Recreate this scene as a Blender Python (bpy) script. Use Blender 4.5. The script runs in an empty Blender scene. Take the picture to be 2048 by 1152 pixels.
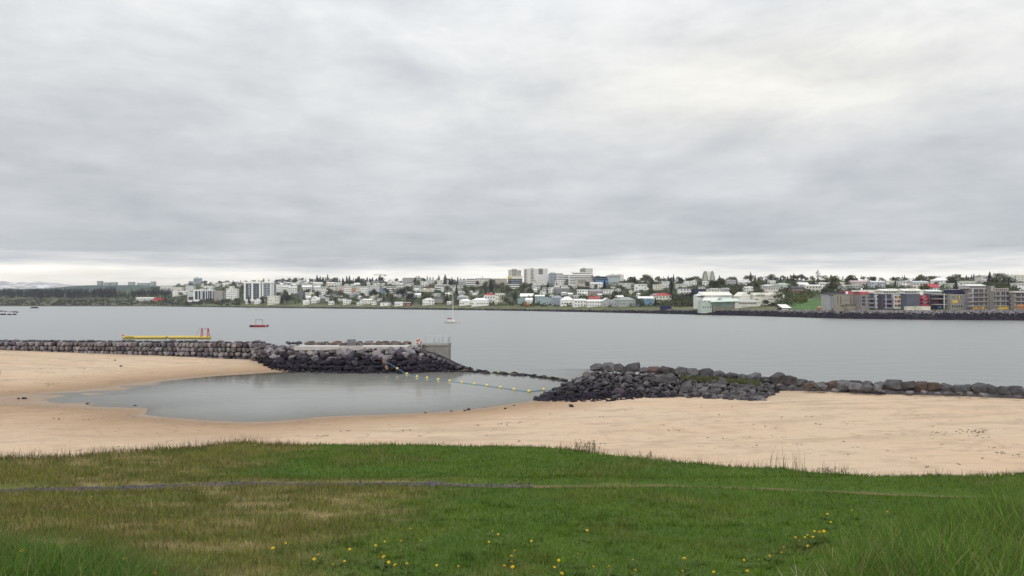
import bpy, bmesh, math, random
import numpy as np
from mathutils import Vector, Matrix, Euler

R = math.radians
random.seed(7)
rng = np.random.default_rng(7)
scene = bpy.context.scene
COL = scene.collection

# ------------------------------------------------------------------ camera
EYE = 10.0            # eye height above the water, metres
F = 1518.0            # focal length in pixels of the 2048 wide picture
HOR = 603.0           # picture row of the horizon
cam_data = bpy.data.cameras.new('camera')
cam = bpy.data.objects.new('camera', cam_data)
COL.objects.link(cam)
cam.location = (0, 0, EYE)
cam.rotation_euler = (R(90), 0, 0)
cam_data.sensor_width = 36.0
cam_data.lens = F / 2048.0 * 36.0
cam_data.shift_y = (HOR - 576.0) / 2048.0
cam_data.clip_start = 0.1
cam_data.clip_end = 30000.0
scene.camera = cam

# ------------------------------------------------------------------ render settings
scene.render.engine = 'CYCLES'
scene.cycles.use_denoising = True
scene.cycles.max_bounces = 4
scene.cycles.diffuse_bounces = 2
scene.cycles.glossy_bounces = 2
scene.cycles.adaptive_threshold = 0.02
scene.cycles.transparent_max_bounces = 12
scene.cycles.volume_bounces = 0
scene.view_settings.view_transform = 'Standard'
scene.view_settings.look = 'None'
scene.view_settings.exposure = 0.0
scene.view_settings.gamma = 1.0
scene.view_settings.use_curve_mapping = False

# ------------------------------------------------------------------ world: Nishita sky behind a broken cloud deck
SUN_EL, SUN_AZ = R(42), R(205)      # azimuth clockwise from +Y: behind the viewer, a little to the left
world = bpy.data.worlds.new('World')
scene.world = world
world.use_nodes = True
world.cycles.sampling_method = 'MANUAL'
world.cycles.sample_map_resolution = 512
wt = world.node_tree
wt.nodes.clear()

def wn(t, **kw):
    n = wt.nodes.new(t)
    for k, v in kw.items():
        setattr(n, k, v)
    return n
def wl(a, b):
    wt.links.new(a, b)
def wmath(op, a, b=None, c=None, clamp=False):
    n = wn('ShaderNodeMath', operation=op)
    n.use_clamp = clamp
    for i, v in enumerate((a, b, c)):
        if v is None: continue
        if isinstance(v, (int, float)): n.inputs[i].default_value = v
        else: wl(v, n.inputs[i])
    return n.outputs[0]
def wramp(src, stops, interp='LINEAR'):
    n = wn('ShaderNodeValToRGB')
    cr = n.color_ramp
    cr.interpolation = interp
    while len(cr.elements) < len(stops): cr.elements.new(0.5)
    for e, (p, c) in zip(cr.elements, stops):
        e.position = p
        e.color = (c[0], c[1], c[2], 1) if isinstance(c, tuple) else (c, c, c, 1)
    wl(src, n.inputs[0])
    return n.outputs[0]
def wnoise(vec, scale, detail=6, rough=0.55, dist=0.0):
    n = wn('ShaderNodeTexNoise')
    n.inputs['Scale'].default_value = scale
    n.inputs['Detail'].default_value = detail
    n.inputs['Roughness'].default_value = rough
    n.inputs['Distortion'].default_value = dist
    wl(vec, n.inputs['Vector'])
    return n.outputs[0]
def wcombine(x, y, z):
    n = wn('ShaderNodeCombineXYZ')
    for i, v in enumerate((x, y, z)):
        if isinstance(v, (int, float)): n.inputs[i].default_value = v
        else: wl(v, n.inputs[i])
    return n.outputs[0]

tc = wn('ShaderNodeTexCoord')
sx = wn('ShaderNodeSeparateXYZ'); wl(tc.outputs['Generated'], sx.inputs[0])
dx, dy, dz = sx.outputs
zc = wmath('MAXIMUM', dz, 0.0)
# the cloud deck is a level sheet: project the view direction on to it
den = wmath('ADD', zc, 0.045)
cx = wmath('DIVIDE', dx, den); cy = wmath('DIVIDE', dy, den)
cl_vec = wcombine(cx, cy, 3.1)
az_vec = wcombine(wmath('MULTIPLY', dx, 1.0), wmath('MULTIPLY', dy, 1.0), wmath('MULTIPLY', zc, 2.6))
band_vec = wcombine(wmath('MULTIPLY', dx, 1.6), wmath('MULTIPLY', dy, 1.6), wmath('MULTIPLY', zc, 22.0))
n_big = wnoise(cl_vec, 0.42, 3, 0.5)
n_fine = wnoise(cl_vec, 1.7, 4, 0.6)
n_puff = wnoise(az_vec, 5.2, 6, 0.6, 0.2)
n_edge = wnoise(band_vec, 2.2, 4, 0.6)
# height above the horizon, its lower edges broken up by noise
el = wmath('ADD', zc, wmath('MULTIPLY', wmath('SUBTRACT', n_edge, 0.5), 0.050))
deck = wramp(wmath('MULTIPLY', el, 1.0), [
    (0.000, (0.70, 0.70, 0.69)), (0.012, (1.04, 0.97, 0.84)), (0.034, (1.50, 1.44, 1.30)), (0.047, (0.92, 0.91, 0.90)),
    (0.058, (0.585, 0.61, 0.645)), (0.10, (0.63, 0.65, 0.68)), (0.17, (0.70, 0.715, 0.735)),
    (0.25, (0.77, 0.79, 0.80)), (0.36, (0.89, 0.91, 0.92)), (0.6, (1.04, 1.06, 1.07)), (1.0, (1.22, 1.24, 1.26))])
var = wmath('ADD', wmath('MULTIPLY', wmath('SUBTRACT', n_big, 0.5), 0.30), wmath('MULTIPLY', wmath('SUBTRACT', n_fine, 0.5), 0.30))
puff = wmath('SUBTRACT', n_puff, 0.5)
var = wmath('ADD', var, wmath('MULTIPLY', puff, 0.72))
vt = wn('ShaderNodeVectorMath', operation='SCALE'); vt.inputs[0].default_value = (1.08, 1.0, 0.86); wl(var, vt.inputs['Scale'])
var = wn('ShaderNodeVectorMath', operation='ADD'); wl(vt.outputs[0], var.inputs[0]); var.inputs[1].default_value = (1, 1, 1)
var = var.outputs[0]
# thin warm place in the deck up to the right where more light comes through
def lobe(px, py, sx_, sz_):
    tx = (px - 1024) / F; tz = (HOR - py) / F
    ln = math.sqrt(1 + tx * tx + tz * tz)
    a = wmath('DIVIDE', wmath('SUBTRACT', dx, tx / ln), sx_)
    b = wmath('DIVIDE', wmath('SUBTRACT', dz, tz / ln), sz_)
    f = wmath('GREATER_THAN', dy, 0.0)
    e = wmath('ADD', wmath('MULTIPLY', a, a), wmath('MULTIPLY', b, b))
    return wmath('MULTIPLY', wmath('POWER', 2.718, wmath('MULTIPLY', e, -1.0)), f)
thin = wmath('MULTIPLY', lobe(1560, 150, 0.23, 0.060), wmath('ADD', n_puff, 0.45))
m1 = wn('ShaderNodeVectorMath', operation='MULTIPLY'); wl(deck, m1.inputs[0]); wl(var, m1.inputs[1])
m2 = wn('ShaderNodeVectorMath', operation='SCALE'); m2.inputs[0].default_value = (0.21, 0.165, 0.085); wl(thin, m2.inputs['Scale'])
m3 = wn('ShaderNodeVectorMath', operation='ADD'); wl(m1.outputs[0], m3.inputs[0]); wl(m2.outputs[0], m3.inputs[1])
bg_cloud = wn('ShaderNodeBackground'); wl(m3.outputs[0], bg_cloud.inputs[0]); bg_cloud.inputs[1].default_value = 1.0
sky = wn('ShaderNodeTexSky', sky_type='NISHITA')
sky.sun_disc = False
sky.sun_elevation = SUN_EL
sky.sun_rotation = SUN_AZ
bg_sky = wn('ShaderNodeBackground'); wl(sky.outputs[0], bg_sky.inputs[0]); bg_sky.inputs[1].default_value = 0.08
mixw = wn('ShaderNodeMixShader')
mixw.inputs[0].default_value = 0.93
wl(bg_sky.outputs[0], mixw.inputs[1]); wl(bg_cloud.outputs[0], mixw.inputs[2])
wo = wn('ShaderNodeOutputWorld'); wl(mixw.outputs[0], wo.inputs[0])

# ------------------------------------------------------------------ sun, veiled by the cloud
sl = bpy.data.lights.new('sun', 'SUN')
sl.energy = 1.5
sl.angle = R(14)
sl.color = (1.0, 0.95, 0.87)
sun = bpy.data.objects.new('sun', sl)
COL.objects.link(sun)
sdir = Vector((math.sin(SUN_AZ) * math.cos(SUN_EL), math.cos(SUN_AZ) * math.cos(SUN_EL), math.sin(SUN_EL)))
sun.rotation_euler = (-sdir).to_track_quat('-Z', 'Y').to_euler()

# ------------------------------------------------------------------ helpers
def PX(px, d): return (px - 1024.0) / F * d
def PZ(py, d): return EYE + (HOR - py) / F * d
def W(px, py, d): return Vector((PX(px, d), d, PZ(py, d)))
def G(px, py, z=0.0):
    d = (EYE - z) * F / (py - HOR)
    return (PX(px, d), d)
def interp(tab):
    xs = [a for a, b in tab]; ys = [b for a, b in tab]
    return lambda x: np.interp(x, xs, ys)

# --- value noise in numpy
def _vn(x, y, seed):
    xi = np.floor(x).astype(np.int64); yi = np.floor(y).astype(np.int64)
    fx = x - xi; fy = y - yi
    fx = fx * fx * (3 - 2 * fx); fy = fy * fy * (3 - 2 * fy)
    def h(a, b):
        n = (a * 374761393 + b * 668265263 + seed * 1442695041) & 0x7fffffff
        n = ((n ^ (n >> 13)) * 1274126177) & 0x7fffffff
        return ((n ^ (n >> 16)) & 0xffff) / 65535.0
    return (h(xi, yi) * (1 - fx) + h(xi + 1, yi) * fx) * (1 - fy) + (h(xi, yi + 1) * (1 - fx) + h(xi + 1, yi + 1) * fx) * fy
def fbm(x, y, scale, seed=0, octv=4):
    x = np.asarray(x, float) / scale; y = np.asarray(y, float) / scale
    t = 0; a = 0.5; s = 0
    for o in range(octv):
        t = t + a * _vn(x, y, seed + o * 17); s += a
        x = x * 2.03; y = y * 2.03; a *= 0.5
    return t / s
def sstep(a, b, x):
    t = np.clip((np.asarray(x, float) - a) / (b - a), 0, 1)
    return t * t * (3 - 2 * t)

# --- materials
MATS = {}
def mat(name, color=(0.5, 0.5, 0.5), rough=0.8, noise=None, bump=None, src=None, metal=0.0, spec=0.3, translucent=0.0, hue=None, emit=None):
    """src: None | 'obj' (object colour) | 'attr' (vertex colour 'Col'); noise=(scale, low, high); bump=(scale, strength, dist)"""
    if name in MATS: return MATS[name]
    m = bpy.data.materials.new(name); m.use_nodes = True
    t = m.node_tree; nd = t.nodes
    b = nd['Principled BSDF']
    b.inputs['Roughness'].default_value = rough
    b.inputs['Metallic'].default_value = metal
    b.inputs['Specular IOR Level'].default_value = spec
    if src == 'obj':
        o = nd.new('ShaderNodeObjectInfo'); cs = o.outputs['Color']
    elif src == 'attr':
        o = nd.new('ShaderNodeAttribute'); o.attribute_name = 'Col'; cs = o.outputs['Color']
    else:
        o = nd.new('ShaderNodeRGB'); o.outputs[0].default_value = (*color, 1); cs = o.outputs[0]
    geo = nd.new('ShaderNodeNewGeometry')
    if noise:
        n = nd.new('ShaderNodeTexNoise'); n.inputs['Scale'].default_value = noise[0]; n.inputs['Detail'].default_value = 5
        t.links.new(geo.outputs['Position'], n.inputs['Vector'])
        r = nd.new('ShaderNodeMapRange'); r.inputs[1].default_value = 0.3; r.inputs[2].default_value = 0.7
        r.inputs[3].default_value = noise[1]; r.inputs[4].default_value = noise[2]
        t.links.new(n.outputs[0], r.inputs[0])
        v = nd.new('ShaderNodeVectorMath'); v.operation = 'SCALE'
        t.links.new(cs, v.inputs[0]); t.links.new(r.outputs[0], v.inputs['Scale']); cs = v.outputs[0]
    t.links.new(cs, b.inputs['Base Color'])
    if bump:
        n = nd.new('ShaderNodeTexNoise'); n.inputs['Scale'].default_value = bump[0]; n.inputs['Detail'].default_value = 6
        t.links.new(geo.outputs['Position'], n.inputs['Vector'])
        bp = nd.new('ShaderNodeBump'); bp.inputs['Strength'].default_value = bump[1]; bp.inputs['Distance'].default_value = bump[2]
        t.links.new(n.outputs[0], bp.inputs['Height']); t.links.new(bp.outputs[0], b.inputs['Normal'])
    if translucent > 0:
        tr = nd.new('ShaderNodeBsdfTranslucent'); t.links.new(cs, tr.inputs['Color'])
        mx = nd.new('ShaderNodeMixShader'); mx.inputs[0].default_value = translucent
        t.links.new(b.outputs[0], mx.inputs[1]); t.links.new(tr.outputs[0], mx.inputs[2])
        t.links.new(mx.outputs[0], nd['Material Output'].inputs[0])
    MATS[name] = m
    return m

M_WALL = mat('painted_wall', rough=0.85, src='obj', noise=(0.35, 0.88, 1.06))
M_ROOF = mat('roof_sheet', rough=0.6, src='obj', noise=(0.5, 0.9, 1.05))
M_TRIM = mat('white_trim', (0.72, 0.72, 0.70), 0.6)
M_GLASS = mat('window_glass', (0.035, 0.042, 0.055), 0.12, spec=0.5)
M_PAINT = mat('paint', rough=0.45, src='obj', noise=(3.0, 0.9, 1.05))
M_STONE = mat('basalt', rough=0.9, src='obj', noise=(2.2, 0.62, 1.35), bump=(9.0, 0.6, 0.06))
M_STONE_A = mat('basalt_mass', rough=0.9, src='attr', noise=(1.4, 0.7, 1.3))
M_CONC = mat('concrete', (0.25, 0.24, 0.22), 0.9, noise=(0.9, 0.75, 1.15), bump=(6, 0.3, 0.03))
M_DECK = mat('pale_concrete', (0.50, 0.47, 0.45), 0.9, noise=(0.7, 0.85, 1.08))
M_WOOD = mat('weathered_timber', (0.16, 0.11, 0.075), 0.85, noise=(6, 0.7, 1.2))
M_STEEL = mat('galvanised_steel', (0.45, 0.46, 0.47), 0.45, metal=0.6)
M_BARK = mat('bark', (0.06, 0.05, 0.042), 0.95, noise=(3, 0.7, 1.2))
M_LEAF = mat('foliage', rough=0.8, src='obj', noise=(0.55, 0.6, 1.4), translucent=0.15)
M_LEAF_A = mat('foliage_mass', rough=0.85, src='attr', noise=(0.25, 0.7, 1.3), translucent=0.12)
M_GRASS = mat('grass_blades', rough=0.65, src='attr', spec=0.25, translucent=0.3)

# --- mesh collector
class MB:
    def __init__(s): s.v = []; s.f = []; s.m = []
    def add(s, verts, faces, mi=0):
        o = len(s.v)
        s.v.extend([tuple(v) for v in verts]); s.f.extend([tuple(i + o for i in f) for f in faces]); s.m.extend([mi] * len(faces))
        return s
    def box(s, x0, x1, y0, y1, z0, z1, mi=0):
        return s.add([(x0,y0,z0),(x1,y0,z0),(x1,y1,z0),(x0,y1,z0),(x0,y0,z1),(x1,y0,z1),(x1,y1,z1),(x0,y1,z1)],
              [(0,3,2,1),(4,5,6,7),(0,1,5,4),(1,2,6,5),(2,3,7,6),(3,0,4,7)], mi)
    def bar(s, a, b, r, n=6, r2=None, mi=0):
        a = Vector(a); b = Vector(b); r2 = r if r2 is None else r2
        q = (b - a).to_track_quat('Z', 'Y'); vs = []
        for p, rr in ((a, r), (b, r2)):
            for i in range(n):
                t = 2 * math.pi * i / n
                vs.append(p + q @ Vector((rr * math.cos(t), rr * math.sin(t), 0)))
        fs = [(i, (i + 1) % n, n + (i + 1) % n, n + i) for i in range(n)] + [tuple(range(n))[::-1], tuple(range(n, 2 * n))]
        return s.add(vs, fs, mi)
    def mesh(s, name, mats, smooth=False):
        me = bpy.data.meshes.new(name)
        me.from_pydata(s.v, [], s.f)
        for m in (mats if isinstance(mats, (list, tuple)) else [mats]): me.materials.append(m)
        if any(s.m): me.polygons.foreach_set('material_index', s.m)
        if smooth: me.polygons.foreach_set('use_smooth', [True] * len(me.polygons))
        me.update()
        return me
    def build(s, name, mats, parent=None, color=None, smooth=False):
        return link(name, s.mesh(name, mats, smooth), parent, color)

def link(name, data, parent=None, color=None, loc=None, rot=None, scale=None):
    o = bpy.data.objects.new(name, data)
    COL.objects.link(o)
    if parent is not None: o.parent = parent
    if color is not None: o.color = (*color[:3], 1)
    if loc is not None: o.location = loc
    if rot is not None: o.rotation_euler = rot
    if scale is not None: o.scale = scale
    return o
def tag(o, label=None, cat=None, group=None, kind=None):
    if label: o['label'] = label
    if cat: o['category'] = cat
    if group: o['group'] = group
    if kind: o['kind'] = kind
    return o
def empty(name, loc, label, cat, group=None, rz=0.0):
    o = bpy.data.objects.new(name, None); COL.objects.link(o)
    o.empty_display_size = 0.5
    o.location = loc; o.rotation_euler = (0, 0, rz)
    return tag(o, label, cat, group)
def np_mesh(name, verts, faces, mats, cols=None, smooth=False):
    """verts (N,3), faces (M,3|4) uniform; cols per-vertex (N,3)"""
    me = bpy.data.meshes.new(name)
    n, k = faces.shape
    me.vertices.add(len(verts)); me.vertices.foreach_set('co', np.asarray(verts, np.float32).ravel())
    me.loops.add(n * k); me.loops.foreach_set('vertex_index', faces.astype(np.int32).ravel())
    me.polygons.add(n); me.polygons.foreach_set('loop_start', np.arange(0, n * k, k, dtype=np.int32))
    if smooth: me.polygons.foreach_set('use_smooth', np.ones(n, bool))
    for m in (mats if isinstance(mats, (list, tuple)) else [mats]): me.materials.append(m)
    if cols is not None:
        a = me.attributes.new('Col', 'FLOAT_COLOR', 'POINT')
        c = np.ones((len(verts), 4), np.float32); c[:, :3] = cols
        a.data.foreach_set('color', c.ravel())
    me.update(calc_edges=True); me.validate()
    return me
def grid_faces(nx, ny):
    i = np.arange(nx - 1)[None, :] + nx * np.arange(ny - 1)[:, None]
    i = i.ravel()
    return np.stack([i, i + 1, i + 1 + nx, i + nx], 1)

# --- stones: convex hulls of scattered points
def stone_mesh(name, n, seed, shape=(1, 1, 1), blocky=0.0, m=None):
    rd = random.Random(seed)
    bm = bmesh.new()
    for i in range(n):
        v = Vector((rd.gauss(0, 1), rd.gauss(0, 1), rd.gauss(0, 1))).normalized()
        if blocky > 0:
            p = 2 + 10 * blocky
            k = (abs(v.x) ** p + abs(v.y) ** p + abs(v.z) ** p) ** (1 / p)
            v = v / k
        v *= rd.uniform(0.86, 1.08)
        bm.verts.new((v.x * shape[0] * .5, v.y * shape[1] * .5, v.z * shape[2] * .5))
    r = bmesh.ops.convex_hull(bm, input=bm.verts)
    bmesh.ops.delete(bm, geom=[g for g in r['geom_interior'] if isinstance(g, bmesh.types.BMVert)], context='VERTS')
    bmesh.ops.dissolve_limit(bm, angle_limit=R(12), verts=bm.verts, edges=bm.edges)
    me = bpy.data.meshes.new(name); bm.to_mesh(me); bm.free()
    me.materials.append(m or M_STONE)
    return me
STONES = [stone_mesh('stone_mesh', 22, 100 + i, (1, random.uniform(.75, 1), random.uniform(.62, .9)), 0.15) for i in range(14)]
BLOCKS = [stone_mesh('block_mesh', 40, 200 + i, (1, 1, 1), 0.9) for i in range(10)]
BOULDERS = [stone_mesh('boulder_mesh', 44, 300 + i, (1, random.uniform(.8, 1), random.uniform(.66, .82)), 0.42) for i in range(12)]
def tri_arrays(me):
    me.calc_loop_triangles()
    v = np.empty(len(me.vertices) * 3, np.float32); me.vertices.foreach_get('co', v)
    t = np.empty(len(me.loop_triangles) * 3, np.int32); me.loop_triangles.foreach_get('vertices', t)
    return v.reshape(-1, 3), t.reshape(-1, 3)
STONE_ARR = [tri_arrays(m) for m in STONES]
def stone_mass(name, pos, size, cols, m=None, flat=1.0):
    """many stones joined into one mesh (used only for uncountable rubble)"""
    V = []; Fc = []; C = []; off = 0
    for i in range(len(pos)):
        v, t = STONE_ARR[i % len(STONE_ARR)]
        e = Euler((random.uniform(0, 6.28), random.uniform(0, 6.28), random.uniform(0, 6.28))).to_matrix()
        vv = v @ np.array(e).T * size[i]
        vv[:, 2] *= flat
        V.append(vv + pos[i]); Fc.append(t + off); C.append(np.repeat(np.asarray(cols[i])[None], len(v), 0)); off += len(v)
    return np_mesh(name, np.concatenate(V), np.concatenate(Fc), m or M_STONE_A, np.concatenate(C))

# =================================================================== SETTING: beach, lawn, water, far hillside
LAGOON_PX = [(-150,798),(0,796),(62,790),(109,786.5),(164,783.5),(203,778),(234,774),(281,768),(320,764),(380,757),(440,751.5),(500,748),
  (545,745),(600,743),(700,740),(800,739),(880,738),(930,733),(1000,722),(1150,725),(1185,742),(1150,772),(1110,787),(1075,801),(1000,811),(950,817.5),
  (880,824),(800,827.5),(720,830.5),(640,833),(600,838),(540,842.5),(480,843.5),(420,841),(370,837),(330,834),(290,829.5),(294,822),(297,816),
  (230,815),(172,812.5),(125,811),(80,806.5),(0,804.5),(-150,803)]
LAGOON = np.array([G(a, b) for a, b in LAGOON_PX])
def poly_sd(x, y, P):
    """signed distance, negative inside"""
    x = np.asarray(x, float); y = np.asarray(y, float)
    d2 = np.full(x.shape, 1e18); inside = np.zeros(x.shape, bool)
    n = len(P)
    for i in range(n):
        x0, y0 = P[i]; x1, y1 = P[(i + 1) % n]
        ex, ey = x1 - x0, y1 - y0
        t = np.clip(((x - x0) * ex + (y - y0) * ey) / (ex * ex + ey * ey + 1e-12), 0, 1)
        d2 = np.minimum(d2, (x - x0 - t * ex) ** 2 + (y - y0 - t * ey) ** 2)
        c = ((y0 > y) != (y1 > y)) & (x < (x1 - x0) * (y - y0) / (y1 - y0 + 1e-12) + x0)
        inside ^= c
    d = np.sqrt(d2)
    return np.where(inside, -d, d)

# how far out the sea walls stand, by bearing
barrier = interp([(-800,145),(-60,138),(0,136.5),(270,130.5),(530,124.5),(545,120),(600,118),(900,117),(935,114),(1000,106),(1100,95),(1185,85),(1350,82),(1500,79),(1743,73),(1900,70),(2048,67),(2500,60),(3200,52)])
def bearing_px(x, y): return 1024 + F * np.asarray(x, float) / np.maximum(np.asarray(y, float), 1.0)

def beach_z(x, y):
    x = np.asarray(x, float); y = np.asarray(y, float)
    sd = poly_sd(x, y, LAGOON)
    k = 0.030 + 0.017 * sstep(-45, 15, x)
    up = k * sd / (1 + np.maximum(sd, 0) / 140.0)
    shoal = 1 - sstep(-46, -31, x)
    up = np.where(sd < 0, np.maximum(0.062 * sd * (1 - 0.90 * shoal), -1.3) + shoal * np.minimum(1, -sd / 1.5) * (fbm(x, y * 2.0, 4.0, 33) - 0.455) * 0.16, up)
    n = (fbm(x, y, 6.0, 3) - 0.5) * 0.16 + (fbm(x, y, 1.3, 9, 3) - 0.5) * 0.07
    n *= sstep(0.3, 8, sd) * 0.8 + 0.2 * sstep(-1, 1, sd)
    z = up + n
    out = y - barrier(bearing_px(x, y))
    z = np.where((out > 0.6) & (sd > 0), -1.6, z)
    return z

# ---- sand material: dry pale sand, darker and smoother where it is wet close to the water level
def sand_material():
    m = bpy.data.materials.new('sand'); m.use_nodes = True
    t = m.node_tree; nd = t.nodes; b = nd['Principled BSDF']
    L = t.links.new
    geo = nd.new('ShaderNodeNewGeometry'); sep = nd.new('ShaderNodeSeparateXYZ'); L(geo.outputs['Position'], sep.inputs[0])
    def noise(scale, det=5, sc3=None):
        n = nd.new('ShaderNodeTexNoise'); n.inputs['Scale'].default_value = scale; n.inputs['Detail'].default_value = det
        if sc3:
            mp = nd.new('ShaderNodeMapping'); mp.inputs['Scale'].default_value = sc3; L(geo.outputs['Position'], mp.inputs[0]); L(mp.outputs[0], n.inputs['Vector'])
        else: L(geo.outputs['Position'], n.inputs['Vector'])
        return n.outputs[0]
    def mathn(op, a, b_, c=None):
        n = nd.new('ShaderNodeMath'); n.operation = op
        for i, v in enumerate((a, b_, c)):
            if v is None: continue
            if isinstance(v, (int, float)): n.inputs[i].default_value = v
            else: L(v, n.inputs[i])
        return n.outputs[0]
    def mr(src, a, b_, c, d):
        n = nd.new('ShaderNodeMapRange'); L(src, n.inputs[0])
        for i, v in zip((1, 2, 3, 4), (a, b_, c, d)): n.inputs[i].default_value = v
        return n.outputs[0]
    def mix(f, a, c):
        n = nd.new('ShaderNodeMix'); n.data_type = 'RGBA'; L(f, n.inputs[0])
        for i, v in ((6, a), (7, c)):
            if isinstance(v, tuple): n.inputs[i].default_value = (*v, 1)
            else: L(v, n.inputs[i])
        return n.outputs[2]
    big = noise(0.09, 5); mid = noise(0.6, 6); fine = noise(9.0, 4); drift = noise(0.35, 5, (0.35, 1.6, 1)); spk = noise(5.5, 3)
    dry = mix(mr(big, 0.35, 0.65, 0, 1), (0.585, 0.432, 0.300), (0.575, 0.452, 0.325))
    dry = mix(mr(drift, 0.50, 0.64, 0, 0.62), dry, (0.42, 0.315, 0.225))
    dry = mix(mr(mid, 0.52, 0.72, 0, 0.5), dry, (0.37, 0.27, 0.19))
    dry = mix(mr(spk, 0.62, 0.70, 0, 0.40), dry, (0.30, 0.23, 0.17))
    dry = mix(mr(fine, 0.6, 0.75, 0, 0.5), dry, (0.68, 0.55, 0.41))
    track = noise(0.9, 6, (0.55, 2.2, 1)); dry = mix(mr(track, 0.56, 0.68, 0, 0.45), dry, (0.40, 0.30, 0.21))
    wz = mathn('ADD', sep.outputs[2], mathn('MULTIPLY', mathn('SUBTRACT', mid, 0.5), 0.14))
    damp = mr(wz, 0.16, 0.42, 1, 0)
    wet = mr(wz, 0.06, 0.17, 1, 0)
    under = mr(wz, -0.10, 0.0, 1, 0)
    c = mix(damp, dry, (0.40, 0.275, 0.175))
    c = mix(wet, c, (0.30, 0.205, 0.13))
    c = mix(under, c, (0.42, 0.34, 0.25))
    L(c, b.inputs['Base Color'])
    L(mr(wz, 0.0, 0.10, 0.38, 0.9), b.inputs['Roughness'])
    b.inputs['Specular IOR Level'].default_value = 0.25
    vo = nd.new('ShaderNodeTexVoronoi'); vo.inputs['Scale'].default_value = 1.15; L(geo.outputs['Position'], vo.inputs['Vector'])
    dim = mathn('MULTIPLY', mr(vo.outputs['Distance'], 0.10, 0.24, -0.9, 0.0), mr(noise(0.22, 3), 0.46, 0.58, 0, 1))
    hgt = mathn('ADD', mathn('ADD', mathn('MULTIPLY', mid, 0.6), dim), mathn('MULTIPLY', noise(2.6, 7), 0.8))
    bp = nd.new('ShaderNodeBump'); bp.inputs['Strength'].default_value = 0.8; bp.inputs['Distance'].default_value = 0.22
    L(hgt, bp.inputs['Height']); L(bp.outputs[0], b.inputs['Normal'])
    return m
M_SAND = sand_material()
xs = np.arange(-175, 115.1, 0.75); ys = np.arange(19, 152.1, 0.6)
XX, YY = np.meshgrid(xs, ys)
ZZ = beach_z(XX, YY)
BZ = ZZ
def bz(x, y):
    i = min(max((x + 175) / 0.75, 0), BZ.shape[1] - 1.01); j = min(max((y - 19) / 0.6, 0), BZ.shape[0] - 1.01)
    a, b = int(i), int(j); u, v = i - a, j - b
    return float((BZ[b, a] * (1 - u) + BZ[b, a + 1] * u) * (1 - v) + (BZ[b + 1, a] * (1 - u) + BZ[b + 1, a + 1] * u) * v)
me = np_mesh('beach', np.stack([XX.ravel(), YY.ravel(), ZZ.ravel()], 1), grid_faces(len(xs), len(ys)), M_SAND, smooth=True)
tag(link('beach', me), kind='structure', label='pale beige sand beach curving round the lagoon', cat='beach')

# ---- lawn and grassy bank by the viewer
LAWN_EDGE = interp([(-900,948),(-300,935),(0,925),(120,921),(200,914),(300,909),(400,901),(430,896),(480,889),(540,893.5),(700,897),(1000,899),(1120,902),(1180,906),(1210,914),(1300,924),(1400,934),(1500,941),(1620,948),(1700,953),(1750,957),(2048,956),(2400,960),(3200,970)])
def lawn_plane(y): return 6.25 - 0.112 * (y - 12.0)
def edge_d(px): return 3652.0 / (LAWN_EDGE(px) - 773.0)
bank_y0 = interp([(-30,8.5),(-9,7.6),(-5.5,6.4),(-3.5,5.2),(-2,4.0),(0,3.4),(1.2,3.6),(2.2,4.3),(3.2,5.4),(4.4,6.7),(6,7.8),(9,9.0),(30,11)])
def lawn_z(x, y):
    x = np.asarray(x, float); y = np.asarray(y, float)
    z = lawn_plane(y)
    y0 = bank_y0(x)
    z = z + 1.02 * (1 - sstep(0, 1, (y - y0) / 4.6)) - 0.05 * np.maximum(0, 4 - y)
    z = z + (fbm(x, y, 3.5, 21) - 0.5) * 0.22 + (fbm(x, y, 0.8, 23, 3) - 0.5) * 0.07
    # level, slightly sunken footpath
    z = z - 0.05 * (1 - sstep(0.35, 0.9, np.abs(y - path_y(x))))
    e = edge_d(bearing_px(x, y))
    over = np.maximum(0, y - e)
    lip = 0.10 * np.exp(-((y - e) / 0.8) ** 2)
    return z + lip - np.where(over > 0, 0.15 * over + 0.75 * np.maximum(0, over - 0.25), 0)
path_y = interp([(-40,15.2),(-12,17.9),(-6,18.75),(-1.6,18.9),(3.5,18.75),(6.5,18.1),(8.5,17.4),(14,15.5),(40,9)])

def grass_tint(x, y):
    """colour of the sward (sunny green on the right, dry olive on the left) and how straw-coloured it is"""
    n1 = fbm(x, y, 2.6, 41); n2 = fbm(x, y, 0.9, 43, 3); n3 = fbm(x, y, 7.0, 47)
    lx = x + (n1 - 0.5) * 5.0 - 0.10 * (y - 12)
    brown = 1 - sstep(-3.6, -0.8, lx)
    far = sstep(19.3, 20.2, y)                       # beyond the path the dry part ends further left
    lx2 = x + (n1 - 0.5) * 5.0
    brown = brown * (1 - far) + far * (1 - sstep(-9.8, -6.6, lx2))
    # lush strip on the bank close to the viewer at the left
    y0 = bank_y0(x)
    lsh = 1.5 * sstep(-1.5, -4.0, x)
    lush = (1 - sstep(1.4 + lsh, 3.4 + lsh, y - y0 - 0.2 + (n1 - 0.5) * 2.6)) * sstep(0.2, 0.5, n3 * 0.6 + 0.45)
    brown = brown * (1 - lush)
    brown = np.maximum(brown, 0.22 * sstep(0.55, 0.75, n1))
    n4 = fbm(x, y * 2.2, 0.7, 53, 4)
    brown = brown * (0.62 + 0.38 * sstep(0.4, 0.62, n4))
    straw = brown * sstep(0.52, 0.72, n4 * 0.62 + n1 * 0.42)
    return brown, straw, n1, n2, lush
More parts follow.
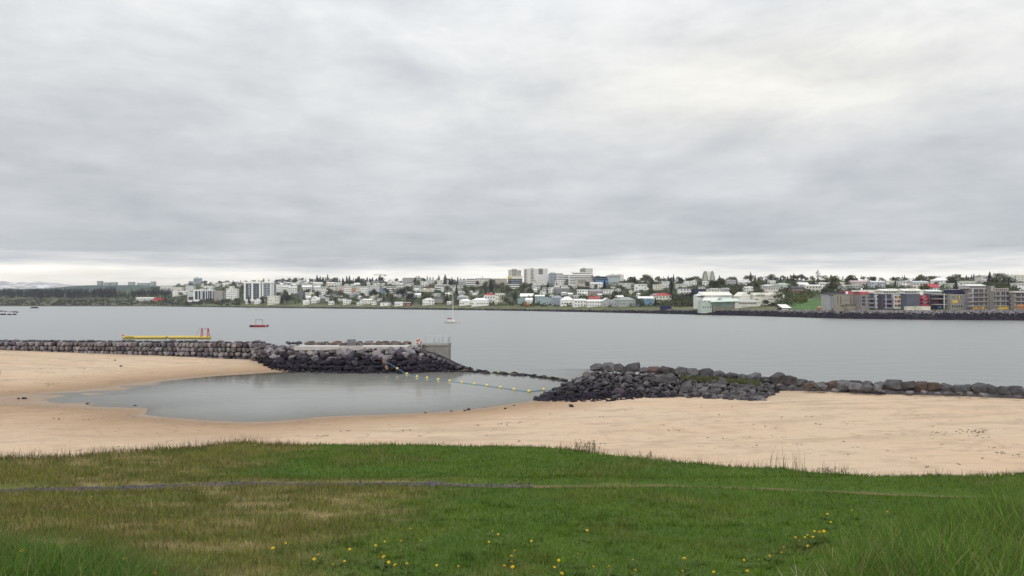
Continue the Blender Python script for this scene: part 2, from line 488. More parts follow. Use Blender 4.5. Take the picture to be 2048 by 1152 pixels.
def sward_color(x, y):
    brown, straw, n1, n2, lush = grass_tint(x, y)
    g1 = np.array([0.060, 0.126, 0.010]); g2 = np.array([0.105, 0.176, 0.018])
    b1 = np.array([0.190, 0.172, 0.046]); b2 = np.array([0.42, 0.34, 0.18])
    c = g1 + (g2 - g1) * n2[..., None]
    c = c * (1 - brown[..., None]) + b1 * brown[..., None] * (0.8 + 0.5 * n2[..., None])
    c = c * (1 - 0.62 * straw[..., None]) + b2 * 0.62 * straw[..., None]
    return c
xs = np.arange(-34, 34.01, 0.2); ys = np.arange(-4, 37.01, 0.2)
XX, YY = np.meshgrid(xs, ys)
ZZ = lawn_z(XX, YY)
cols = sward_color(XX.ravel(), YY.ravel()) * 0.85
M_TURF = mat('turf', rough=0.95, src='attr', noise=(30.0, 0.5, 1.35), bump=(40, 0.8, 0.05))
me = np_mesh('lawn', np.stack([XX.ravel(), YY.ravel(), ZZ.ravel()], 1), grid_faces(len(xs), len(ys)), M_TURF, cols, smooth=True)
tag(link('lawn', me), kind='structure', label='grassy lawn and bank above the beach', cat='lawn')

# ---- footpath: purple grey gravel that turns into a bare earth track to the right
def path_mesh():
    xs = np.arange(-24, 10.5, 0.25); w = np.linspace(-1, 1, 7)
    V = []; C = []
    for x in xs:
        hw = (0.62 if x < -1.8 else 0.26) + 0.2 * (float(fbm(x, 0.0, 1.5, 77)) - 0.5) * 2
        hw *= (float(sstep(10.3, 6.0, x)) * 0.8 + 0.2) * (0.25 + 0.75 * float(sstep(-12.6, -10.6, x)))
        for k in w:
            y = float(path_y(x)) + k * hw
            V.append((x, y, float(lawn_z(x, y)) + 0.012 - 0.02 * abs(k) ** 3))
            e = float(sstep(-2.2, -0.6, x + (float(fbm(x, y, 0.8, 79)) - .5) * 2))
            C.append(np.array([0.092, 0.076, 0.088]) * (1 - e) + np.array([0.175, 0.125, 0.060]) * e)
    return np.array(V), grid_faces(len(w), len(xs))[:, ::-1], np.array(C)
pv, pf, pc = path_mesh()
M_PATH = mat('path_gravel', rough=0.95, src='attr', noise=(26, 0.45, 1.5), bump=(30, 0.9, 0.05))
tag(link('path', np_mesh('path', pv, pf, M_PATH, pc)), kind='structure', label='narrow gravel footpath crossing the lawn', cat='path')

# ---- water
def water_material(name, body, bump1, bump2, rough, depth_attr=False, shift=0.0):
    m = bpy.data.materials.new(name); m.use_nodes = True
    t = m.node_tree; nd = t.nodes; L = t.links.new
    nd.remove(nd['Principled BSDF'])
    geo = nd.new('ShaderNodeNewGeometry')
    def noise(scale, det, sc3):
        mp = nd.new('ShaderNodeMapping'); mp.inputs['Scale'].default_value = sc3; L(geo.outputs['Position'], mp.inputs[0])
        n = nd.new('ShaderNodeTexNoise'); n.inputs['Scale'].default_value = scale; n.inputs['Detail'].default_value = det
        L(mp.outputs[0], n.inputs['Vector']); return n.outputs[0]
    patch = noise(0.02, 4, (0.22, 1.5, 1))
    r1 = nd.new('ShaderNodeMapRange'); L(patch, r1.inputs[0]); r1.inputs[1].default_value = 0.35; r1.inputs[2].default_value = 0.65; r1.inputs[3].default_value = 0.12; r1.inputs[4].default_value = 2.3
    b1 = nd.new('ShaderNodeBump'); b1.inputs['Distance'].default_value = bump1[2]; L(noise(bump1[0], 4, (0.45, 1.0, 1)), b1.inputs['Height'])
    mm = nd.new('ShaderNodeMath'); mm.operation = 'MULTIPLY'; mm.inputs[1].default_value = bump1[1]; L(r1.outputs[0], mm.inputs[0]); L(mm.outputs[0], b1.inputs['Strength'])
    b2 = nd.new('ShaderNodeBump'); b2.inputs['Distance'].default_value = bump2[2]; b2.inputs['Strength'].default_value = bump2[1]
    L(noise(bump2[0], 5, (0.6, 1.0, 1)), b2.inputs['Height']); L(b1.outputs[0], b2.inputs['Normal'])
    gl = nd.new('ShaderNodeBsdfGlossy'); gl.inputs['Roughness'].default_value = rough; L(b2.outputs[0], gl.inputs['Normal'])
    gl.inputs['Color'].default_value = (0.67, 0.68, 0.675, 1)
    df = nd.new('ShaderNodeBsdfDiffuse'); df.inputs['Color'].default_value = (*body, 1)
    fr = nd.new('ShaderNodeFresnel'); fr.inputs['IOR'].default_value = 1.33; L(b1.outputs[0], fr.inputs['Normal'])
    base = df.outputs[0]
    if depth_attr:
        at = nd.new('ShaderNodeAttribute'); at.attribute_name = 'Col'
        tr = nd.new('ShaderNodeBsdfTransparent'); tr.inputs[0].default_value = (0.90, 0.94, 0.93, 1)
        mx0 = nd.new('ShaderNodeMixShader'); L(at.outputs['Fac'], mx0.inputs[0]); L(tr.outputs[0], mx0.inputs[1]); L(df.outputs[0], mx0.inputs[2])
        base = mx0.outputs[0]
    mx = nd.new('ShaderNodeMixShader'); L(fr.outputs[0], mx.inputs[0]); L(base, mx.inputs[1]); L(gl.outputs[0], mx.inputs[2])
    L(mx.outputs[0], nd['Material Output'].inputs[0])
    return m
M_SEA = water_material('sea_water', (0.20, 0.215, 0.215), (0.22, 0.16, 0.6), (1.3, 0.16, 0.16), 0.28)
M_LAG = water_material('lagoon_water', (0.34, 0.345, 0.315), (0.55, 0.085, 0.3), (2.4, 0.09, 0.08), 0.05, True)
LX0, LX1, LY0, LY1 = -150.0, 12.0, 58.0, 112.5
mb = MB()
for (x0, x1, y0, y1) in ((-9000, LX0, 40, 4000), (LX1, 9000, 40, 4000), (LX0, LX1, LY1, 4000)):
    mb.add([(x0, y0, 0), (x1, y0, 0), (x1, y1, 0), (x0, y1, 0)], [(0, 1, 2, 3)])
tag(mb.build('sea_water', M_SEA), kind='structure', label='calm grey sea filling the inlet', cat='sea')
xs = np.linspace(LX0, LX1, 217); ys = np.linspace(LY0, LY1, 110)
XX, YY = np.meshgrid(xs, ys); bed = beach_z(XX, YY)
alpha = 1 - np.exp(-np.maximum(0, -bed) * 3.2)
me = np_mesh('lagoon_water', np.stack([XX.ravel(), YY.ravel(), np.zeros(XX.size)], 1), grid_faces(len(xs), len(ys)), M_LAG, np.repeat(alpha.ravel()[:, None], 3, 1), smooth=True)
tag(link('lagoon_water', me), kind='structure', label='still shallow water of the sheltered lagoon', cat='lagoon')
# sea bed sheet, far below, so that the world is closed
mb = MB(); mb.add([(-9000, -300, -3), (9000, -300, -3), (9000, 9000, -3), (-9000, 9000, -3)], [(0, 1, 2, 3)])
tag(mb.build('ground', M_SAND), kind='structure', label='ground under everything', cat='ground')

# ---- far shore and hillside
y_shore = interp([(-1200,613),(-300,612.6),(0,612.5),(300,612.6),(480,615),(600,616.5),(800,618.8),(1000,621.2),(1250,626),(1400,629.5),(1520,632.5),(1640,636),(1700,637.5),(1850,639.5),(2048,641),(2400,643),(3200,646)])
y_bank = interp([(-1200,611),(0,610.5),(300,610.3),(480,612.3),(600,613.3),(800,615.3),(1000,617.6),(1250,620.6),(1400,620.8),(1520,621),(1640,622),(1850,622.5),(2048,622),(2400,621),(3200,620)])
y_ridge = interp([(-1200,588),(0,590),(200,586),(300,577),(400,569),(500,566),(600,562),(700,563),(800,563.5),(900,563),(1000,568),(1100,566),(1250,564),(1400,562),(1600,561),(1800,562),(2048,558),(2400,556),(3200,556)])
d_ridge = interp([(-1200,2500),(0,2500),(300,2250),(500,1900),(800,1600),(1000,1430),(1200,1300),(1500,1050),(1800,900),(2048,860),(3200,800)])
def d_shore(px): return EYE * F / (y_shore(px) - HOR)
def hill_z_pd(px, d):
    px = np.asarray(px, float); d = np.asarray(d, float)
    ds = d_shore(px); db = ds * 1.018 + 3.0
    zb = EYE + (HOR - y_bank(px)) * db / F
    dr = d_ridge(px); zr = EYE + (HOR - y_ridge(px)) * dr / F
    t = (d - db) / (dr - db)
    up = zb + (zr - zb) * np.clip(t, 0, 1)
    up = up + np.where(t > 1, -0.02 * (d - dr) * 1.0, 0)
    up = np.maximum(up, np.where(t > 1, 4.0, -99))
    bankz = zb * np.clip((d - ds) / (db - ds), -0.8, 1)
    return np.where(d < db, bankz, up)
def hill_z(x, y):
    return hill_z_pd(bearing_px(x, y), y)
_HA = {}
def hill_at(px, py):
    """distance of the hillside point seen at picture position (px, py)"""
    k = round(float(px) * 2) / 2
    if k not in _HA:
        d = np.linspace(float(d_shore(k)) * 1.018 + 3.0, float(d_ridge(k)), 160)
        _HA[k] = (d[::-1], (HOR - (hill_z_pd(np.full(160, k), d) - EYE) * F / d)[::-1])
    d, y = _HA[k]
    return float(np.interp(py, y, d))
pxs = np.linspace(-1100, 3100, 330)
V = []
rows = np.concatenate([np.linspace(-0.02, 0.0, 2), np.linspace(0.004, 1.0, 70), np.linspace(1.05, 2.6, 16)])
for r_ in rows:
    ds = d_shore(pxs); dr = d_ridge(pxs)
    d = ds + (dr - ds) * r_
    z = hill_z_pd(pxs, d)
    z = z + np.where(r_ > 0.03, (fbm(PX(pxs, d), d, 60.0, 5) - 0.5) * 1.2, 0)
    V.append(np.stack([PX(pxs, d), d, z], 1))
V = np.concatenate(V)
hx, hy = V[:, 0], V[:, 1]
hpx = bearing_px(hx, hy); ht = (hy - d_shore(hpx)) / (d_ridge(hpx) - d_shore(hpx))
c = np.array([0.070, 0.085, 0.042])[None] * (0.75 + 0.6 * fbm(hx, hy, 40, 8))[:, None]
gr = (sstep(0.018, 0.03, ht) * (1 - sstep(0.07, 0.12, ht)))[:, None]
c = c * (1 - gr) + gr * np.array([0.115, 0.125, 0.058]) * (0.75 + 0.5 * fbm(hx, hy, 25, 12))[:, None]
fld = (sstep(1560, 1600, hpx) * (1 - sstep(1655, 1675, hpx)) * (1 - sstep(0.22, 0.26, ht)) * sstep(0.02, 0.03, ht))[:, None]
c = c * (1 - fld) + fld * np.array([0.07, 0.145, 0.04])
bk = (1 - sstep(0.012, 0.022, ht))[:, None]
c = c * (1 - bk) + bk * np.array([0.022, 0.018, 0.028])
M_HILL = mat('hillside_ground', rough=0.95, src='attr', noise=(0.12, 0.65, 1.35))
tag(link('hill', np_mesh('hill', V, grid_faces(len(pxs), len(rows)), M_HILL, c, smooth=True)), kind='structure', label='built-up hillside across the water', cat='hill')

# ---- distant wooded rise on the left and mountains beyond
def ridge_mesh(name, d0, d1, prof, colfn, px0, px1, n=260, rows=14, seed=1, rough=1.0):
    pxs = np.linspace(px0, px1, n); V = []; C = []
    top = prof(pxs)
    for r_ in np.linspace(0, 1, rows):
        d = d0 + (d1 - d0) * r_
        zt = EYE + (HOR - top) * d1 / F
        z = zt * (math.sin(r_ * math.pi / 2)) + (fbm(pxs, np.full(n, r_ * 300), 26, seed) - 0.5) * rough * (zt * 0.25) * r_
        V.append(np.stack([PX(pxs, d), np.full(n, d), z], 1)); C.append(colfn(pxs, r_, z))
    V = np.concatenate(V)
    me = np_mesh(name, V, grid_faces(n, rows), M_HILL, np.concatenate(C), smooth=True)
    return tag(link(name, me), kind='structure')
def rise_col(px, r_, z): return np.repeat(np.array([[0.035, 0.065, 0.055]]), len(px), 0)
far_top = interp([(-1200,585),(-200,582),(100,577),(150,572),(200,570.5),(280,571),(330,573),(420,575),(700,578),(1500,580),(3200,580)])
ridge_mesh('far_hill', 3000, 4000, far_top, rise_col, -1100, 3100, seed=61, rough=0.25)
def snow_col(px, r_, z):
    n = fbm(px, np.full(len(px), r_ * 400), 14, 91)
    s = sstep(0.46, 0.58, n + 0.15 * (r_ - 0.6))[:, None]
    return np.array([0.34, 0.33, 0.34]) * (1 - s) + np.array([0.74, 0.74, 0.74]) * s
mt = interp([(-1200,552),(-300,548),(-60,560),(0,562),(30,564.5),(70,563.5),(110,566.5),(150,570),(220,575),(350,578),(1150,578),(1330,562),(1365,556),(1395,561),(1440,566),(1500,562),(1538,551),(1575,559),(1640,568),(1900,575),(3200,570)])
ridge_mesh('mountain_range', 6200, 7400, mt, snow_col, -1100, 3100, n=700, rows=22, seed=67, rough=0.5)

# =================================================================== SEA WALL, MOUNDS, BREAKWATERS
rs = random.Random(11)
def grey(lo, hi, warm=0.0, purple=0.0):
    v = rs.uniform(lo, hi)
    purple += .02; return (v * (1 + warm + purple * .55), v * (1 - purple * .25), v * (1 - warm + purple * .8))
def wet_dark(): 
    v = rs.uniform(0.010, 0.022); return (v * 1.15, v * 0.9, v * 1.5)

# ---- left sea wall of squared basalt blocks
wall = empty('sea_wall', (PX(260, 131), 131, 0.8), 'long grey sea wall of squared basalt blocks behind the left beach', 'wall')
bpy.context.view_layer.update()
def add_stone(parent, name, meshes, p, sz, rot, color):
    o = link(name, rs.choice(meshes), parent, color)
    o.location = Vector(p) - parent.location
    o.rotation_euler = rot; o.scale = sz
    return o
wall_d = interp([(-120,140),(-60,138),(0,136.5),(270,130.5),(540,124)])
wall_top_y = interp([(-120,683),(0,683.5),(270,684.5),(540,687)])
wall_bot_y = interp([(-120,694),(0,699.5),(135,707),(270,714.5),(400,720),(500,723.5),(540,726)])
P0, P1 = W(-70, 684, float(wall_d(-70))), W(548, 686, float(wall_d(548)))
wdir = Vector((P1.x - P0.x, P1.y - P0.y, 0)); wlen = wdir.length; wdir.normalize()
wrot = math.atan2(wdir.y, wdir.x); wnrm = Vector((wdir.y, -wdir.x, 0))
CH = 0.74
core = MB()
for course in range(5):
    s = rs.uniform(0, .4)
    while s < wlen:
        w_ = rs.uniform(0.62, 1.12) * (1.0 if course < 2 else 1.15)
        c_ = P0 + wdir * (s + w_ / 2)
        px = 1024 + F * c_.x / c_.y
        ztop = PZ(float(wall_top_y(px)), c_.y); zbot = PZ(float(wall_bot_y(px)), c_.y)
        zc_ = ztop - CH * (course + 0.5)
        if zc_ + CH * 0.45 > zbot and px < 545:
            p = Vector((c_.x, c_.y, zc_)) + wnrm * (0.10 * course + rs.uniform(-.06, .10))
            low = zc_ < zbot + 0.5 and px > 330
            col = grey(0.10, 0.24, rs.uniform(-.02, .10), rs.uniform(0, .12)) if rs.random() > .18 else grey(0.05, 0.10, 0, .22)
            if low and rs.random() < .5: col = grey(0.04, 0.09, 0, .2)
            add_stone(wall, 'block', BLOCKS, p, (w_ * .98, rs.uniform(.85, 1.05), CH * rs.uniform(.92, 1.02)), (rs.uniform(-.05, .05), rs.uniform(-.05, .05), wrot + rs.uniform(-.06, .06)), col)
        s += w_ + rs.uniform(-.01, .05)
s = 0
while s < wlen - 3:                                     # rough cap stones lying along the top
    w_ = rs.uniform(0.8, 1.9); c_ = P0 + wdir * (s + w_ / 2); px = 1024 + F * c_.x / c_.y
    ztop = PZ(float(wall_top_y(px)), c_.y)
    h_ = rs.uniform(.35, .75)
    add_stone(wall, 'cap_stone', STONES, Vector((c_.x, c_.y, ztop + h_ * .22)) - wnrm * rs.uniform(.7, 1.2), (w_, 1.1, h_), (rs.uniform(-.1, .1), rs.uniform(-.1, .1), wrot + rs.uniform(-.3, .3)), grey(0.055, 0.15, 0, .12))
    s += w_ * rs.uniform(.85, 1.1)
# rubble heart behind the facing, so that no light shows between the blocks
cv = []
for k in np.linspace(0, wlen - 2.2, 40):
    c_ = P0 + wdir * k; px = 1024 + F * c_.x / c_.y
    ztop = PZ(float(wall_top_y(px)), c_.y) - .12
    for off, zz in ((-0.18, -1.6), (-0.18, ztop), (-2.6, ztop), (-4.2, -1.6)):
        q = c_ + wnrm * off; cv.append((q.x - wall.location.x, q.y - wall.location.y, zz - wall.location.z))
cf = []
for i in range(39):
    for j in range(3):
        a = i * 4 + j; cf.append((a, a + 1, a + 5, a + 4))
MB().add(cv, cf).build('rubble_core', M_STONE, wall, (0.015, 0.013, 0.018))  # near-black base colour paints shade into the gaps between blocks

# ---- rock mound with the bathing deck
mound = empty('rock_mound', (PX(720, 112), 112, 0), 'broad rock mound with dark wet foot beside the lagoon', 'breakwater')
base_y = interp([(505,724),(520,731),(540,739),(570,743.5),(650,746),(800,747),(870,745),(905,742),(940,739)])
top_y = interp([(505,700),(530,697),(560,694),(610,694),(800,695),(835,693),(860,703),(890,716),(915,729),(940,738)])
def mound_pt(px, v):
    db = EYE * F / (float(base_y(px)) - HOR)
    zt = float(np.interp(px, [505, 540, 840, 870, 900, 940], [2.2, 2.85, 3.0, 2.35, 1.5, 0.25]))
    dt = (EYE - zt) * F / (float(top_y(px)) - HOR)
    d = db + (dt - db) * v; z = zt * v
    return Vector((PX(px, d), d, z))
cnt = 0
v = 0.0; row = 0
while v <= 1.03:
    px = 508 + rs.uniform(0, 6)
    while px < 938:
        big = 0.5 + 0.5 * min(1, v * 1.3)
        s_ = rs.choice([.6, .8, .95, 1.1, 1.3, 1.7]) * rs.uniform(.9, 1.1) * big + .22
        if v > .8: s_ = min(s_, 1.0)
        if px > 845: s_ = min(s_, .85)
        p = mound_pt(px, min(v + rs.uniform(-.05, .05), .93)) - Vector((0, 0, .25 if px > 845 else 0))
        dk = v + rs.uniform(-.16, .16) + (0.12 if px < 560 else 0) - max(0, (px - 835) / 150)
        if dk < 0.50: col = wet_dark()
        elif dk < 0.62: col = grey(0.03, 0.07, 0, .22)
        else: col = grey(0.10, 0.25, rs.uniform(-.02, .08), .08)
        add_stone(mound, 'boulder', STONES, p + Vector((0, rs.uniform(-.2, .2), rs.uniform(-.22, .10))), (s_ * rs.uniform(.9, 1.3), s_, s_ * rs.uniform(.85, 1.15)), (rs.uniform(-.4, .4), rs.uniform(-.4, .4), rs.uniform(0, 6.28)), col)
        cnt += 1
        px += s_ * F / 112 * rs.uniform(.72, .95)
    v += 0.19 if v < .5 else .19; row += 1
mv = []
for px in np.linspace(500, 942, 60):
    for v_ in (-.25, .5, 0.97):
        q = mound_pt(px, v_) - Vector((0, -.25, .30)); mv.append(q - mound.location)
    q = mound_pt(px, 0.97); mv.append(Vector((q.x, q.y + 5, q.z - .35)) - mound.location); mv.append(Vector((q.x, q.y + 10, -1.5)) - mound.location)
MB().add(mv, [(i * 5 + j, (i + 1) * 5 + j, (i + 1) * 5 + j + 1, i * 5 + j + 1) for i in range(59) for j in range(4)]).build('rubble_core', M_STONE, mound, (0.012, 0.010, 0.016))  # core coloured almost black: shade between the boulders is put into its colour
# dark stones standing along the seaward edge of the deck
px = 578
while px < 832:
    s_ = rs.uniform(.7, 1.5)
    add_stone(mound, 'edge_stone', STONES, Vector((PX(px, 122.2), 122.2 + rs.uniform(-.3, .3), 3.22 + .1 * s_)), (s_ * 1.25, s_, s_ * .62), (rs.uniform(-.2, .2), rs.uniform(-.2, .2), rs.uniform(0, 6)), grey(.05, .13, .02, .16) if rs.random() > .25 else (0.13, 0.075, 0.06))
    px += s_ * 12.4 * rs.uniform(.85, 1.4)

# loose stones closing the join between the sea wall and the deck
for i in range(34):
    px = rs.uniform(512, 602); d = rs.uniform(116.5, 122.5); s_ = rs.uniform(.6, 1.15)
    add_stone(mound, 'boulder', STONES, Vector((PX(px, d), d, 2.72 + rs.uniform(-.1, .2))), (s_ * 1.2, s_, s_ * .75), (rs.uniform(-.3, .3), rs.uniform(-.3, .3), rs.uniform(0, 6)), grey(.07, .19, .02, .08))

# rubble in the gaps between the boulders
pos = []; siz = []; cl = []
for i in range(420):
    px = rs.uniform(508, 945); v_ = rs.uniform(-.03, 1)
    p = mound_pt(px, v_); pos.append(np.array(p) + [0, rs.uniform(-.3, .1), rs.uniform(-.15, .05)]); siz.append(rs.uniform(.25, .6))
    cl.append(wet_dark() if v_ < .5 else grey(.04, .12, 0, .1))
o = link('rubble', stone_mass('rubble', [p - np.array(mound.location) for p in pos], siz, cl), mound); o['kind'] = 'stuff'

# ---- bathing deck: pale concrete strip along the top of the mound
deck = empty('bathing_deck', (PX(708, 118), 118, 2.9), 'pale concrete bathing deck along the top of the rock mound', 'deck')
x0, x1 = PX(594, 117.5) - deck.location.x, PX(818, 117.5) - deck.location.x
MB().box(x0, x1, -2.2, 2.6, -0.35, 0.22).build('slab', M_DECK, deck)
MB().box(x0 + .3, x1 - .6, 2.62, 3.0, -0.2, 0.52).build('low_wall', M_CONC, deck)
for k in range(9):
    a = x0 + .3 + k * (x1 - x0 - 1.2) / 9
    MB().box(a + .15, a + (x1 - x0 - 1.2) / 9 - .2, 2.12, 2.6, 0.42, 0.50).build('bench_plank', M_WOOD, deck)
    MB().box(a + .5, a + .62, 2.2, 2.55, 0.222, 0.42).build('bench_bracket', M_CONC, deck)
b0, b1 = PX(678, 117) - deck.location.x, PX(726, 117) - deck.location.x
for k in range(3):
    w3 = (b1 - b0) / 3
    MB().box(b0 + k * w3 + .06, b0 + (k + 1) * w3 - .06, -1.35, -0.95, 0.222, 0.40).build('low_step', M_CONC, deck)

# slatted timber screen standing on the deck
scr = empty('timber_screen', (PX(703, 120), 120.1, 3.04), 'small grey slatted timber screen on the bathing deck', 'screen')
sw = 17 * 120 / F
for k in range(9):
    MB().box(-sw / 2 + k * sw / 9 + .01, -sw / 2 + (k + 1) * sw / 9 - .025, -.03, .03, 0, .98).build('slat', M_PAINT, scr, (.16, .16, .17))
for z_ in (.22, .78): MB().box(-sw / 2, sw / 2, .032, .08, z_ - .05, z_ + .05).build('rail', M_PAINT, scr, (.12, .12, .13))

# ---- concrete pier head with railing
PD = 117.0
pier = empty('concrete_pier_head', (PX(868, PD), PD, 0), 'square concrete pier head with steel railing at the mound end', 'pier')
sc_ = PD / F
ptop = PZ(689, PD)
MB().box(PX(836, PD) - pier.location.x, PX(897, PD) - pier.location.x, 0, 4.6, -1.5, ptop - .22).build('wall', M_CONC, pier)
MB().box(PX(834, PD) - pier.location.x, PX(897.6, PD) - pier.location.x, -.12, 4.7, ptop - .218, ptop).build('deck_slab', M_CONC, pier)
def rail_line(pts, parent, z0, h, base=None):
    for q in pts:
        MB().bar((q[0], q[1], z0), (q[0], q[1], z0 + h), .035, 6).build('post', M_STEEL, parent)
    for a, b in zip(pts, pts[1:]):
        for hh in (h, h * .52):
            MB().bar((a[0], a[1], z0 + hh), (b[0], b[1], z0 + hh), .028, 6).build('rail', M_STEEL, parent)
lx = lambda p: PX(p, PD) - pier.location.x
rail_line([(lx(845), 4.5), (lx(862), 4.5), (lx(879), 4.5), (lx(896.5), 4.5), (lx(896.5), 2.2), (lx(896.5), .1)], pier, ptop, 1.15)
rail_line([(lx(869.5), .1), (lx(869.5), .12)], pier, ptop - 1.3, 2.4)
rail_line([(lx(878), .1), (lx(887), .1), (lx(896.5), .1)], pier, ptop, 1.15)
for k in range(5): MB().bar((lx(871.5), -.05, ptop - .4 - k * .35), (lx(876), -.05, ptop - .4 - k * .35), .02).build('ladder_rung', M_STEEL, pier)
for xx in (871.5, 876): MB().bar((lx(xx), -.05, ptop + .5), (lx(xx), -.05, ptop - 2.1), .025).build('ladder_stile', M_STEEL, pier)

# ---- lifebuoy on its post
lb = empty('lifebuoy_post', (PX(837.5, 116), 116, PZ(691, 116)), 'red and white lifebuoy on a white post beside the pier head', 'lifebuoy')
for sx_ in (-.42, .42): MB().bar((sx_, 0, -.9), (sx_, 0, 1.12), .035).build('post', M_PAINT, lb, (.7, .68, .66))
MB().box(-.46, .46, .03, .06, .22, 1.08).build('back_board', M_PAINT, lb, (.62, .56, .54))
def ring_segment(a0, a1, R0, r, n=4, k=7):
    vs = []; fs = []
    for i in range(n + 1):
        a = a0 + (a1 - a0) * i / n
        for j in range(k):
            b = 2 * math.pi * j / k
            rr = R0 + r * math.cos(b); vs.append((rr * math.cos(a), r * math.sin(b), rr * math.sin(a)))
    for i in range(n):
        for j in range(k): fs.append((i * k + j, i * k + (j + 1) % k, (i + 1) * k + (j + 1) % k, (i + 1) * k + j))
    return vs, fs
ring = link('ring', None, lb); ring.location = (0, -.12, .65)
for q in range(8):
    vs, fs = ring_segment(q * math.pi / 4, (q + 1) * math.pi / 4, .33, .085)
    MB().add(vs, fs).build('ring_section', M_PAINT, ring, (.62, .06, .035) if q % 2 else (.78, .76, .74))

# ---- timber planks leaning on the mound where the float line is tied
pl = empty('timber_planks', (PX(771, 109), 109, .6), 'pair of brown planks leaning on the dark mound rocks', 'planks')
for a, b in ((0, 0), (4.2, .4)):
    p = W(765 + a, 718 + b, 109.4) - pl.location; q = W(773.5 + a * .6, 739 + b, 106.6) - pl.location
    MB().bar(p, q, .11, 4).build('plank', mat('wet_timber', (.22, .13, .085), .8, noise=(4, .7, 1.2)), pl)

# ---- float line: blue rope with yellow floats
fl = empty('float_line', (*G(930, 764), 0), 'blue rope with a row of yellow floats across the lagoon mouth', 'float line')
fpts = [W(770, 722, 108.6), W(794.6, 737, 106.6)]
FLOATS = [(813.8,746.8),(834,752.5),(854.3,755),(876.6,758),(899.6,761),(923.6,764),(948.5,767),(974,770.4),(1001,774),(1028,778.2),(1058,782),(1087,778.5)]
flo = [W(794.6, 737, 106.6)]
for a, b in FLOATS:
    g = G(a, b + 2, 0); fpts.append(Vector((g[0], g[1], .03))); flo.append(Vector((g[0], g[1], .10)))
fpts.append(W(1112, 783, 77.5))
rope = MB()
for a, b in zip(fpts, fpts[1:]): rope.bar(a - fl.location, b - fl.location, .035, 5)
rope.build('rope', mat('blue_rope', (.10, .24, .36), .8), fl)
def uv_ball(rx, ry, rz, n=10, m=7):
    vs = [(0, 0, rz)]; fs = []
    for i in range(1, m):
        a = math.pi * i / m
        for j in range(n): b = 2 * math.pi * j / n; vs.append((rx * math.sin(a) * math.cos(b), ry * math.sin(a) * math.sin(b), rz * math.cos(a)))
    vs.append((0, 0, -rz))
    for j in range(n): fs.append((0, 1 + j, 1 + (j + 1) % n))
    for i in range(m - 2):
        for j in range(n): a = 1 + i * n; fs.append((a + j, a + n + j, a + n + (j + 1) % n, a + (j + 1) % n))
    l = len(vs) - 1; a = 1 + (m - 2) * n
    for j in range(n): fs.append((l, a + (j + 1) % n, a + j))
    return vs, fs
vs, fs = uv_ball(.18, .18, .17); FM = MB().add(vs, fs).mesh('float_mesh', M_PAINT, True)
for q in flo: link('float', FM, fl, (.74, .55, .15), loc=q - fl.location)

# ---- half-drowned stone weir between the two mounds
weir = empty('stone_weir', (*G(1010, 748), 0), 'low line of dark weedy stones closing the lagoon mouth', 'weir')
for i in range(150):
    t = i / 149.0
    px = 868 + t * 262 + rs.uniform(-2, 2); py = np.interp(px, [868, 935, 1000, 1060, 1130], [741, 742.5, 747, 752, 761]) + rs.uniform(-2.2, 2.2)
    g = G(px, py); s_ = rs.uniform(.45, 1.0) * (1.15 if px < 950 else .9)
    col = wet_dark() if rs.random() > .22 else (0.10, 0.10, 0.045)
    add_stone(weir, 'stone', STONES, (g[0], g[1], rs.uniform(-.12, .12)), (s_ * 1.3, s_, s_ * .6), (rs.uniform(-.3, .3), rs.uniform(-.3, .3), rs.uniform(0, 6)), col)

# ---- right breakwater: row of big boulders above a rubble slope
bw = empty('boulder_breakwater', (PX(1500, 78), 78, 1), 'long breakwater of rounded grey boulders above dark rubble on the right', 'breakwater')
bl_d = interp([(1170,84.5),(1350,81.5),(1500,78.5),(1600,77),(1743,72.5),(1900,69.5),(2048,66.5),(2300,62)])
bl_y = interp([(1170,741.5),(1200,742.5),(1270,746),(1350,752),(1420,757),(1500,762),(1560,768),(1640,777),(1743,777),(1900,784),(2048,790.5),(2300,800)])
px = 1181.0
while px < 2230:
    d = float(bl_d(px)); w_ = rs.choice([19, 22, 25, 28, 31]) * rs.uniform(.9, 1.1) * (1.0 if px < 1500 else 1.08)
    wm = w_ * d / F; hm = wm * rs.uniform(.62, .80); hm = min(max(hm, .72), 1.15)
    c_ = W(px + w_ / 2, float(bl_y(px + w_ / 2)), d)
    r_ = rs.random()
    col = grey(.05, .125, rs.uniform(-.04, .05), 0.04) if r_ > .08 else (rs.uniform(.075, .095), .058, .05)
    if px > 1880 and rs.random() < .5: col = grey(.05, .09, -.03, .05)
    add_stone(bw, 'boulder', BOULDERS, c_ + Vector((0, rs.uniform(-.2, .2), hm * .42)), (wm * 1.05, wm * rs.uniform(.85, 1.1), hm * 1.3), (rs.uniform(-.2, .2), rs.uniform(-.28, .28), rs.uniform(-.6, .6) + rs.choice([0, 3.14])), col)
    if 1560 < px < 1760 and rs.random() < .75:
        q = W(px + w_ * .4, float(bl_y(px)) + rs.uniform(1, 5), d - rs.uniform(1.0, 1.8)); s_ = rs.uniform(.7, 1.25)
        add_stone(bw, 'boulder', BOULDERS, q + Vector((0, 0, s_ * .2)), (s_ * 1.2, s_, s_ * .9), (rs.uniform(-.2, .2), rs.uniform(-.2, .2), rs.uniform(0, 6)), grey(.08, .17, -.02, .05) if rs.random() > .15 else (.10, .075, .06))
    if px > 1500 and rs.random() < .8:
        q = W(px + w_ * .7, float(bl_y(px)) + rs.uniform(2, 6), d - rs.uniform(.8, 2.0)); s_ = rs.uniform(.3, .75)
        add_stone(bw, 'stone', STONES, q + Vector((0, 0, .02)), (s_ * 1.3, s_, s_ * .7), (rs.uniform(-.2, .2), rs.uniform(-.2, .2), rs.uniform(0, 6)), grey(.08, .17, 0, .05))
    px += w_ * rs.uniform(.80, 1.0)
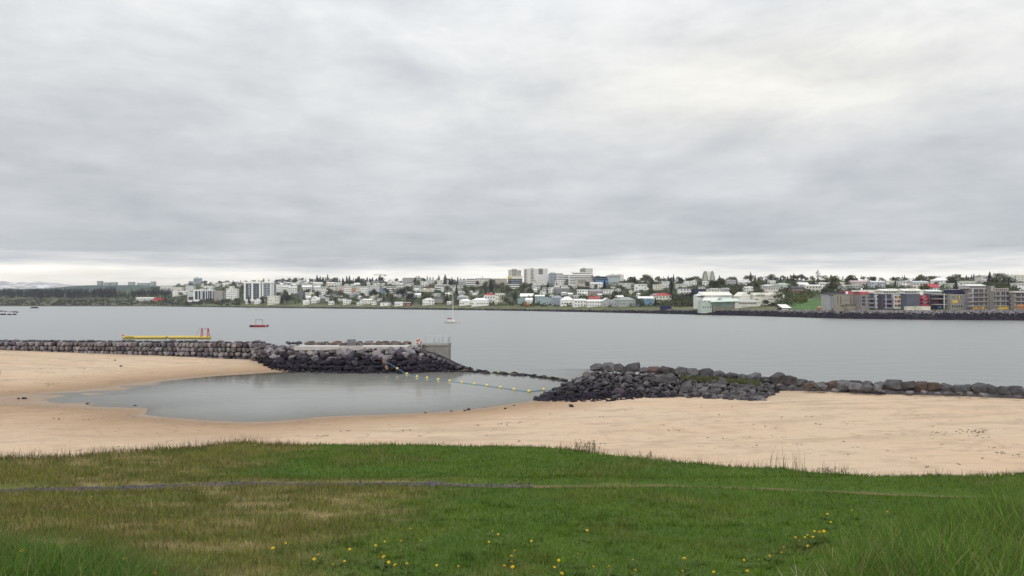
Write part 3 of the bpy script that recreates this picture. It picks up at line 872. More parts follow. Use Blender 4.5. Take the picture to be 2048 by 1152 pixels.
rb_base = interp([(1072,801),(1100,804),(1150,807),(1250,809),(1300,804),(1350,799),(1440,800),(1500,802),(1525,801),(1545,789)])
rb_bz = interp([(1072,0),(1250,.08),(1400,.5),(1545,.9)])
rb_top = interp([(1072,800),(1090,788),(1110,778),(1140,763),(1165,752),(1190,742),(1350,751),(1420,757),(1500,763),(1545,771)])
def rub_pt(px, v):
    zb = float(rb_bz(px)); db = (EYE - zb) * F / (float(rb_base(px)) - HOR)
    dt = float(np.interp(px, [1072, 1110, 1185, 1350, 1545], [77.5, 80.5, 84, 81, 77])); zt = PZ(float(rb_top(px)), dt)
    return Vector((PX(px, db + (dt - db) * v), db + (dt - db) * v, zb + (zt - zb) * v))
stones = []
v = 0.0
while v < 1.0:
    px = 1073 + rs.uniform(0, 6)
    while px < 1548:
        s_ = rs.choice([.3, .4, .5, .6, .75, .95]) * rs.uniform(.85, 1.1) * (1.15 if px > 1300 else .95)
        stones.append((px, min(max(v + rs.uniform(-.05, .05), 0), 1), s_)); px += s_ * F / 79 * rs.uniform(.8, 1.1)
    v += .105
rs.shuffle(stones)
stones.sort(key=lambda q: -q[2])
pos = []; siz = []; cl = []
def rub_col(px, v_):
    k = (px - 1075) / 400.0 + (v_ - .2) * .9 + rs.uniform(-.18, .18)
    if k < .48: return wet_dark()
    if k < .8: return grey(.03, .07, 0, .15)
    return grey(.045, .12, .02, .06)
for i, (px, v_, s_) in enumerate(stones):
    p = rub_pt(px, v_) + Vector((0, 0, rs.uniform(-.12, .08)))
    if i < 240: add_stone(bw, 'stone', STONES, p, (s_ * 1.35, s_, s_ * .8), (rs.uniform(-.4, .4), rs.uniform(-.4, .4), rs.uniform(0, 6)), rub_col(px, v_))
    else: pos.append(np.array(p - bw.location)); siz.append(s_ * 1.15); cl.append(rub_col(px, v_))
for i in range(700):
    px = rs.uniform(1073, 1548); v_ = rs.uniform(-.02, 1); p = rub_pt(px, v_)
    pos.append(np.array(p - bw.location) + [0, rs.uniform(-.25, .1), rs.uniform(-.12, .04)]); siz.append(rs.uniform(.14, .36)); cl.append(rub_col(px, v_))
o = link('rubble', stone_mass('rubble', pos, siz, cl), bw); o['kind'] = 'stuff'
mv = []
PXS = np.linspace(1068, 1560, 50)
for px in PXS:
    for v_ in (-.12, .5, 1.0): mv.append(rub_pt(px, v_) - Vector((0, -.2, .22)) - bw.location)
    q = rub_pt(px, 1.0); mv.append(Vector((q.x, q.y + 3, q.z - .4)) - bw.location); mv.append(Vector((q.x, q.y + 7, -1.5)) - bw.location)
MB().add(mv, [(i * 5 + j, (i + 1) * 5 + j, (i + 1) * 5 + j + 1, i * 5 + j + 1) for i in range(49) for j in range(4)]).build('rubble_core', M_STONE, bw, (.014, .012, .018))  # dark colour of the core paints the shade seen between the stones
# sea side of the boulder row
mv = []
PXS = np.linspace(1500, 2260, 40)
for px in PXS:
    d = float(bl_d(px)); q = W(px, float(bl_y(px)), d)
    for dy_, zz in ((-.4, q.z - .5), (.0, q.z + .15), (1.2, q.z - .2), (5.5, -1.5)): mv.append(Vector((q.x * (1 + dy_ / d), d + dy_, zz)) - bw.location)
MB().add(mv, [(i * 4 + j, (i + 1) * 4 + j, (i + 1) * 4 + j + 1, i * 4 + j + 1) for i in range(39) for j in range(3)]).build('seaward_slope', M_STONE, bw, (.07, .065, .07))

# ---- loose dark stones and seaweed on the sand
def beach_pt(px, py):
    d = 60.0
    lo, hi = 30.0, 150.0
    f = lambda d: HOR - (bz(PX(px, d), d) - EYE) * F / d
    for _ in range(22):
        m = (lo + hi) / 2
        if f(m) > py: lo = m
        else: hi = m
    d = (lo + hi) / 2
    return Vector((PX(px, d), d, bz(PX(px, d), d)))
LOOSE = [(937,820,.42,'largest dark stone at the lagoon edge near the breakwater tip'),(930,822,.26,'dark pebble touching the largest stone at the lagoon edge'),(851,826,.24,'lone dark stone on the near lagoon edge, left of the others'),
 (903,823,.20,'small dark stone on the lagoon edge below the third yellow float'),(1010,818,.3,'dark stone on wet sand below the middle yellow floats'),(1028,811,.22,'small stone at the waterline near the last yellow floats'),
 (1142,814,.62,'flat dark stone lying on sand below the rubble tip'),(37,798,.34,'left one of two dark stones in the shallow stream'),(49,798,.42,'right one of two dark stones in the shallow stream'),(175,808,.3,'lone stone in the shallow stream mouth'),
 (242,733,.45,'dark stone on dry sand below the sea wall'),(230,721,.4,'small dark stone close under the sea wall'),(270,812,.32,'small stone at the tip of the sand tongue')]
for px, py, s_, lab in LOOSE:
    p = beach_pt(px, py)
    o = link('loose_stone', rs.choice(STONES), None, (.035, .03, .032), p + Vector((0, 0, s_ * .12)), (rs.uniform(-.2, .2), rs.uniform(-.2, .2), rs.uniform(0, 6)), (s_ * 1.2, s_, s_ * .75))
    tag(o, lab, 'stone', 'loose stones on the sand')
pos = []; siz = []; cl = []
spots = [(1882,866,9),(1935,862,7),(1950,864,4),(1962,864,5),(1955,873,5),(1972,862,3),(1700,846,7),(1640,848,3),(100,770,8),(110,768,6),(95,767,6),(80,737,7),(165,737,6),(300,745,5),(450,729,4),(520,782,3),(640,872,5),(700,862,4),(1010,848,8),(1020,846,5),(960,850,4),(1350,860,5),(240,900,5),(275,900,4),(160,901,3),(1620,832,4),(2000,905,4),(1440,830,3)]
for _ in range(110): spots.append((rs.uniform(-50, 2100), rs.uniform(770, 935), rs.uniform(.6, 2.2)))
for px, py, n in spots:
    if py > LAWN_EDGE(px) + 5: continue
    c_ = beach_pt(px, py)
    if c_.z < .12 or c_.y > barrier(px) - 4: continue
    for _ in range(int(n * 1.5) + 1):
        x_ = c_.x + rs.gauss(0, .05 * n + .02); y_ = c_.y + rs.gauss(0, .05 * n + .02)
        pos.append(np.array([x_, y_, bz(x_, y_) + .01])); siz.append(rs.uniform(.05, .16)); v_ = rs.uniform(.05, .14); cl.append((v_ * 1.2, v_, v_ * .8))
o = link('seaweed_scraps', stone_mass('seaweed_scraps', pos, siz, cl, flat=.4)); tag(o, 'scattered dark seaweed scraps on the sand', 'seaweed', kind='stuff')

# =================================================================== THINGS AFLOAT
# ---- yellow inflatable jetty
yd = 203.0
j = empty('inflatable_jetty', (PX(334, yd), yd, 0), 'long yellow floating beam with red frame beyond the sea wall', 'float', rz=R(2.0))
ln = 175 * yd / F
yel = (.55, .43, .11)
for k, (a, b) in enumerate(((-ln / 2, 0.15), (.18, ln / 2))):
    m_ = MB()
    n = 12
    vs = []; ks = [a, a + .25, a + .6, b - .6, b - .25, b]; rr = [.22, .38, .43, .43, .38, .22]
    for x_, r_ in zip(ks, rr):
        for i in range(n): t = 2 * math.pi * i / n; vs.append((x_, 1.1 * r_ * math.cos(t), .42 + r_ * math.sin(t)))
    fs = [(q * n + i, q * n + (i + 1) % n, (q + 1) * n + (i + 1) % n, (q + 1) * n + i) for q in range(5) for i in range(n)] + [tuple(range(n)), tuple(range(5 * n, 6 * n))]
    m_.add(vs, fs).build('tube', M_PAINT, j, yel, True)
MB().box(-ln / 2 + 1, -ln / 2 + 3.2, -.57, -.54, .5, .66).build('dark_marking', M_PAINT, j, (.17, .12, .03))
MB().add([(-.12, -.53, .2), (.32, -.53, .2), (.12, -.53, .75), (-.12, -.6, .2), (.32, -.6, .2), (.12, -.6, .75)], [(3, 4, 5), (0, 2, 1), (0, 1, 4, 3), (1, 2, 5, 4), (2, 0, 3, 5)]).build('join_strap', M_PAINT, j, (.13, .08, .03))
red = (.50, .03, .05)
fx0, fx1 = PX(402.5, yd) - PX(334, yd), PX(415, yd) - PX(334, yd)
for x_ in (fx0, fx1):
    for y_ in (-.5, .7): MB().bar((x_, y_, .6), (x_, y_ * .6, 2.75), .11, 6).build('frame_post', M_PAINT, j, red)
MB().bar((fx1 + .05, 0, 2.7), (fx1 + .55, -.4, .7), .10, 6).build('frame_brace', M_PAINT, j, red)
MB().bar((fx0 - .1, 0, 2.75), (fx1 + .1, 0, 2.75), .08, 6).build('top_bar', M_PAINT, j, (.25, .22, .24))
for y_ in (-.25, .25): MB().bar((PX(391, yd) - PX(334, yd), y_, .9), (PX(399.5, yd) - PX(334, yd), y_, 3.1), .04, 5).build('slide_rail', M_STEEL, j)
vs, fs = uv_ball(.33, .33, .33); MB().add([(x + -ln / 2 + .1, y, z + 1.05) for x, y, z in vs], fs).build('end_buoy', M_PAINT, j, (.72, .25, .24), True)

# ---- red and black swimming raft
rd_ = 300.0
r0 = empty('swim_raft', (PX(518.5, rd_), rd_, 0), 'dark red square swimming raft with a steel frame', 'raft', rz=R(3))
rw = 31 * rd_ / F
for k, c_ in enumerate(((.03, .03, .04), (.22, .012, .03), (.24, .02, .03), (.20, .02, .03))):
    MB().box(-rw / 2 + k * rw / 4, -rw / 2 + (k + 1) * rw / 4 - .06, -2.6, 2.6, .0, .68).build('pontoon', M_PAINT, r0, c_)
MB().box(-rw / 2, rw / 2, -2.6, 2.6, .683, .80).build('deck', M_PAINT, r0, (.36, .20, .23))
for x_ in (-1.35, 1.28):
    MB().bar((x_, 0, .8), (x_, 0, 2.9), .07, 6).build('frame_post', M_PAINT, r0, (.12, .11, .12))
MB().bar((-1.42, 0, 2.9), (1.35, 0, 2.9), .07, 6).build('top_bar', M_PAINT, r0, (.12, .11, .12))
for x_ in (-.75, -.05, .6): MB().bar((x_, 0, 2.85), (x_, 0, 2.1), .03, 5).build('hanging_grip', M_PAINT, r0, (.2, .19, .2))
vs, fs = uv_ball(.42, .42, .5); MB().add([(x + rw / 2 + .15, y - 2.3, z + .55) for x, y, z in vs], fs).build('corner_buoy', M_PAINT, r0, (.72, .23, .30), True)

# ---- sailing boat at anchor
bd = 353.0
boat = empty('sailing_boat', (PX(904, bd), bd, 0), 'white sailing boat with furled red sail moored in the inlet', 'sailing boat', rz=R(-24))
L_ = 7.4
secs = [(-.5, .82, .80), (-.25, 1.12, .74), (.0, 1.2, .76), (.22, 1.0, .84), (.38, .62, .95), (.5, .05, 1.10)]
vs = []
for t, hw, fb in secs:
    vs += [(t * L_, -hw, fb), (t * L_ * .97, -hw * .8, .05), (t * L_ * .94, 0, -.3), (t * L_ * .97, hw * .8, .05), (t * L_, hw, fb)]
fs = [(i * 5 + q, i * 5 + q + 1, (i + 1) * 5 + q + 1, (i + 1) * 5 + q) for i in range(5) for q in range(4)] + [(0, 1, 2, 3, 4)]
hull = MB().add(vs, fs).build('hull', M_PAINT, boat, (.66, .65, .63), True)
MB().add([(t * L_, -hw * .97, fb - .03) for t, hw, fb in secs] + [(t * L_, hw * .97, fb - .03) for t, hw, fb in secs], [(i, i + 1, 7 + i, 6 + i) for i in range(5)]).build('deck', M_PAINT, boat, (.6, .59, .56))
MB().add([(-1.4, -.75, .74), (1.7, -.5, .82), (1.7, .5, .82), (-1.4, .75, .74), (-1.3, -.62, 1.3), (.7, -.45, 1.25), (.7, .45, 1.25), (-1.3, .62, 1.3)],
         [(4, 5, 6, 7), (0, 1, 5, 4), (1, 2, 6, 5), (2, 3, 7, 6), (3, 0, 4, 7)]).build('cabin', M_PAINT, boat, (.74, .73, .72))
for x_ in (-.9, -.2): MB().box(x_, x_ + .4, -.72, -.66, .95, 1.12).build('cabin_window', M_GLASS, boat)
MB().bar((.55, 0, .8), (.5, 0, 13.4), .15, 6, .10).build('mast', M_PAINT, boat, (.80, .76, .68))
for z_, w_ in ((6.6, .75), (9.8, .5)):
    MB().bar((.5, -w_, z_), (.5, w_, z_), .03, 5).build('spreader', M_STEEL, boat)
MB().bar((.5, 0, 1.9), (-2.9, 0, 1.75), .06, 6).build('boom', M_PAINT, boat, (.6, .6, .58))
vs, fs = uv_ball(1.65, .22, .24, 8, 6); MB().add([(x - 1.2, y, z + 2.08) for x, y, z in vs], fs).build('furled_sail', M_PAINT, boat, (.36, .02, .05), True)
MB().bar((3.55, 0, 1.15), (.5, 0, 12.9), .018, 4).build('forestay', M_STEEL, boat)
MB().bar((-3.6, 0, .85), (.5, 0, 13.2), .014, 4).build('backstay', M_STEEL, boat)
for s_ in (-1, 1): MB().bar((.5, s_ * 1.1, .8), (.5, s_ * .05, 10.0), .014, 4).build('shroud', M_STEEL, boat)
for q in ((3.2, -.25), (2.6, -.5), (3.2, .25)): MB().bar((q[0], q[1], 1.0), (q[0], q[1], 1.6), .025, 5).build('pulpit_post', M_STEEL, boat)
vs, fs = uv_ball(.24, .24, .32, 8, 6); MB().add([(x + 3.85, y, z + .75) for x, y, z in vs], fs).build('bow_fender', M_PAINT, boat, (.72, .38, .38), True)

# =================================================================== BUILDINGS ACROSS THE WATER
rb = random.Random(23)
WHITE = (.80, .80, .78); CREAM = (.74, .71, .62); PALE = (.66, .67, .66); GREYW = (.42, .43, .44); BEIGE = (.47, .44, .38); TAUPE = (.30, .28, .26)
PINK = (.60, .46, .44); TEAL = (.24, .36, .38); BLUE = (.10, .19, .34); NAVY = (.035, .045, .10); SLATE = (.085, .095, .125); DARK = (.06, .06, .075)
REDR = (.42, .055, .06); BROWN = (.15, .085, .065); MINT = (.50, .60, .54); ORANGE = (.62, .24, .05); YELL = (.62, .48, .16); GREEN_P = (.50, .57, .50)
WROOF = (.84, .84, .83); GROOF = (.30, .31, .33); DROOF = (.09, .09, .105)

def window_mesh(name, pane):
    m = MB()
    m.add([(-.5, -.06, 0), (.5, -.06, 0), (.5, -.06, 1), (-.5, -.06, 1), (-.38, -.06, .12), (.38, -.06, .12), (.38, -.06, .88), (-.38, -.06, .88),
           (-.38, -.02, .12), (.38, -.02, .12), (.38, -.02, .88), (-.38, -.02, .88), (-.5, .05, 0), (.5, .05, 0), (.5, .05, 1), (-.5, .05, 1)],
          [(0, 1, 5, 4), (1, 2, 6, 5), (2, 3, 7, 6), (3, 0, 4, 7), (0, 12, 13, 1), (1, 13, 14, 2), (2, 14, 15, 3), (3, 15, 12, 0)], 0)
    m.add([(-.38, -.02, .12), (.38, -.02, .12), (.38, -.02, .88), (-.38, -.02, .88)], [(0, 1, 2, 3)], 1)
    return m.mesh(name, [M_TRIM, pane])
M_PANE_O = mat('orange_panel', (.55, .22, .045), .5); M_PANE_Y = mat('yellow_panel', (.60, .43, .07), .5); M_PANE_R = mat('red_panel', (.34, .03, .04), .5)
WIN = {'w': window_mesh('window_mesh', M_GLASS)}
def pane_box(name, m):
    return MB().box(-.5, .5, -.07, .05, 0, 1).mesh(name, m)
WIN['r'] = pane_box('window_band_mesh', M_GLASS)
WIN['o'] = pane_box('orange_panel_mesh', M_PANE_O); WIN['y'] = pane_box('yellow_panel_mesh', M_PANE_Y); WIN['x'] = pane_box('red_panel_mesh', M_PANE_R)
def window(parent, x, y, z, w, h, kind='w', name='window'):
    return link(name, WIN[kind], parent, None, (x, y - .01, z), None, (w, 1, h))

PLACED = []          # (px0, px1, ytop, ybase, distance) of every building, to keep trees off their fronts
def house(x0, x1, yt, ye, yb, roof, wc, rc, nst, ncol, label, win='w', yaw=0.0, dep=None, name='house', cat='house', group=None, d=None, chimney=False):
    pxc = (x0 + x1) / 2
    dd = d or hill_at(pxc, yb)
    PLACED.append((x0, x1, yt, yb, dd))
    s = dd / F
    w = (x1 - x0) * s; H = max((yb - ye) * s, 2.0); Rh = max((ye - yt) * s, .35)
    dep = dep or min(max(w * .75, 7.0), 13.0)
    zg = PZ(yb, dd)
    yaw = yaw or rb.uniform(-.16, .16)
    o = empty(name, (PX(pxc, dd), dd, zg), label, cat, group, rz=yaw)
    hw = w / 2
    zb = -3.0
    m = MB()
    if roof in ('flat', 'mono', 'hip', 'none'):
        m.box(-hw, hw, 0, dep, zb, H)
    elif roof == 'gx':
        m.add([(-hw, 0, zb), (hw, 0, zb), (hw, dep, zb), (-hw, dep, zb), (-hw, 0, H), (hw, 0, H), (hw, dep, H), (-hw, dep, H), (-hw, dep / 2, H + Rh - .05), (hw, dep / 2, H + Rh - .05)],
              [(0, 1, 5, 4), (2, 3, 7, 6), (1, 2, 6, 9, 5), (3, 0, 4, 8, 7), (4, 5, 9, 8), (6, 7, 8, 9)])
    elif roof == 'gy':
        m.add([(-hw, 0, zb), (hw, 0, zb), (hw, dep, zb), (-hw, dep, zb), (-hw, 0, H), (hw, 0, H), (hw, dep, H), (-hw, dep, H), (0, 0, H + Rh - .05), (0, dep, H + Rh - .05)],
              [(0, 1, 5, 8, 4), (2, 3, 7, 9, 6), (1, 2, 6, 5), (3, 0, 4, 7), (4, 8, 9, 7), (8, 5, 6, 9)])
    m.build('wall', M_WALL, o, wc)
    ov = .35
    r = MB()
    if roof == 'flat':
        r.box(-hw - ov, hw + ov, -ov, dep + ov, H + .003, H + max(.3, Rh))
    elif roof == 'mono':
        r.add([(-hw - ov, -ov, H), (hw + ov, -ov, H), (hw + ov, dep + ov, H + Rh), (-hw - ov, dep + ov, H + Rh), (-hw - ov, -ov, H + .25), (hw + ov, -ov, H + .25), (hw + ov, dep + ov, H + Rh + .25), (-hw - ov, dep + ov, H + Rh + .25)],
              [(0, 3, 2, 1), (4, 5, 6, 7), (0, 1, 5, 4), (1, 2, 6, 5), (2, 3, 7, 6), (3, 0, 4, 7)])
    elif roof == 'hip':
        a = min(hw * .8, dep * .45)
        r.add([(-hw - ov, -ov, H), (hw + ov, -ov, H), (hw + ov, dep + ov, H), (-hw - ov, dep + ov, H), (-hw + a, dep / 2, H + Rh), (hw - a, dep / 2, H + Rh)],
              [(0, 3, 2, 1), (0, 1, 5, 4), (1, 2, 5), (2, 3, 4, 5), (3, 0, 4)])
    elif roof == 'gx':
        for sgn in (0, 1):
            ya, yb_ = (-ov, dep / 2) if sgn == 0 else (dep + ov, dep / 2)
            r.add([(-hw - ov, ya, H - .05), (hw + ov, ya, H - .05), (hw + ov, yb_, H + Rh), (-hw - ov, yb_, H + Rh), (-hw - ov, ya, H + .17), (hw + ov, ya, H + .17), (hw + ov, yb_, H + Rh + .22), (-hw - ov, yb_, H + Rh + .22)],
                  [(0, 3, 2, 1), (4, 5, 6, 7), (0, 1, 5, 4), (1, 2, 6, 5), (2, 3, 7, 6), (3, 0, 4, 7)])
    elif roof == 'gy':
        for sgn in (-1, 1):
            xa, xb = sgn * (hw + ov), 0
            r.add([(xa, -ov, H - .1), (xb, -ov, H + Rh), (xb, dep + ov, H + Rh), (xa, dep + ov, H - .1), (xa, -ov, H + .12), (xb, -ov, H + Rh + .22), (xb, dep + ov, H + Rh + .22), (xa, dep + ov, H + .12)],
                  [(0, 3, 2, 1), (4, 5, 6, 7), (0, 1, 5, 4), (1, 2, 6, 5), (2, 3, 7, 6), (3, 0, 4, 7)])
    if r.v: ro = r.build('roof', M_ROOF, o, rc)
    if chimney and r.v: MB().box(hw * .3, hw * .3 + .7, dep * .45, dep * .45 + .7, H + Rh * .5, H + Rh + .9).build('chimney', M_WALL, ro, wc)
    sh = H / nst
    for i in range(nst):
        z = i * sh + sh * .28; hh = min(sh * .5, 1.7)
        if win == 'r':
            window(o, 0, 0, z, w * .94, sh * .42, 'r', 'window_band')
        elif ncol:
            pw = w / ncol
            for k in range(ncol):
                if rb.random() < .1: continue
                window(o, -hw + (k + .5) * pw, 0, z, min(pw * .62, 2.6), hh)
    if roof == 'gy' and Rh > 1.6:
        window(o, 0, 0, H + Rh * .12, min(w * .22, 1.4), Rh * .4)
    return o

class Facade:
    """a large building described by upright boxes; positions are picture columns and rows taken at the front's distance"""
    def __init__(s, name, label, cat, px, yb, d=None, group=None, yaw=0.0):
        s.d = d or hill_at(px, yb); s.px = px; s.yb = yb
        s.k = s.d / F
        s.o = empty(name, (PX(px, s.d), s.d, PZ(yb, s.d)), label, cat, group, rz=yaw)
    def X(s, px): return (px - s.px) * s.k
    def Z(s, py): return (s.yb - py) * s.k
    def box(s, part, x0, x1, yt, yb, col, y=0.0, dep=12.0, m=None, reg=False):
        if reg: PLACED.append((x0, x1, yt, yb, s.d))
        zb = s.Z(yb); zb = zb - 3.0 if yb >= s.yb - .01 else zb
        return MB().box(s.X(x0), s.X(x1), y, y + dep, zb, s.Z(yt)).build(part, m or M_WALL, s.o, col)
    def win(s, x0, x1, yt, yb, kind='w', y=0.0, name='window'):
        return window(s.o, (s.X(x0) + s.X(x1)) / 2, y, s.Z(yb), s.X(x1) - s.X(x0), s.Z(yt) - s.Z(yb), kind, name)
    def grid(s, x0, x1, yt, yb, cols, rows, kind='w', fx=.6, fy=.55, y=0.0, skip=0.0, name='window'):
        cw = (x1 - x0) / cols; rh = (yb - yt) / rows
        for r_ in range(rows):
            for c_ in range(cols):
                if rb.random() < skip: continue
                a = x0 + cw * (c_ + .5 - fx / 2); b = a + cw * fx; t = yt + rh * (r_ + .5 - fy / 2)
                s.win(a, b, t, t + rh * fy, kind, y, name)
    def bands(s, x0, x1, yt, yb, rows, fy=.42, y=0.0):
        rh = (yb - yt) / rows
        for r_ in range(rows): s.win(x0, x1, yt + rh * (r_ + .5 - fy / 2), yt + rh * (r_ + .5 + fy / 2), 'r', y, 'window_band')
    def gable_roof(s, part, x0, x1, yt, ye, col, y, dep, facing='x'):
        a, b, H, T = s.X(x0), s.X(x1), s.Z(ye), s.Z(yt)
        if facing == 'x':
            v = [(a, y - .4, H), (b, y - .4, H), (b, y + dep + .4, H), (a, y + dep + .4, H), (a, y + dep / 2, T), (b, y + dep / 2, T)]
            f = [(0, 3, 2, 1), (0, 1, 5, 4), (2, 3, 4, 5), (1, 2, 5), (3, 0, 4)]
        else:
            c_ = (a + b) / 2
            v = [(a, y - .4, H), (b, y - .4, H), (b, y + dep, H), (a, y + dep, H), (c_, y - .4, T), (c_, y + dep, T)]
            f = [(0, 3, 2, 1), (0, 1, 4), (1, 2, 5, 4), (2, 3, 5), (3, 0, 4, 5)]
        return MB().add(v, f).build(part, M_ROOF, s.o, col)

# ---------------- left: far towers, red and white shed, office blocks
for i, (a, b, t, e) in enumerate(((194, 203, 562, 571), (208, 218, 565, 571.5), (222, 232, 564.5, 572), (256, 267, 564, 574), (274, 297, 566, 575), (301, 309, 563, 574))):
    labs = ['tiny grey tower furthest left on the wooded far rise', 'low hazy block second on the wooded far rise', 'hazy block in the middle of the wooded far rise', 'narrow hazy tower right of centre on the far rise', 'long low hazy block on the far rise', 'slim hazy tower at the end of the far rise']
    house(a, b, t, t, e, 'flat', (.33, .35, .37), (.35, .36, .38), 4, 3, labs[i], name='apartment_tower', cat='tower', group='hazy towers on the far rise', d=4010, dep=20, yaw=.01)
house(272, 308, 595, 596.4, 602, 'gx', (.62, .62, .60), WROOF, 1, 5, 'long low white shed beside the red one on the left shore', name='shed', cat='shed', d=None, dep=14, yaw=.02)
house(307.6, 323, 595.5, 595.7, 602.4, 'flat', (.55, .045, .05), (.5, .06, .06), 1, 3, 'bright red low shed on the left shore', name='shed', cat='shed', dep=12, yaw=.02)
house(320, 345, 570, 571, 584, 'mono', PALE, WROOF, 3, 5, 'pale block left of the cream one behind trees', name='apartment_block', cat='apartment block')
house(345, 364, 574, 574, 585, 'flat', CREAM, PALE, 3, 5, 'cream block behind the long low white building at left', name='apartment_block', cat='apartment block')
house(344, 373, 582, 583, 592, 'mono', WHITE, WROOF, 2, 6, 'long low white building in front of the cream block', name='office_block', cat='building')
house(371, 387, 571, 571, 585, 'flat', PALE, GREYW, 4, 4, 'grey-white block below the pale glassy tower', name='office_block', cat='building')
f = Facade('glass_tower', 'pale hazy glass tower group behind the left offices', 'tower', 389, 573, d=2600)
f.box('block', 377, 387, 562, 573, (.50, .54, .56), dep=15, reg=True); f.box('block', 387.2, 401, 556, 573, (.46, .52, .55), y=-2, dep=18, reg=True); f.box('roof_plant', 391, 395, 554.5, 556, (.5, .54, .56), dep=6)
f.bands(378, 386, 563, 572, 4); f.bands(388, 400, 557.5, 572, 6, y=-2)
f = Facade('office_block', 'white-framed office with dark glass front near the left shore', 'office', 406, 601)
f.box('wall', 387, 425, 579, 601, WHITE, dep=14, reg=True); f.box('annex', 375, 386.8, 585, 601, WHITE, y=.5, dep=10, reg=True)
f.bands(376, 386, 586.5, 591.5, 2, y=.5); f.win(376.5, 386.5, 593, 600, 'r', .5, 'glass_front')
f.box('roof_plant', 399, 404, 577.5, 579, PALE, y=3, dep=5)
for a, b in ((390, 395.5), (397, 401), (405, 410), (411.5, 414.5), (416, 418.5), (420, 423.5)): f.win(a, b, 582, 599, 'r', 0, 'glass_strip')
for k in range(4): f.box('fin', 403 + k * 5.4, 403.8 + k * 5.4, 580, 599, BLUE, y=-.4, dep=.4)
f = Facade('apartment_block', 'taupe brown apartment block between two white ones near the left shore', 'apartment block', 438, 601)
f.box('wall', 428, 446, 581, 601, (.34, .31, .29), reg=True); f.box('side_wing', 446.2, 453, 583, 601, (.22, .21, .22), y=1.5, dep=9); f.box('side_wing', 424.5, 427.8, 583, 601, (.13, .13, .14), y=1, dep=9)
f.grid(429, 445.5, 582.5, 600, 4, 5, fx=.55, fy=.5); f.grid(446.5, 452.5, 584, 600, 1, 5, fx=.6, fy=.5, y=1.5)
house(452.5, 474, 577, 577.6, 600, 'flat', WHITE, WROOF, 5, 5, 'white office block with square window grid near the left shore', name='office_block', cat='office', yaw=.05)
f = Facade('apartment_tower_pair', 'tall white and blue-grey twin apartment block at the left shore', 'apartment block', 518, 604)
f.box('tower_block', 489, 521.5, 565, 604, (.16, .18, .22), dep=16, reg=True); f.box('tower_block', 524.5, 547, 564.5, 604, (.34, .37, .41), dep=16, reg=True); f.box('stair_core', 521.7, 524.3, 565.5, 604, PALE, y=2, dep=10)
for a, b in ((488.2, 491.5), (503, 506.5), (518.5, 521.8)): f.box('white_pier', a, b, 567, 601, WHITE, y=-1.0, dep=1.0)
for a, b in ((524.3, 527), (540.5, 543.5), (545.5, 547.6)): f.box('white_pier', a, b, 566.5, 601, WHITE, y=-1.0, dep=1.0)
f.box('top_frame', 488.2, 523, 564, 567, WHITE, y=-1.3, dep=10); f.box('top_frame', 524, 548, 563.5, 566.4, WHITE, y=-1.3, dep=10); f.box('penthouse', 493, 519, 562.7, 564, WHITE, y=2, dep=8); f.box('penthouse', 528, 545, 562.2, 563.4, WHITE, y=2, dep=8)
for a, b in ((492, 497), (498.5, 502.5), (507, 512), (513, 518)): f.grid(a, b, 568, 600, 1, 9, kind='r', fx=.92, fy=.55)
for a, b in ((528, 533.5), (534.5, 540)): f.grid(a, b, 568, 600, 1, 9, kind='r', fx=.9, fy=.5)
for k in range(9): f.box('balcony', 497.2, 500.5, 570.6 + k * 3.5, 571.6 + k * 3.5, WHITE, y=-1.2, dep=1.2)
house(491, 507, 599, 601, 607.5, 'gx', WHITE, WROOF, 1, 4, 'low white house at the foot of the twin apartment block')
house(508, 519.5, 597.5, 602, 608, 'gy', WHITE, WROOF, 1, 3, 'white gabled house at the foot of the twin apartment block')
house(535, 558, 591.5, 592.5, 609, 'flat', CREAM, WROOF, 3, 5, 'white flat-roofed block right of the twin apartment block')
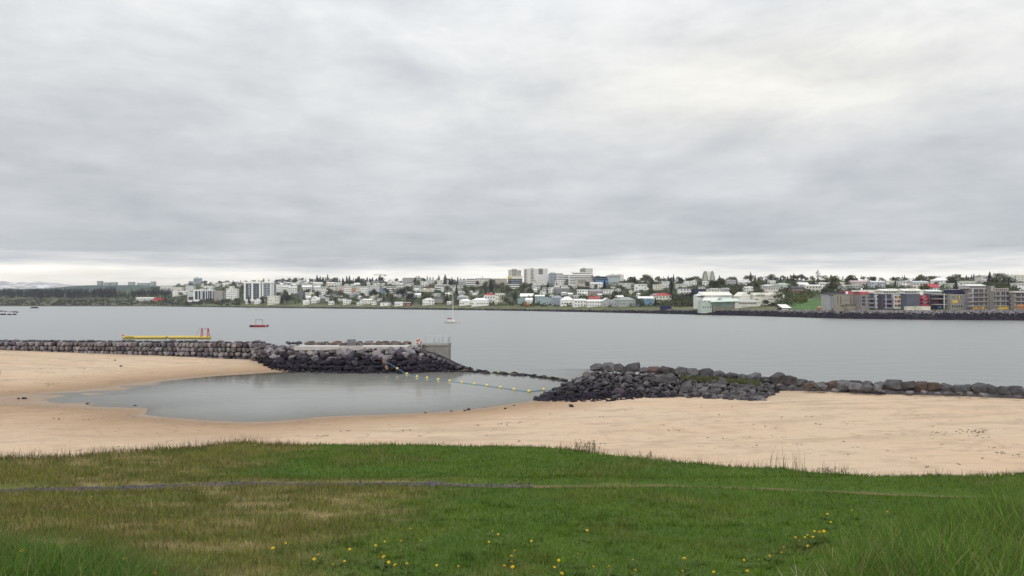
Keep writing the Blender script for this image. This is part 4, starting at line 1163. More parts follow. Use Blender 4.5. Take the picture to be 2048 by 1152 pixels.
# ---------------- terraces on the left hillside
L = [
 (549,562,571,572,585,'mono',WHITE,WROOF,3,4,'stepped white terrace house directly right of the twin apartment block'),
 (562,578,571,573,586,'mono',CREAM,WROOF,3,4,'second stepped white terrace house right of the twin apartment block'),
 (577,593,573,575,589,'mono',WHITE,WROOF,3,4,'third stepped white terrace house right of the twin apartment block'),
 (595,607.5,581,581.5,594,'flat',SLATE,GROOF,3,4,'dark slate-coloured block below the white terraces'),
 (604,623,571,574,585,'gx',PALE,WROOF,3,5,'broad pale house with pitched roof left of the hill centre'),
 (610,626,585,586,595,'flat',CREAM,WROOF,2,4,'cream flat house below the broad pale pitched-roof one'),
 (627,640,572,574,583,'gx',WHITE,WROOF,2,4,'white pitched house above the low flat-roofed hall'),
 (640,655,573,575,583,'gx',CREAM,GROOF,2,4,'cream pitched house above the low flat-roofed hall'),
 (642,664,580,581,590,'flat',WHITE,WROOF,2,6,'low flat-roofed white hall in the middle of the left hillside'),
 (659,671,574,575,584,'flat',PALE,WROOF,3,3,'narrow pale block left of the pink apartments'),
 (673,688,571.5,572,587,'flat',PINK,PALE,4,4,'pinkish apartment block on the left hillside'),
 (688,703,573,573.5,589,'flat',WHITE,WROOF,4,5,'white apartment block right of the pink one'),
 (703.5,711,575,575.5,589,'flat',(.45,.24,.15),PALE,4,2,'narrow rust-orange block between white apartments'),
 (711,718.5,574,574.5,589,'flat',(.62,.55,.38),PALE,4,2,'narrow yellowish block right of the rust-orange one'),
 (719,737,573,573.5,589,'flat',WHITE,WROOF,4,5,'white four-storey block right of the yellowish one'),
 (737.5,758.5,570.5,571,585,'flat',PALE,WROOF,4,6,'pale block left of the blue one on the hillside'),
 (759,770,576,576.5,586,'flat',(.12,.24,.40),GROOF,3,3,'small blue block on the left hillside'),
 (771,793,573,573.5,588,'flat',WHITE,WROOF,4,0,'white office with dark window bands right of the blue block'),
 (793.5,808,572,573,583,'flat',CREAM,WROOF,3,3,'cream block right of the banded white office'),
 (627,644,564.5,566,572,'gx',WHITE,WROOF,1,4,'low white house high on the left ridge'),
 (653,667,564.5,566,572,'gx',CREAM,WROOF,2,3,'cream house under the ridge spruces, left one'),
 (668,683,565,566,572,'gx',WHITE,WROOF,2,3,'white house under the ridge spruces, right one'),
 (708,719,566,568,573,'gx',WHITE,WROOF,1,3,'small white house under the dense ridge spruces'),
 (728,759,561.5,562.5,568,'flat',(.33,.34,.35),GROOF,2,8,'long grey building on the ridge below the crane'),
 (775,785,558.5,562,568.5,'gy',WHITE,WROOF,2,2,'white gabled house on the ridge right of the crane'),
 (787,798.5,562,565,571,'gy',WHITE,WROOF,2,2,'second white gabled house on the ridge right of the crane'),
 # lower row by the shore
 (606,618,601,602.5,609,'gx',WHITE,WROOF,1,3,'small white shore house left of the steep white gable'),
 (621,636,592.5,600,606,'gy',WHITE,WROOF,1,3,'steep white gabled house above the left shore'),
 (657,667.5,602,603,609.5,'flat',WHITE,WROOF,1,2,'small white box house between bushes on the shore'),
 (686,701.5,600,601,609,'mono',WHITE,WROOF,2,3,'white slant-roofed shore house under green trees'),
 (713,725,603,605.5,611.5,'gy',PALE,WROOF,1,3,'small pale gabled house by the shore'),
 (725,744,598,600,608,'gx',CREAM,WROOF,2,4,'cream shore house with white roof'),
 (743,752,601,604,610,'gy',WHITE,GROOF,1,2,'narrow white gabled house right of the cream shore house'),
 (760,779,602.5,605,611.5,'hip',WHITE,DROOF,1,4,'white shore house with dark hipped roof'),
 (789,806,604,605,612,'gx',WHITE,WROOF,1,3,'low white house beside the dark red one'),
 (805.5,821,604.5,606,613,'gx',(.19,.06,.06),GROOF,1,4,'dark red house on the shore'),
 # upper middle
 (805,842,555.5,556.5,566,'flat',(.40,.41,.42),GROOF,3,9,'long grey terraced building on the ridge left of the spruces'),
 (841,857,563,563.5,573,'flat',WHITE,WROOF,3,4,'white block under the long grey ridge building'),
 (852,871,559,560,569,'flat',PALE,WROOF,2,5,'pale block on the ridge behind the white one'),
 (874,895.5,560,560.5,572,'flat',CREAM,WROOF,3,4,'cream three-storey block left of the dark ridge spruces'),
 (826,845,570,570.5,580,'flat',GREYW,GROOF,3,4,'grey block above the orange-walled house'),
 (846,867,575.5,576,582.5,'flat',(.66,.42,.12),(.5,.12,.06),2,4,'orange-yellow low house in the middle of the hillside'),
 (869.5,899,569,569.5,579,'flat',WHITE,WROOF,2,0,'long white building with dark window bands, centre left'),
 (898,926,570.5,571,579,'flat',PALE,GROOF,2,7,'long pale low building left of the white four-storey one'),
 (917,932,560,564,571,'gx',GREYW,GROOF,2,4,'grey pitched-roof house on the ridge, centre'),
 (932.5,950,557,557.5,573,'flat',WHITE,WROOF,4,0,'white four-storey block with window bands on the ridge'),
 (950.5,976,556,556.5,573,'flat',(.64,.62,.57),WROOF,4,6,'off-white ridge block left of the long beige one'),
 (976.5,1014,557,557.5,572,'flat',BEIGE,(.55,.45,.36),4,9,'long beige block on the ridge left of the first tower'),
 # lower middle
 (827,841,586.5,589.5,595,'gx',WHITE,WROOF,1,3,'white house with bright roof half way up, left of centre'),
 (845,868,596,600,610.5,'hip',WHITE,PALE,2,4,'white shore house with dark dormer'),
 (867.5,885,594,597,606,'gx',TAUPE,DROOF,2,3,'dark grey shore house right of the white dormer house'),
 (894,904,603,604,609,'gx',WHITE,WROOF,1,2,'tiny white hut left of the mast top'),
 (915,932.5,589,594,600,'hip',GREYW,(.42,.44,.46),1,4,'grey house with rounded roof above the white bungalows'),
 (919,944,598,602,611,'hip',WHITE,WROOF,1,5,'left of the two white bungalows with bright roofs on the shore'),
 (943,977,596,600.5,612,'hip',WHITE,WROOF,1,7,'larger right one of the white bungalows on the shore'),
 (969,990.5,586,590,606,'hip',WHITE,REDR,2,4,'white two-storey house with red roof at the centre shore'),
 (990,1008.5,586,586.5,609,'flat',CREAM,PALE,3,4,'cream three-storey house right of the red-roofed one'),
 (1035,1051.5,594,598.5,607,'gy',TEAL,WROOF,1,3,'teal house with white gable at the centre shore'),
 (1040,1066,587,593,600,'gx',DARK,WROOF,1,3,'dark house with white-edged double gable behind the teal one'),
 (1051,1065,596,600,608,'gx',WHITE,WROOF,1,3,'white-roofed house right of the teal gable'),
 (1070,1089,590,592.5,606,'gx',TEAL,WROOF,2,3,'teal house with pale roof, right of the dark double gable'),
 (1080,1104.5,594,598.5,609,'gy',(.30,.40,.42),WROOF,1,4,'blue-green house with white gable roof on the shore'),
 (1103,1125,591,596,611,'hip',(.22,.26,.33),(.30,.33,.38),2,4,'blue-grey house left of the white hipped-roof one'),
 (1122,1148,593,600,612,'hip',WHITE,WROOF,1,5,'white shore house with bright hipped roof, right of blue-grey one'),
 (1148.5,1172.5,598,601,613.5,'gx',WHITE,WROOF,2,4,'white two-storey shore house with pale roof, left of the balconied one'),
 (1178,1200,593.5,597,605,'gx',PINK,REDR,1,4,'house with red roof behind the balconied white house'),
 (1173.5,1204.5,599.5,602.5,613.5,'gx',WHITE,WROOF,2,6,'wide white balconied shore house in front of the red roof'),
 (1205.5,1223,596,602,613,'gy',GREYW,WROOF,1,3,'left half of the twin grey gables on the shore'),
 (1222.5,1240,596.5,602,613,'gy',(.36,.38,.41),WROOF,1,3,'right half of the twin grey gables on the shore'),
 (1238,1271,594,600,613,'hip',(.34,.37,.36),(.33,.35,.36),1,5,'grey-green house with white posts on the shore'),
 (1277,1307,593,597,610,'gx',(.12,.26,.42),WROOF,2,5,'blue house with bright white roof on the shore'),
 (1311,1344,586,591,604,'hip',CREAM,REDR,2,5,'cream house with wide red roof right of the blue one'),
 # middle row under the towers
 (1018,1048,568,568.5,577,'flat',WHITE,WROOF,2,0,'long low white building below the blue glass hall'),
 (1064,1074,571,573,583,'gx',PALE,GROOF,2,2,'small pale house below the second tower'),
 (1067,1082,563,563.5,573,'flat',WHITE,WROOF,2,4,'white flat house at the foot of the second tower'),
 (1080,1092,581,583,590,'gx',WHITE,GROOF,2,3,'small white house half way up below the second tower'),
 (1097,1108,574.5,575,587,'flat',WHITE,WROOF,3,2,'narrow white three-storey house below the banded block'),
 (1111,1125.5,561,561.5,573,'flat',WHITE,WROOF,3,3,'bright white three-storey house below the long main block'),
 (1107,1139,576,576.6,588,'flat',(.20,.20,.21),WROOF,2,7,'long house with dark glass front and pale flat roof'),
 (1119,1154,571,571.5,579,'flat',WHITE,WROOF,2,7,'long white flat house above the dark glass-fronted one'),
 (1154,1179,579,580.5,591,'flat',WHITE,WROOF,2,5,'white two-storey house half way up, below the beige wing'),
 (1179,1204,579,583,592,'gx',(.36,.26,.23),GROOF,2,4,'brown-pink house right of the white two-storey one'),
 (1182,1206,565,567,577,'gx',WHITE,WROOF,2,5,'white house with dormers below the blue building'),
 (1206,1228,579,579.5,590,'flat',WHITE,WROOF,2,4,'white flat-roofed house right of the brown-pink one'),
 (1229,1247,591,594,600,'gx',WHITE,WROOF,1,3,'white roof among trees above the grey-green shore house'),
 (1240,1270,566,566.6,577,'flat',PALE,WROOF,2,6,'pale long house on the slope right of the towers'),
 (1270,1294,568,568.6,584,'flat',WHITE,WROOF,3,4,'white frame house with dark balconies right of the pale long one'),
]
for q in L:
    wn_ = 'r' if q[9] == 0 else 'w'
    house(*q, win=wn_, chimney=rb.random() < .3, name='house' if (q[1] - q[0] < 18 or q[8] < 3) else 'apartment_block', cat='house' if (q[1] - q[0] < 18 or q[8] < 3) else 'apartment block')

# ---------------- the tower group on the hill top
f = Facade('residential_tower', 'first beige high-rise tower of the hilltop group, furthest left', 'tower', 1029, 570)
f.box('wall', 1016.5, 1023, 539.5, 570, (.50, .48, .44), y=1, dep=14, reg=True); f.box('wall', 1023.1, 1034, 537.8, 570, (.42, .40, .37), dep=16, reg=True); f.box('wall', 1034.1, 1042.5, 540, 570, (.50, .48, .44), y=1, dep=14, reg=True)
f.grid(1023.8, 1033.3, 539.5, 556, 3, 6, kind='r', fx=.5, fy=.6); f.grid(1035, 1041.8, 541.5, 556, 2, 6, kind='r', fx=.6, fy=.5, y=1); f.grid(1017.2, 1022.4, 541.5, 556, 1, 6, kind='w', fx=.4, fy=.5, y=1)
f = Facade('glass_hall', 'blue glass hall with cream parapet and yellow sign below the first tower', 'hall', 1030, 570.5)
f.box('wall', 1015, 1045, 552.5, 570.5, CREAM, dep=14, reg=True); f.box('yellow_sign', 1015.5, 1023.5, 554, 557, (.62, .52, .08), y=-.4, dep=.4)
f.grid(1016, 1044, 557.5, 568, 7, 3, kind='r', fx=.9, fy=.88, name='glass_panel')
for k in range(8): f.box('blue_fin', 1015.8 + k * 4, 1016.5 + k * 4, 557.5, 568, (.20, .32, .50), y=-.4, dep=.4)
f = Facade('residential_tower', 'second white high-rise tower with dark window columns', 'tower', 1070, 569)
f.box('wall', 1048, 1055, 537.5, 569, (.55, .54, .51), dep=14, reg=True); f.box('wall', 1055.1, 1061, 537.2, 569, (.70, .68, .64), y=-.8, dep=14, reg=True); f.box('wall', 1061.1, 1067.5, 536.6, 569, (.60, .58, .54), dep=14); f.box('wall', 1067.6, 1077, 537.4, 569, (.68, .66, .63), y=-.8, dep=14, reg=True); f.box('wall', 1077.1, 1086, 536.8, 569, (.40, .40, .39), dep=14); f.box('wall', 1086.1, 1095.5, 537.2, 569, (.66, .65, .62), dep=14)
f.grid(1048.8, 1052.5, 539, 566, 1, 9, kind='r', fx=.9, fy=.5); f.grid(1061.6, 1067, 538.5, 562, 1, 8, kind='r', fx=.8, fy=.42); f.grid(1077.8, 1085.4, 538.5, 548.5, 4, 3, kind='r', fx=.7, fy=.75); f.box('lift_house', 1062.5, 1066, 535.2, 536.6, GREYW, y=4, dep=4)
f = Facade('office_block', 'blank white panelled block in front of the second tower', 'office', 1085, 571)
f.box('wall', 1072, 1097, 549.5, 571, (.70, .70, .68), dep=10, reg=True); f.grid(1072.6, 1096.6, 552, 562, 8, 4, kind='w', fx=.35, fy=.3); f.box('parapet', 1071.6, 1097.4, 549, 549.9, WROOF, y=-.3, dep=10.6, m=M_ROOF)
f = Facade('office_block', 'blue-grey ribbed block right of the white panelled one', 'office', 1105, 571)
f.box('wall', 1097.5, 1114, 546, 571, (.36, .38, .44), dep=12, reg=True); f.bands(1098, 1113.5, 547.5, 569, 7)
for k in range(6): f.box('pier', 1098 + k * 3, 1098.7 + k * 3, 546.5, 570, (.55, .56, .60), y=-.35, dep=.33)
f.box('roof_plant', 1101, 1110, 544.8, 546, (.33, .35, .42), y=2, dep=6)
house(1114.3, 1126.3, 546.3, 546.8, 571, 'flat', WHITE, WROOF, 7, 0, 'narrow white banded block left of the long main block', win='r', name='office_block', cat='office', yaw=.01)
house(1126.8, 1138, 549.5, 550, 571, 'flat', PALE, WROOF, 6, 0, 'pale banded block touching the long main block', win='r', name='office_block', cat='office', yaw=.01)
f = Facade('main_block', 'long white stepped main block with window bands on the hilltop', 'office', 1163, 572)
f.box('wall', 1138.3, 1187, 549, 572, WHITE, dep=16, reg=True); f.box('upper_storey', 1145, 1183, 544.6, 549, WHITE, y=3, dep=10); f.bands(1139, 1186.5, 550, 569, 6); f.bands(1146, 1182, 545, 548.6, 1, y=3); f.box('roof_plant', 1142, 1149, 543.6, 544.6, GREYW, y=5, dep=4)
f = Facade('residential_tower', 'third high-rise tower, square and grey-white, above the long main block', 'tower', 1176, 570)
f.d += 0; f.box('wall', 1163.3, 1174, 536, 570, (.46, .46, .44), y=20, dep=14, reg=True); f.box('wall', 1174.1, 1188, 535.4, 570, (.62, .61, .57), y=19, dep=14, reg=True); f.grid(1164, 1173.6, 537, 548, 3, 4, kind='r', fx=.7, fy=.55, y=20); f.grid(1176, 1187.5, 537, 546, 3, 3, kind='w', fx=.35, fy=.4, y=19); f.box('roof_plant', 1167, 1174, 534.2, 536, GREYW, y=23, dep=5)
f = Facade('beige_wing', 'beige wing with tall window slots in front of the main block', 'office', 1171, 574)
f.box('wall', 1151.5, 1190.5, 556.5, 574, (.52, .48, .44), dep=8, reg=True); f.grid(1156, 1172, 558.5, 568, 6, 1, kind='r', fx=.45, fy=.85); f.grid(1174, 1189, 560, 571, 4, 2, kind='w', fx=.35, fy=.4); f.box('parapet', 1151, 1191, 556, 557, (.60, .55, .52), y=-.3, dep=8.6)
f = Facade('blue_building', 'blue building with wide dark flat roof right of the main block', 'building', 1200, 573)
f.box('wall', 1190.8, 1216, 555, 573, (.12, .22, .38), dep=12, reg=True); f.box('roof', 1183.5, 1214, 552.8, 554.7, DARK, y=-1.5, dep=14, m=M_ROOF); f.bands(1192, 1215, 556, 562, 1); f.box('roof_plant', 1193, 1201, 551, 552.8, GREYW, y=4, dep=5)
f = Facade('apartment_block', 'pale apartment block with glass balconies at the right end of the hilltop group', 'apartment block', 1231, 571)
f.box('wall', 1214.5, 1241, 550, 571, (.55, .56, .54), y=.5, dep=12, reg=True); f.box('wall', 1241.1, 1247.5, 549, 571, (.66, .66, .64), dep=12); f.box('balcony_front', 1216, 1239, 557, 565, (.42, .48, .50), y=-.8, dep=1.2); f.grid(1217, 1240, 550.8, 556.5, 6, 2, kind='r', fx=.65, fy=.6, y=.5); f.box('penthouse', 1222, 1231, 547.8, 550, PALE, y=3, dep=6); f.box('penthouse', 1234, 1243, 547.8, 549, PALE, y=3, dep=6)

# ---------------- right hillside
L2 = [
 (1310,1329,569,570,583,'flat',CREAM,WROOF,3,4,'cream stepped house left of two ridge spruces'),
 (1326,1341,563,564,576,'flat',WHITE,WROOF,3,3,'white angular house under the ridge spruces on the right slope'),
 (1352,1373,568,568.6,577,'flat',PALE,WROOF,2,5,'pale flat house below the dark ridge tree clump'),
 (1371,1393.5,562,563,574,'mono',WHITE,WROOF,3,4,'white slant-roofed house right of the dark ridge clump'),
 (1360,1385,576.5,577.2,589,'flat',WHITE,NAVY,2,4,'white house with navy roof edge above the blue shed'),
 (1385.5,1412,578,578.6,589,'flat',NAVY,DARK,1,3,'long navy blue shed on the slope above the white hall'),
 (1399,1410,573.5,574.5,582,'gx',WHITE,GROOF,2,2,'small white house behind the navy shed'),
 (1406,1421,562,563,573,'gx',WHITE,WROOF,2,3,'white house just below the arched church'),
 (1417,1445,576.5,577.5,590,'hip',CREAM,WROOF,2,5,'cream house directly above the big white hall'),
 (1445.5,1460,576,579,587,'gx',GREYW,GROOF,2,3,'grey house right of the cream one above the hall'),
 (1454,1472.5,560,561,571,'gx',GREYW,(.40,.41,.44),2,4,'grey house with blue base on the ridge above the hall'),
 (1478,1503,562.5,564,570,'gx',WHITE,WROOF,1,5,'long low white house on the ridge above the hall'),
 (1488,1506.5,573.5,575,585,'gx',WHITE,WROOF,2,4,'white balconied house above the gable end of the hall'),
 (1525,1547,569,571,578,'hip',PALE,WROOF,2,4,'pale house with white hipped roof above the second white building'),
 (1531,1556.5,574,574.6,588,'flat',(.70,.66,.62),GROOF,2,5,'white two-storey house close above the second white building'),
 (1537,1550.5,561,563,570,'gx',WHITE,(.5,.52,.52),1,3,'small white house high on the ridge behind spruces'),
 (1554,1582,566,569,578,'hip',GREEN_P,GREEN_P,2,5,'pale green hipped house on the right slope'),
 (1592,1618,565,569,577,'gx',WHITE,WROOF,2,4,'white dormered house above the dark brown one'),
 (1584,1610,573,577,588,'gx',BROWN,DARK,2,4,'dark brown house on the slope above the green field'),
 (1612,1642,569.5,571.5,585,'gx',(.72,.69,.62),WROOF,2,5,'big off-white house above the green field'),
 (1629,1660.5,565,566.5,577,'gx',WHITE,WROOF,2,6,'long white house behind the off-white one on the right slope'),
 (1668,1692,564,565,573,'mono',CREAM,(.70,.70,.48),1,4,'cream house with yellowish roof edge on the right slope'),
 (1670,1700,570,572.5,581,'gx',GREYW,(.45,.45,.42),1,4,'grey wide-roofed house below the yellowish-edged one'),
 (1704,1735.5,561,564.5,573,'gx',PINK,(.45,.36,.37),1,5,'pink house with mauve roof on the right ridge'),
 (1700,1727,568.5,571,581,'hip',(.42,.45,.42),(.38,.40,.39),2,5,'grey-green hipped house below the pink one'),
 (1743,1770,562,564.5,577,'gx',(.45,.47,.52),PALE,2,5,'pale blue-grey house right of the pink one'),
 (1768,1789,561.5,563,570,'flat',WHITE,WROOF,1,4,'low white house on the right ridge behind a rounded tree'),
 (1801,1827,561.5,562.3,575,'flat',WHITE,WROOF,2,5,'white two-storey house left of the bigger white one above the penthouses'),
 (1827,1857,562,565,579,'gx',(.70,.68,.62),(.50,.53,.58),2,5,'bigger off-white house with blue-grey roof left of the red roof'),
 (1855,1879,568,575,581,'gx',WHITE,(.45,.07,.09),1,4,'white house with big crimson roof on the right slope'),
 (1873,1899.5,554.5,561,570,'hip',WHITE,WROOF,2,4,'white house with tall hipped roof high above the crimson roof'),
 (1920,1951,562,563,572,'mono',(.58,.62,.50),WROOF,1,5,'pale green low house on the right ridge'),
 (1898,1910,566.5,568,579,'flat',(.45,.50,.40),PALE,2,2,'small pale green cube house behind the navy block'),
]
for q in L2: house(*q, chimney=rb.random() < .35)
f = Facade('school_building', 'long white flat building on the skyline at far right', 'building', 1996, 566)
f.box('wall', 1963, 2030, 552, 566, (.64, .64, .60), dep=12, reg=True); f.box('roof_edge', 1962, 2031, 550.6, 551.9, (.70, .70, .67), y=-.4, dep=12.8, m=M_ROOF); f.bands(1966, 2028, 554, 558, 1); f.box('side_block', 2031.2, 2062, 549.5, 566, (.66, .65, .58), y=-1, dep=12, reg=True); f.box('lower_storey', 1967, 2018, 560.5, 566.2, (.60, .60, .58), y=-3, dep=3)
f.grid(2033, 2060, 552, 562, 4, 2, kind='w', fx=.4, fy=.4, y=-1)
house(2035, 2062, 566, 566.5, 586, 'flat', WHITE, WROOF, 3, 4, 'white balconied block at the right picture edge above the building site')

# church of four arches on the skyline
ch = empty('arched_church', (PX(1417, 1010), 1010, PZ(560, 1010)), 'white church of tall dark-edged arches on the skyline', 'church')
PLACED.append((1404, 1430, 541, 560, 1010))
k_ = 1010 / F
def arch_curve(cx, hw, hh, n=12):
    return [(cx + hw * (2 * i / n - 1), hh * (1 - (2 * i / n - 1) ** 2 * 1.0)) for i in range(n + 1)]
MB().add([(-5.6 * k_, 1.5, 0), (7.0 * k_, 1.5, 0), (5.6 * k_, 1.5, 17.2 * k_), (-4.6 * k_, 1.5, 17.2 * k_), (-5.6 * k_, 10, 0), (7.0 * k_, 10, 0), (5.6 * k_, 10, 17.2 * k_), (-4.6 * k_, 10, 17.2 * k_)],
         [(0, 1, 2, 3), (7, 6, 5, 4), (1, 5, 6, 2), (0, 3, 7, 4), (3, 2, 6, 7)]).build('nave_wall', M_WALL, ch, (.80, .78, .72))
for cxp in (1411.0, 1425.0):
    c_ = arch_curve((cxp - 1417) * k_, 4.6 * k_, 17.6 * k_)
    n = len(c_)
    vs = [(x, .8, z) for x, z in c_] + [(x, 9, z) for x, z in c_]
    MB().add(vs, [(i, i + 1, n + i + 1, n + i) for i in range(n - 1)] + [tuple(range(n)), tuple(range(n, 2 * n))[::-1]]).build('arched_bay', M_WALL, ch, (.45, .46, .42))
    e = MB()
    for (xa, za), (xb, zb_) in zip(c_, c_[1:]): e.bar((xa, .6, za), (xb, .6, zb_), .42, 5)
    e.build('arch_rim', M_WALL, ch, (.13, .13, .13))
for a in (-8.5, 8.5): MB().add([(a * k_ - .6, .5, 0), (a * k_ + .6, .5, 0), (a * k_ * .78 + .4, .5, 15 * k_), (a * k_ * .78 - .4, .5, 15 * k_), (a * k_ - .6, 1.5, 0), (a * k_ + .6, 1.5, 0), (a * k_ * .78 + .4, 1.5, 15 * k_), (a * k_ * .78 - .4, 1.5, 15 * k_)],
    [(0, 1, 2, 3), (7, 6, 5, 4), (1, 5, 6, 2), (0, 3, 7, 4), (3, 2, 6, 7)]).build('buttress', M_WALL, ch, (.5, .5, .46))

# tower crane
cr = empty('tower_crane', (PX(760.5, 1640), 1640, PZ(570, 1640)), 'thin tower crane standing on the left ridge', 'crane')
k_ = 1640 / F; hz = 20 * k_
for a in (-.8, .8):
    for b in (-.8, .8): MB().bar((a, b, 0), (a, b, hz), .22, 4).build('mast_leg', M_PAINT, cr, (.14, .13, .08))
for i in range(9): MB().bar((-.8 if i % 2 else .8, -.8, hz * i / 9), (.8 if i % 2 else -.8, -.8, hz * (i + 1) / 9), .14, 4).build('lattice_bar', M_PAINT, cr, (.14, .13, .08))
MB().bar((-14 * k_, 0, hz + .2), (14 * k_, 0, hz - .2), .55, 4).build('jib', M_PAINT, cr, (.16, .14, .09)); MB().bar((0, 0, hz), (0, 0, hz + 4), .4, 4, .1).build('apex', M_PAINT, cr, (.14, .13, .09))
MB().box(8 * k_, 10.5 * k_, -.7, .7, hz - 2.2, hz - .4).build('counterweight', M_PAINT, cr, (.12, .11, .1)); MB().box(-.3, 1.9, -1.6, -.85, hz - 2.4, hz - .6).build('cab', M_PAINT, cr, (.3, .3, .3))
for e in (-12, 9): MB().bar((0, 0, hz + 4), (e * k_, 0, hz + .4), .12, 4).build('tie', M_PAINT, cr, (.14, .13, .1))

# ---------------- big white hall by the shore
f = Facade('white_hall', 'large white hall complex with mint glass front on the right shore', 'hall', 1462, 618.5)
f.box('main_wall', 1419, 1474, 590, 618, WHITE, y=12, dep=16, reg=True); f.gable_roof('main_roof', 1412, 1474, 583, 590.5, (.78, .77, .70), 11, 20)
f.box('left_wing', 1403.5, 1419, 591, 618, (.66, .67, .62), y=16, dep=10, reg=True); f.gable_roof('left_wing_roof', 1403, 1419, 588.3, 591, WROOF, 15, 11); f.grid(1406.5, 1416, 591.5, 594.5, 5, 1, kind='r', fx=.55, fy=.6, y=16)
f.box('right_gable_wall', 1487, 1507.5, 592, 618, (.70, .70, .64), y=9, dep=18, reg=True); f.gable_roof('right_gable_roof', 1486.5, 1508, 583.2, 592.2, (.78, .77, .70), 9, 18, 'y')
f.box('entrance_wall', 1405, 1426, 601, 618.5, (.44, .52, .47), y=3, dep=12, reg=True)
v = [(f.X(1407), 4, f.Z(600.5)), (f.X(1436), 4, f.Z(600.5)), (f.X(1450), 12, f.Z(594)), (f.X(1416), 12, f.Z(594)), (f.X(1407), 4, f.Z(601.5)), (f.X(1436), 4, f.Z(601.5))]
MB().add(v, [(0, 1, 2, 3), (0, 4, 5, 1)]).build('slanting_roof', M_ROOF, f.o, (.76, .76, .72))
M_MINT = mat('mint_glass', (.36, .50, .45), .25, noise=(.4, .75, 1.2), spec=.5)
f.box('glass_front', 1426, 1477, 603, 614, None, y=3.5, dep=9, m=M_MINT, reg=True)
for k in range(11): f.box('mullion', 1427 + k * 4.6, 1427.5 + k * 4.6, 603.2, 613.6, (.45, .55, .50), y=3.3, dep=.18)
for (a, b, ya, yb_, y0_, y1_) in ((1421, 1450, 601.5, 603.6, -1, 6), (1448, 1479, 598.5, 602.8, 0, 7)):
    MB().add([(f.X(a), y0_, f.Z(yb_)), (f.X(b), y0_, f.Z(yb_ - .6)), (f.X(b), y1_, f.Z(ya - 1.5)), (f.X(a), y1_, f.Z(ya - 1.5)), (f.X(a), y0_, f.Z(yb_ + .7)), (f.X(b), y0_, f.Z(yb_ + .1)), (f.X(b), y1_, f.Z(ya - .8)), (f.X(a), y1_, f.Z(ya - .8))],
             [(0, 1, 2, 3), (0, 4, 5, 1), (1, 5, 6, 2), (3, 7, 4, 0), (4, 7, 6, 5)]).build('canopy_roof', M_ROOF, f.o, (.60, .70, .63))
f.box('terrace_wall', 1427, 1472, 612.5, 618.5, (.20, .20, .17), y=1.5, dep=1.8)
f.box('front_wing', 1471, 1523, 604, 618.5, (.64, .63, .58), y=1, dep=11, reg=True)
MB().add([(f.X(1474), 0.6, f.Z(603.8)), (f.X(1521), .6, f.Z(603.8)), (f.X(1512), 9, f.Z(598)), (f.X(1475), 9, f.Z(596.5)), (f.X(1524), 12.2, f.Z(603.8)), (f.X(1471), 12.2, f.Z(603.8))], [(0, 1, 2, 3), (1, 4, 2), (2, 4, 5, 3), (3, 5, 0)]).build('front_wing_roof', M_ROOF, f.o, (.50, .51, .48))
f.grid(1478, 1514, 605, 609, 12, 1, kind='r', fx=.6, fy=.7, y=1); f.grid(1482, 1514, 611, 615.5, 8, 1, kind='w', fx=.45, fy=.6, y=1)
for k in range(4): f.win(1407 + k * 4.8, 1409.6 + k * 4.8, 611.5, 617.5, 'w', 3, 'entrance_window')
f.win(1409, 1413, 601.8, 604.2, 'w', 3); f.win(1418, 1422, 601.8, 604.5, 'w', 3)

f = Facade('white_gabled_building', 'white building with broad low gable and small windows right of the hall', 'building', 1538, 610)
f.box('wall', 1508.5, 1569, 591, 610, (.66, .65, .57), dep=12, reg=True); f.gable_roof('roof', 1508, 1569.6, 585, 591, (.60, .59, .51), 0, 14)
v = [(f.X(1508.6), -.05, f.Z(591)), (f.X(1534), -.05, f.Z(591)), (f.X(1524), -.05, f.Z(585.6))]
MB().add(v, [(0, 1, 2)]).build('front_gable', M_WALL, f.o, (.66, .65, .57))
f.grid(1511.5, 1529, 589.6, 593.4, 6, 1, kind='r', fx=.45, fy=.85, y=-.06); f.grid(1510, 1517.5, 597, 600.5, 3, 1, kind='r', fx=.6, fy=.7); f.grid(1536, 1557, 596.8, 600.4, 8, 1, kind='r', fx=.5, fy=.6); f.grid(1559, 1568, 596.8, 600.4, 3, 1, kind='w', fx=.4, fy=.5)
f = Facade('boat_shed', 'small dark shed with bright white sloping roof by the shore', 'shed', 1571, 619.5)
f.box('wall', 1561, 1581, 615, 619.5, (.06, .055, .06), y=.6, dep=6, reg=True); f.box('white_base', 1564, 1578, 617.6, 619.6, WHITE, y=.2, dep=.4)
MB().add([(f.X(1564), -.6, f.Z(615.6)), (f.X(1582.5), -.6, f.Z(615.6)), (f.X(1579), 6.5, f.Z(608.6)), (f.X(1561), 6.5, f.Z(608.6)), (f.X(1564), -.6, f.Z(616.2)), (f.X(1582.5), -.6, f.Z(616.2)), (f.X(1579), 6.5, f.Z(609.3)), (f.X(1561), 6.5, f.Z(609.3))], [(0, 1, 2, 3), (0, 4, 5, 1), (1, 5, 6, 2), (3, 7, 4, 0), (4, 7, 6, 5)]).build('roof', M_ROOF, f.o, WROOF)

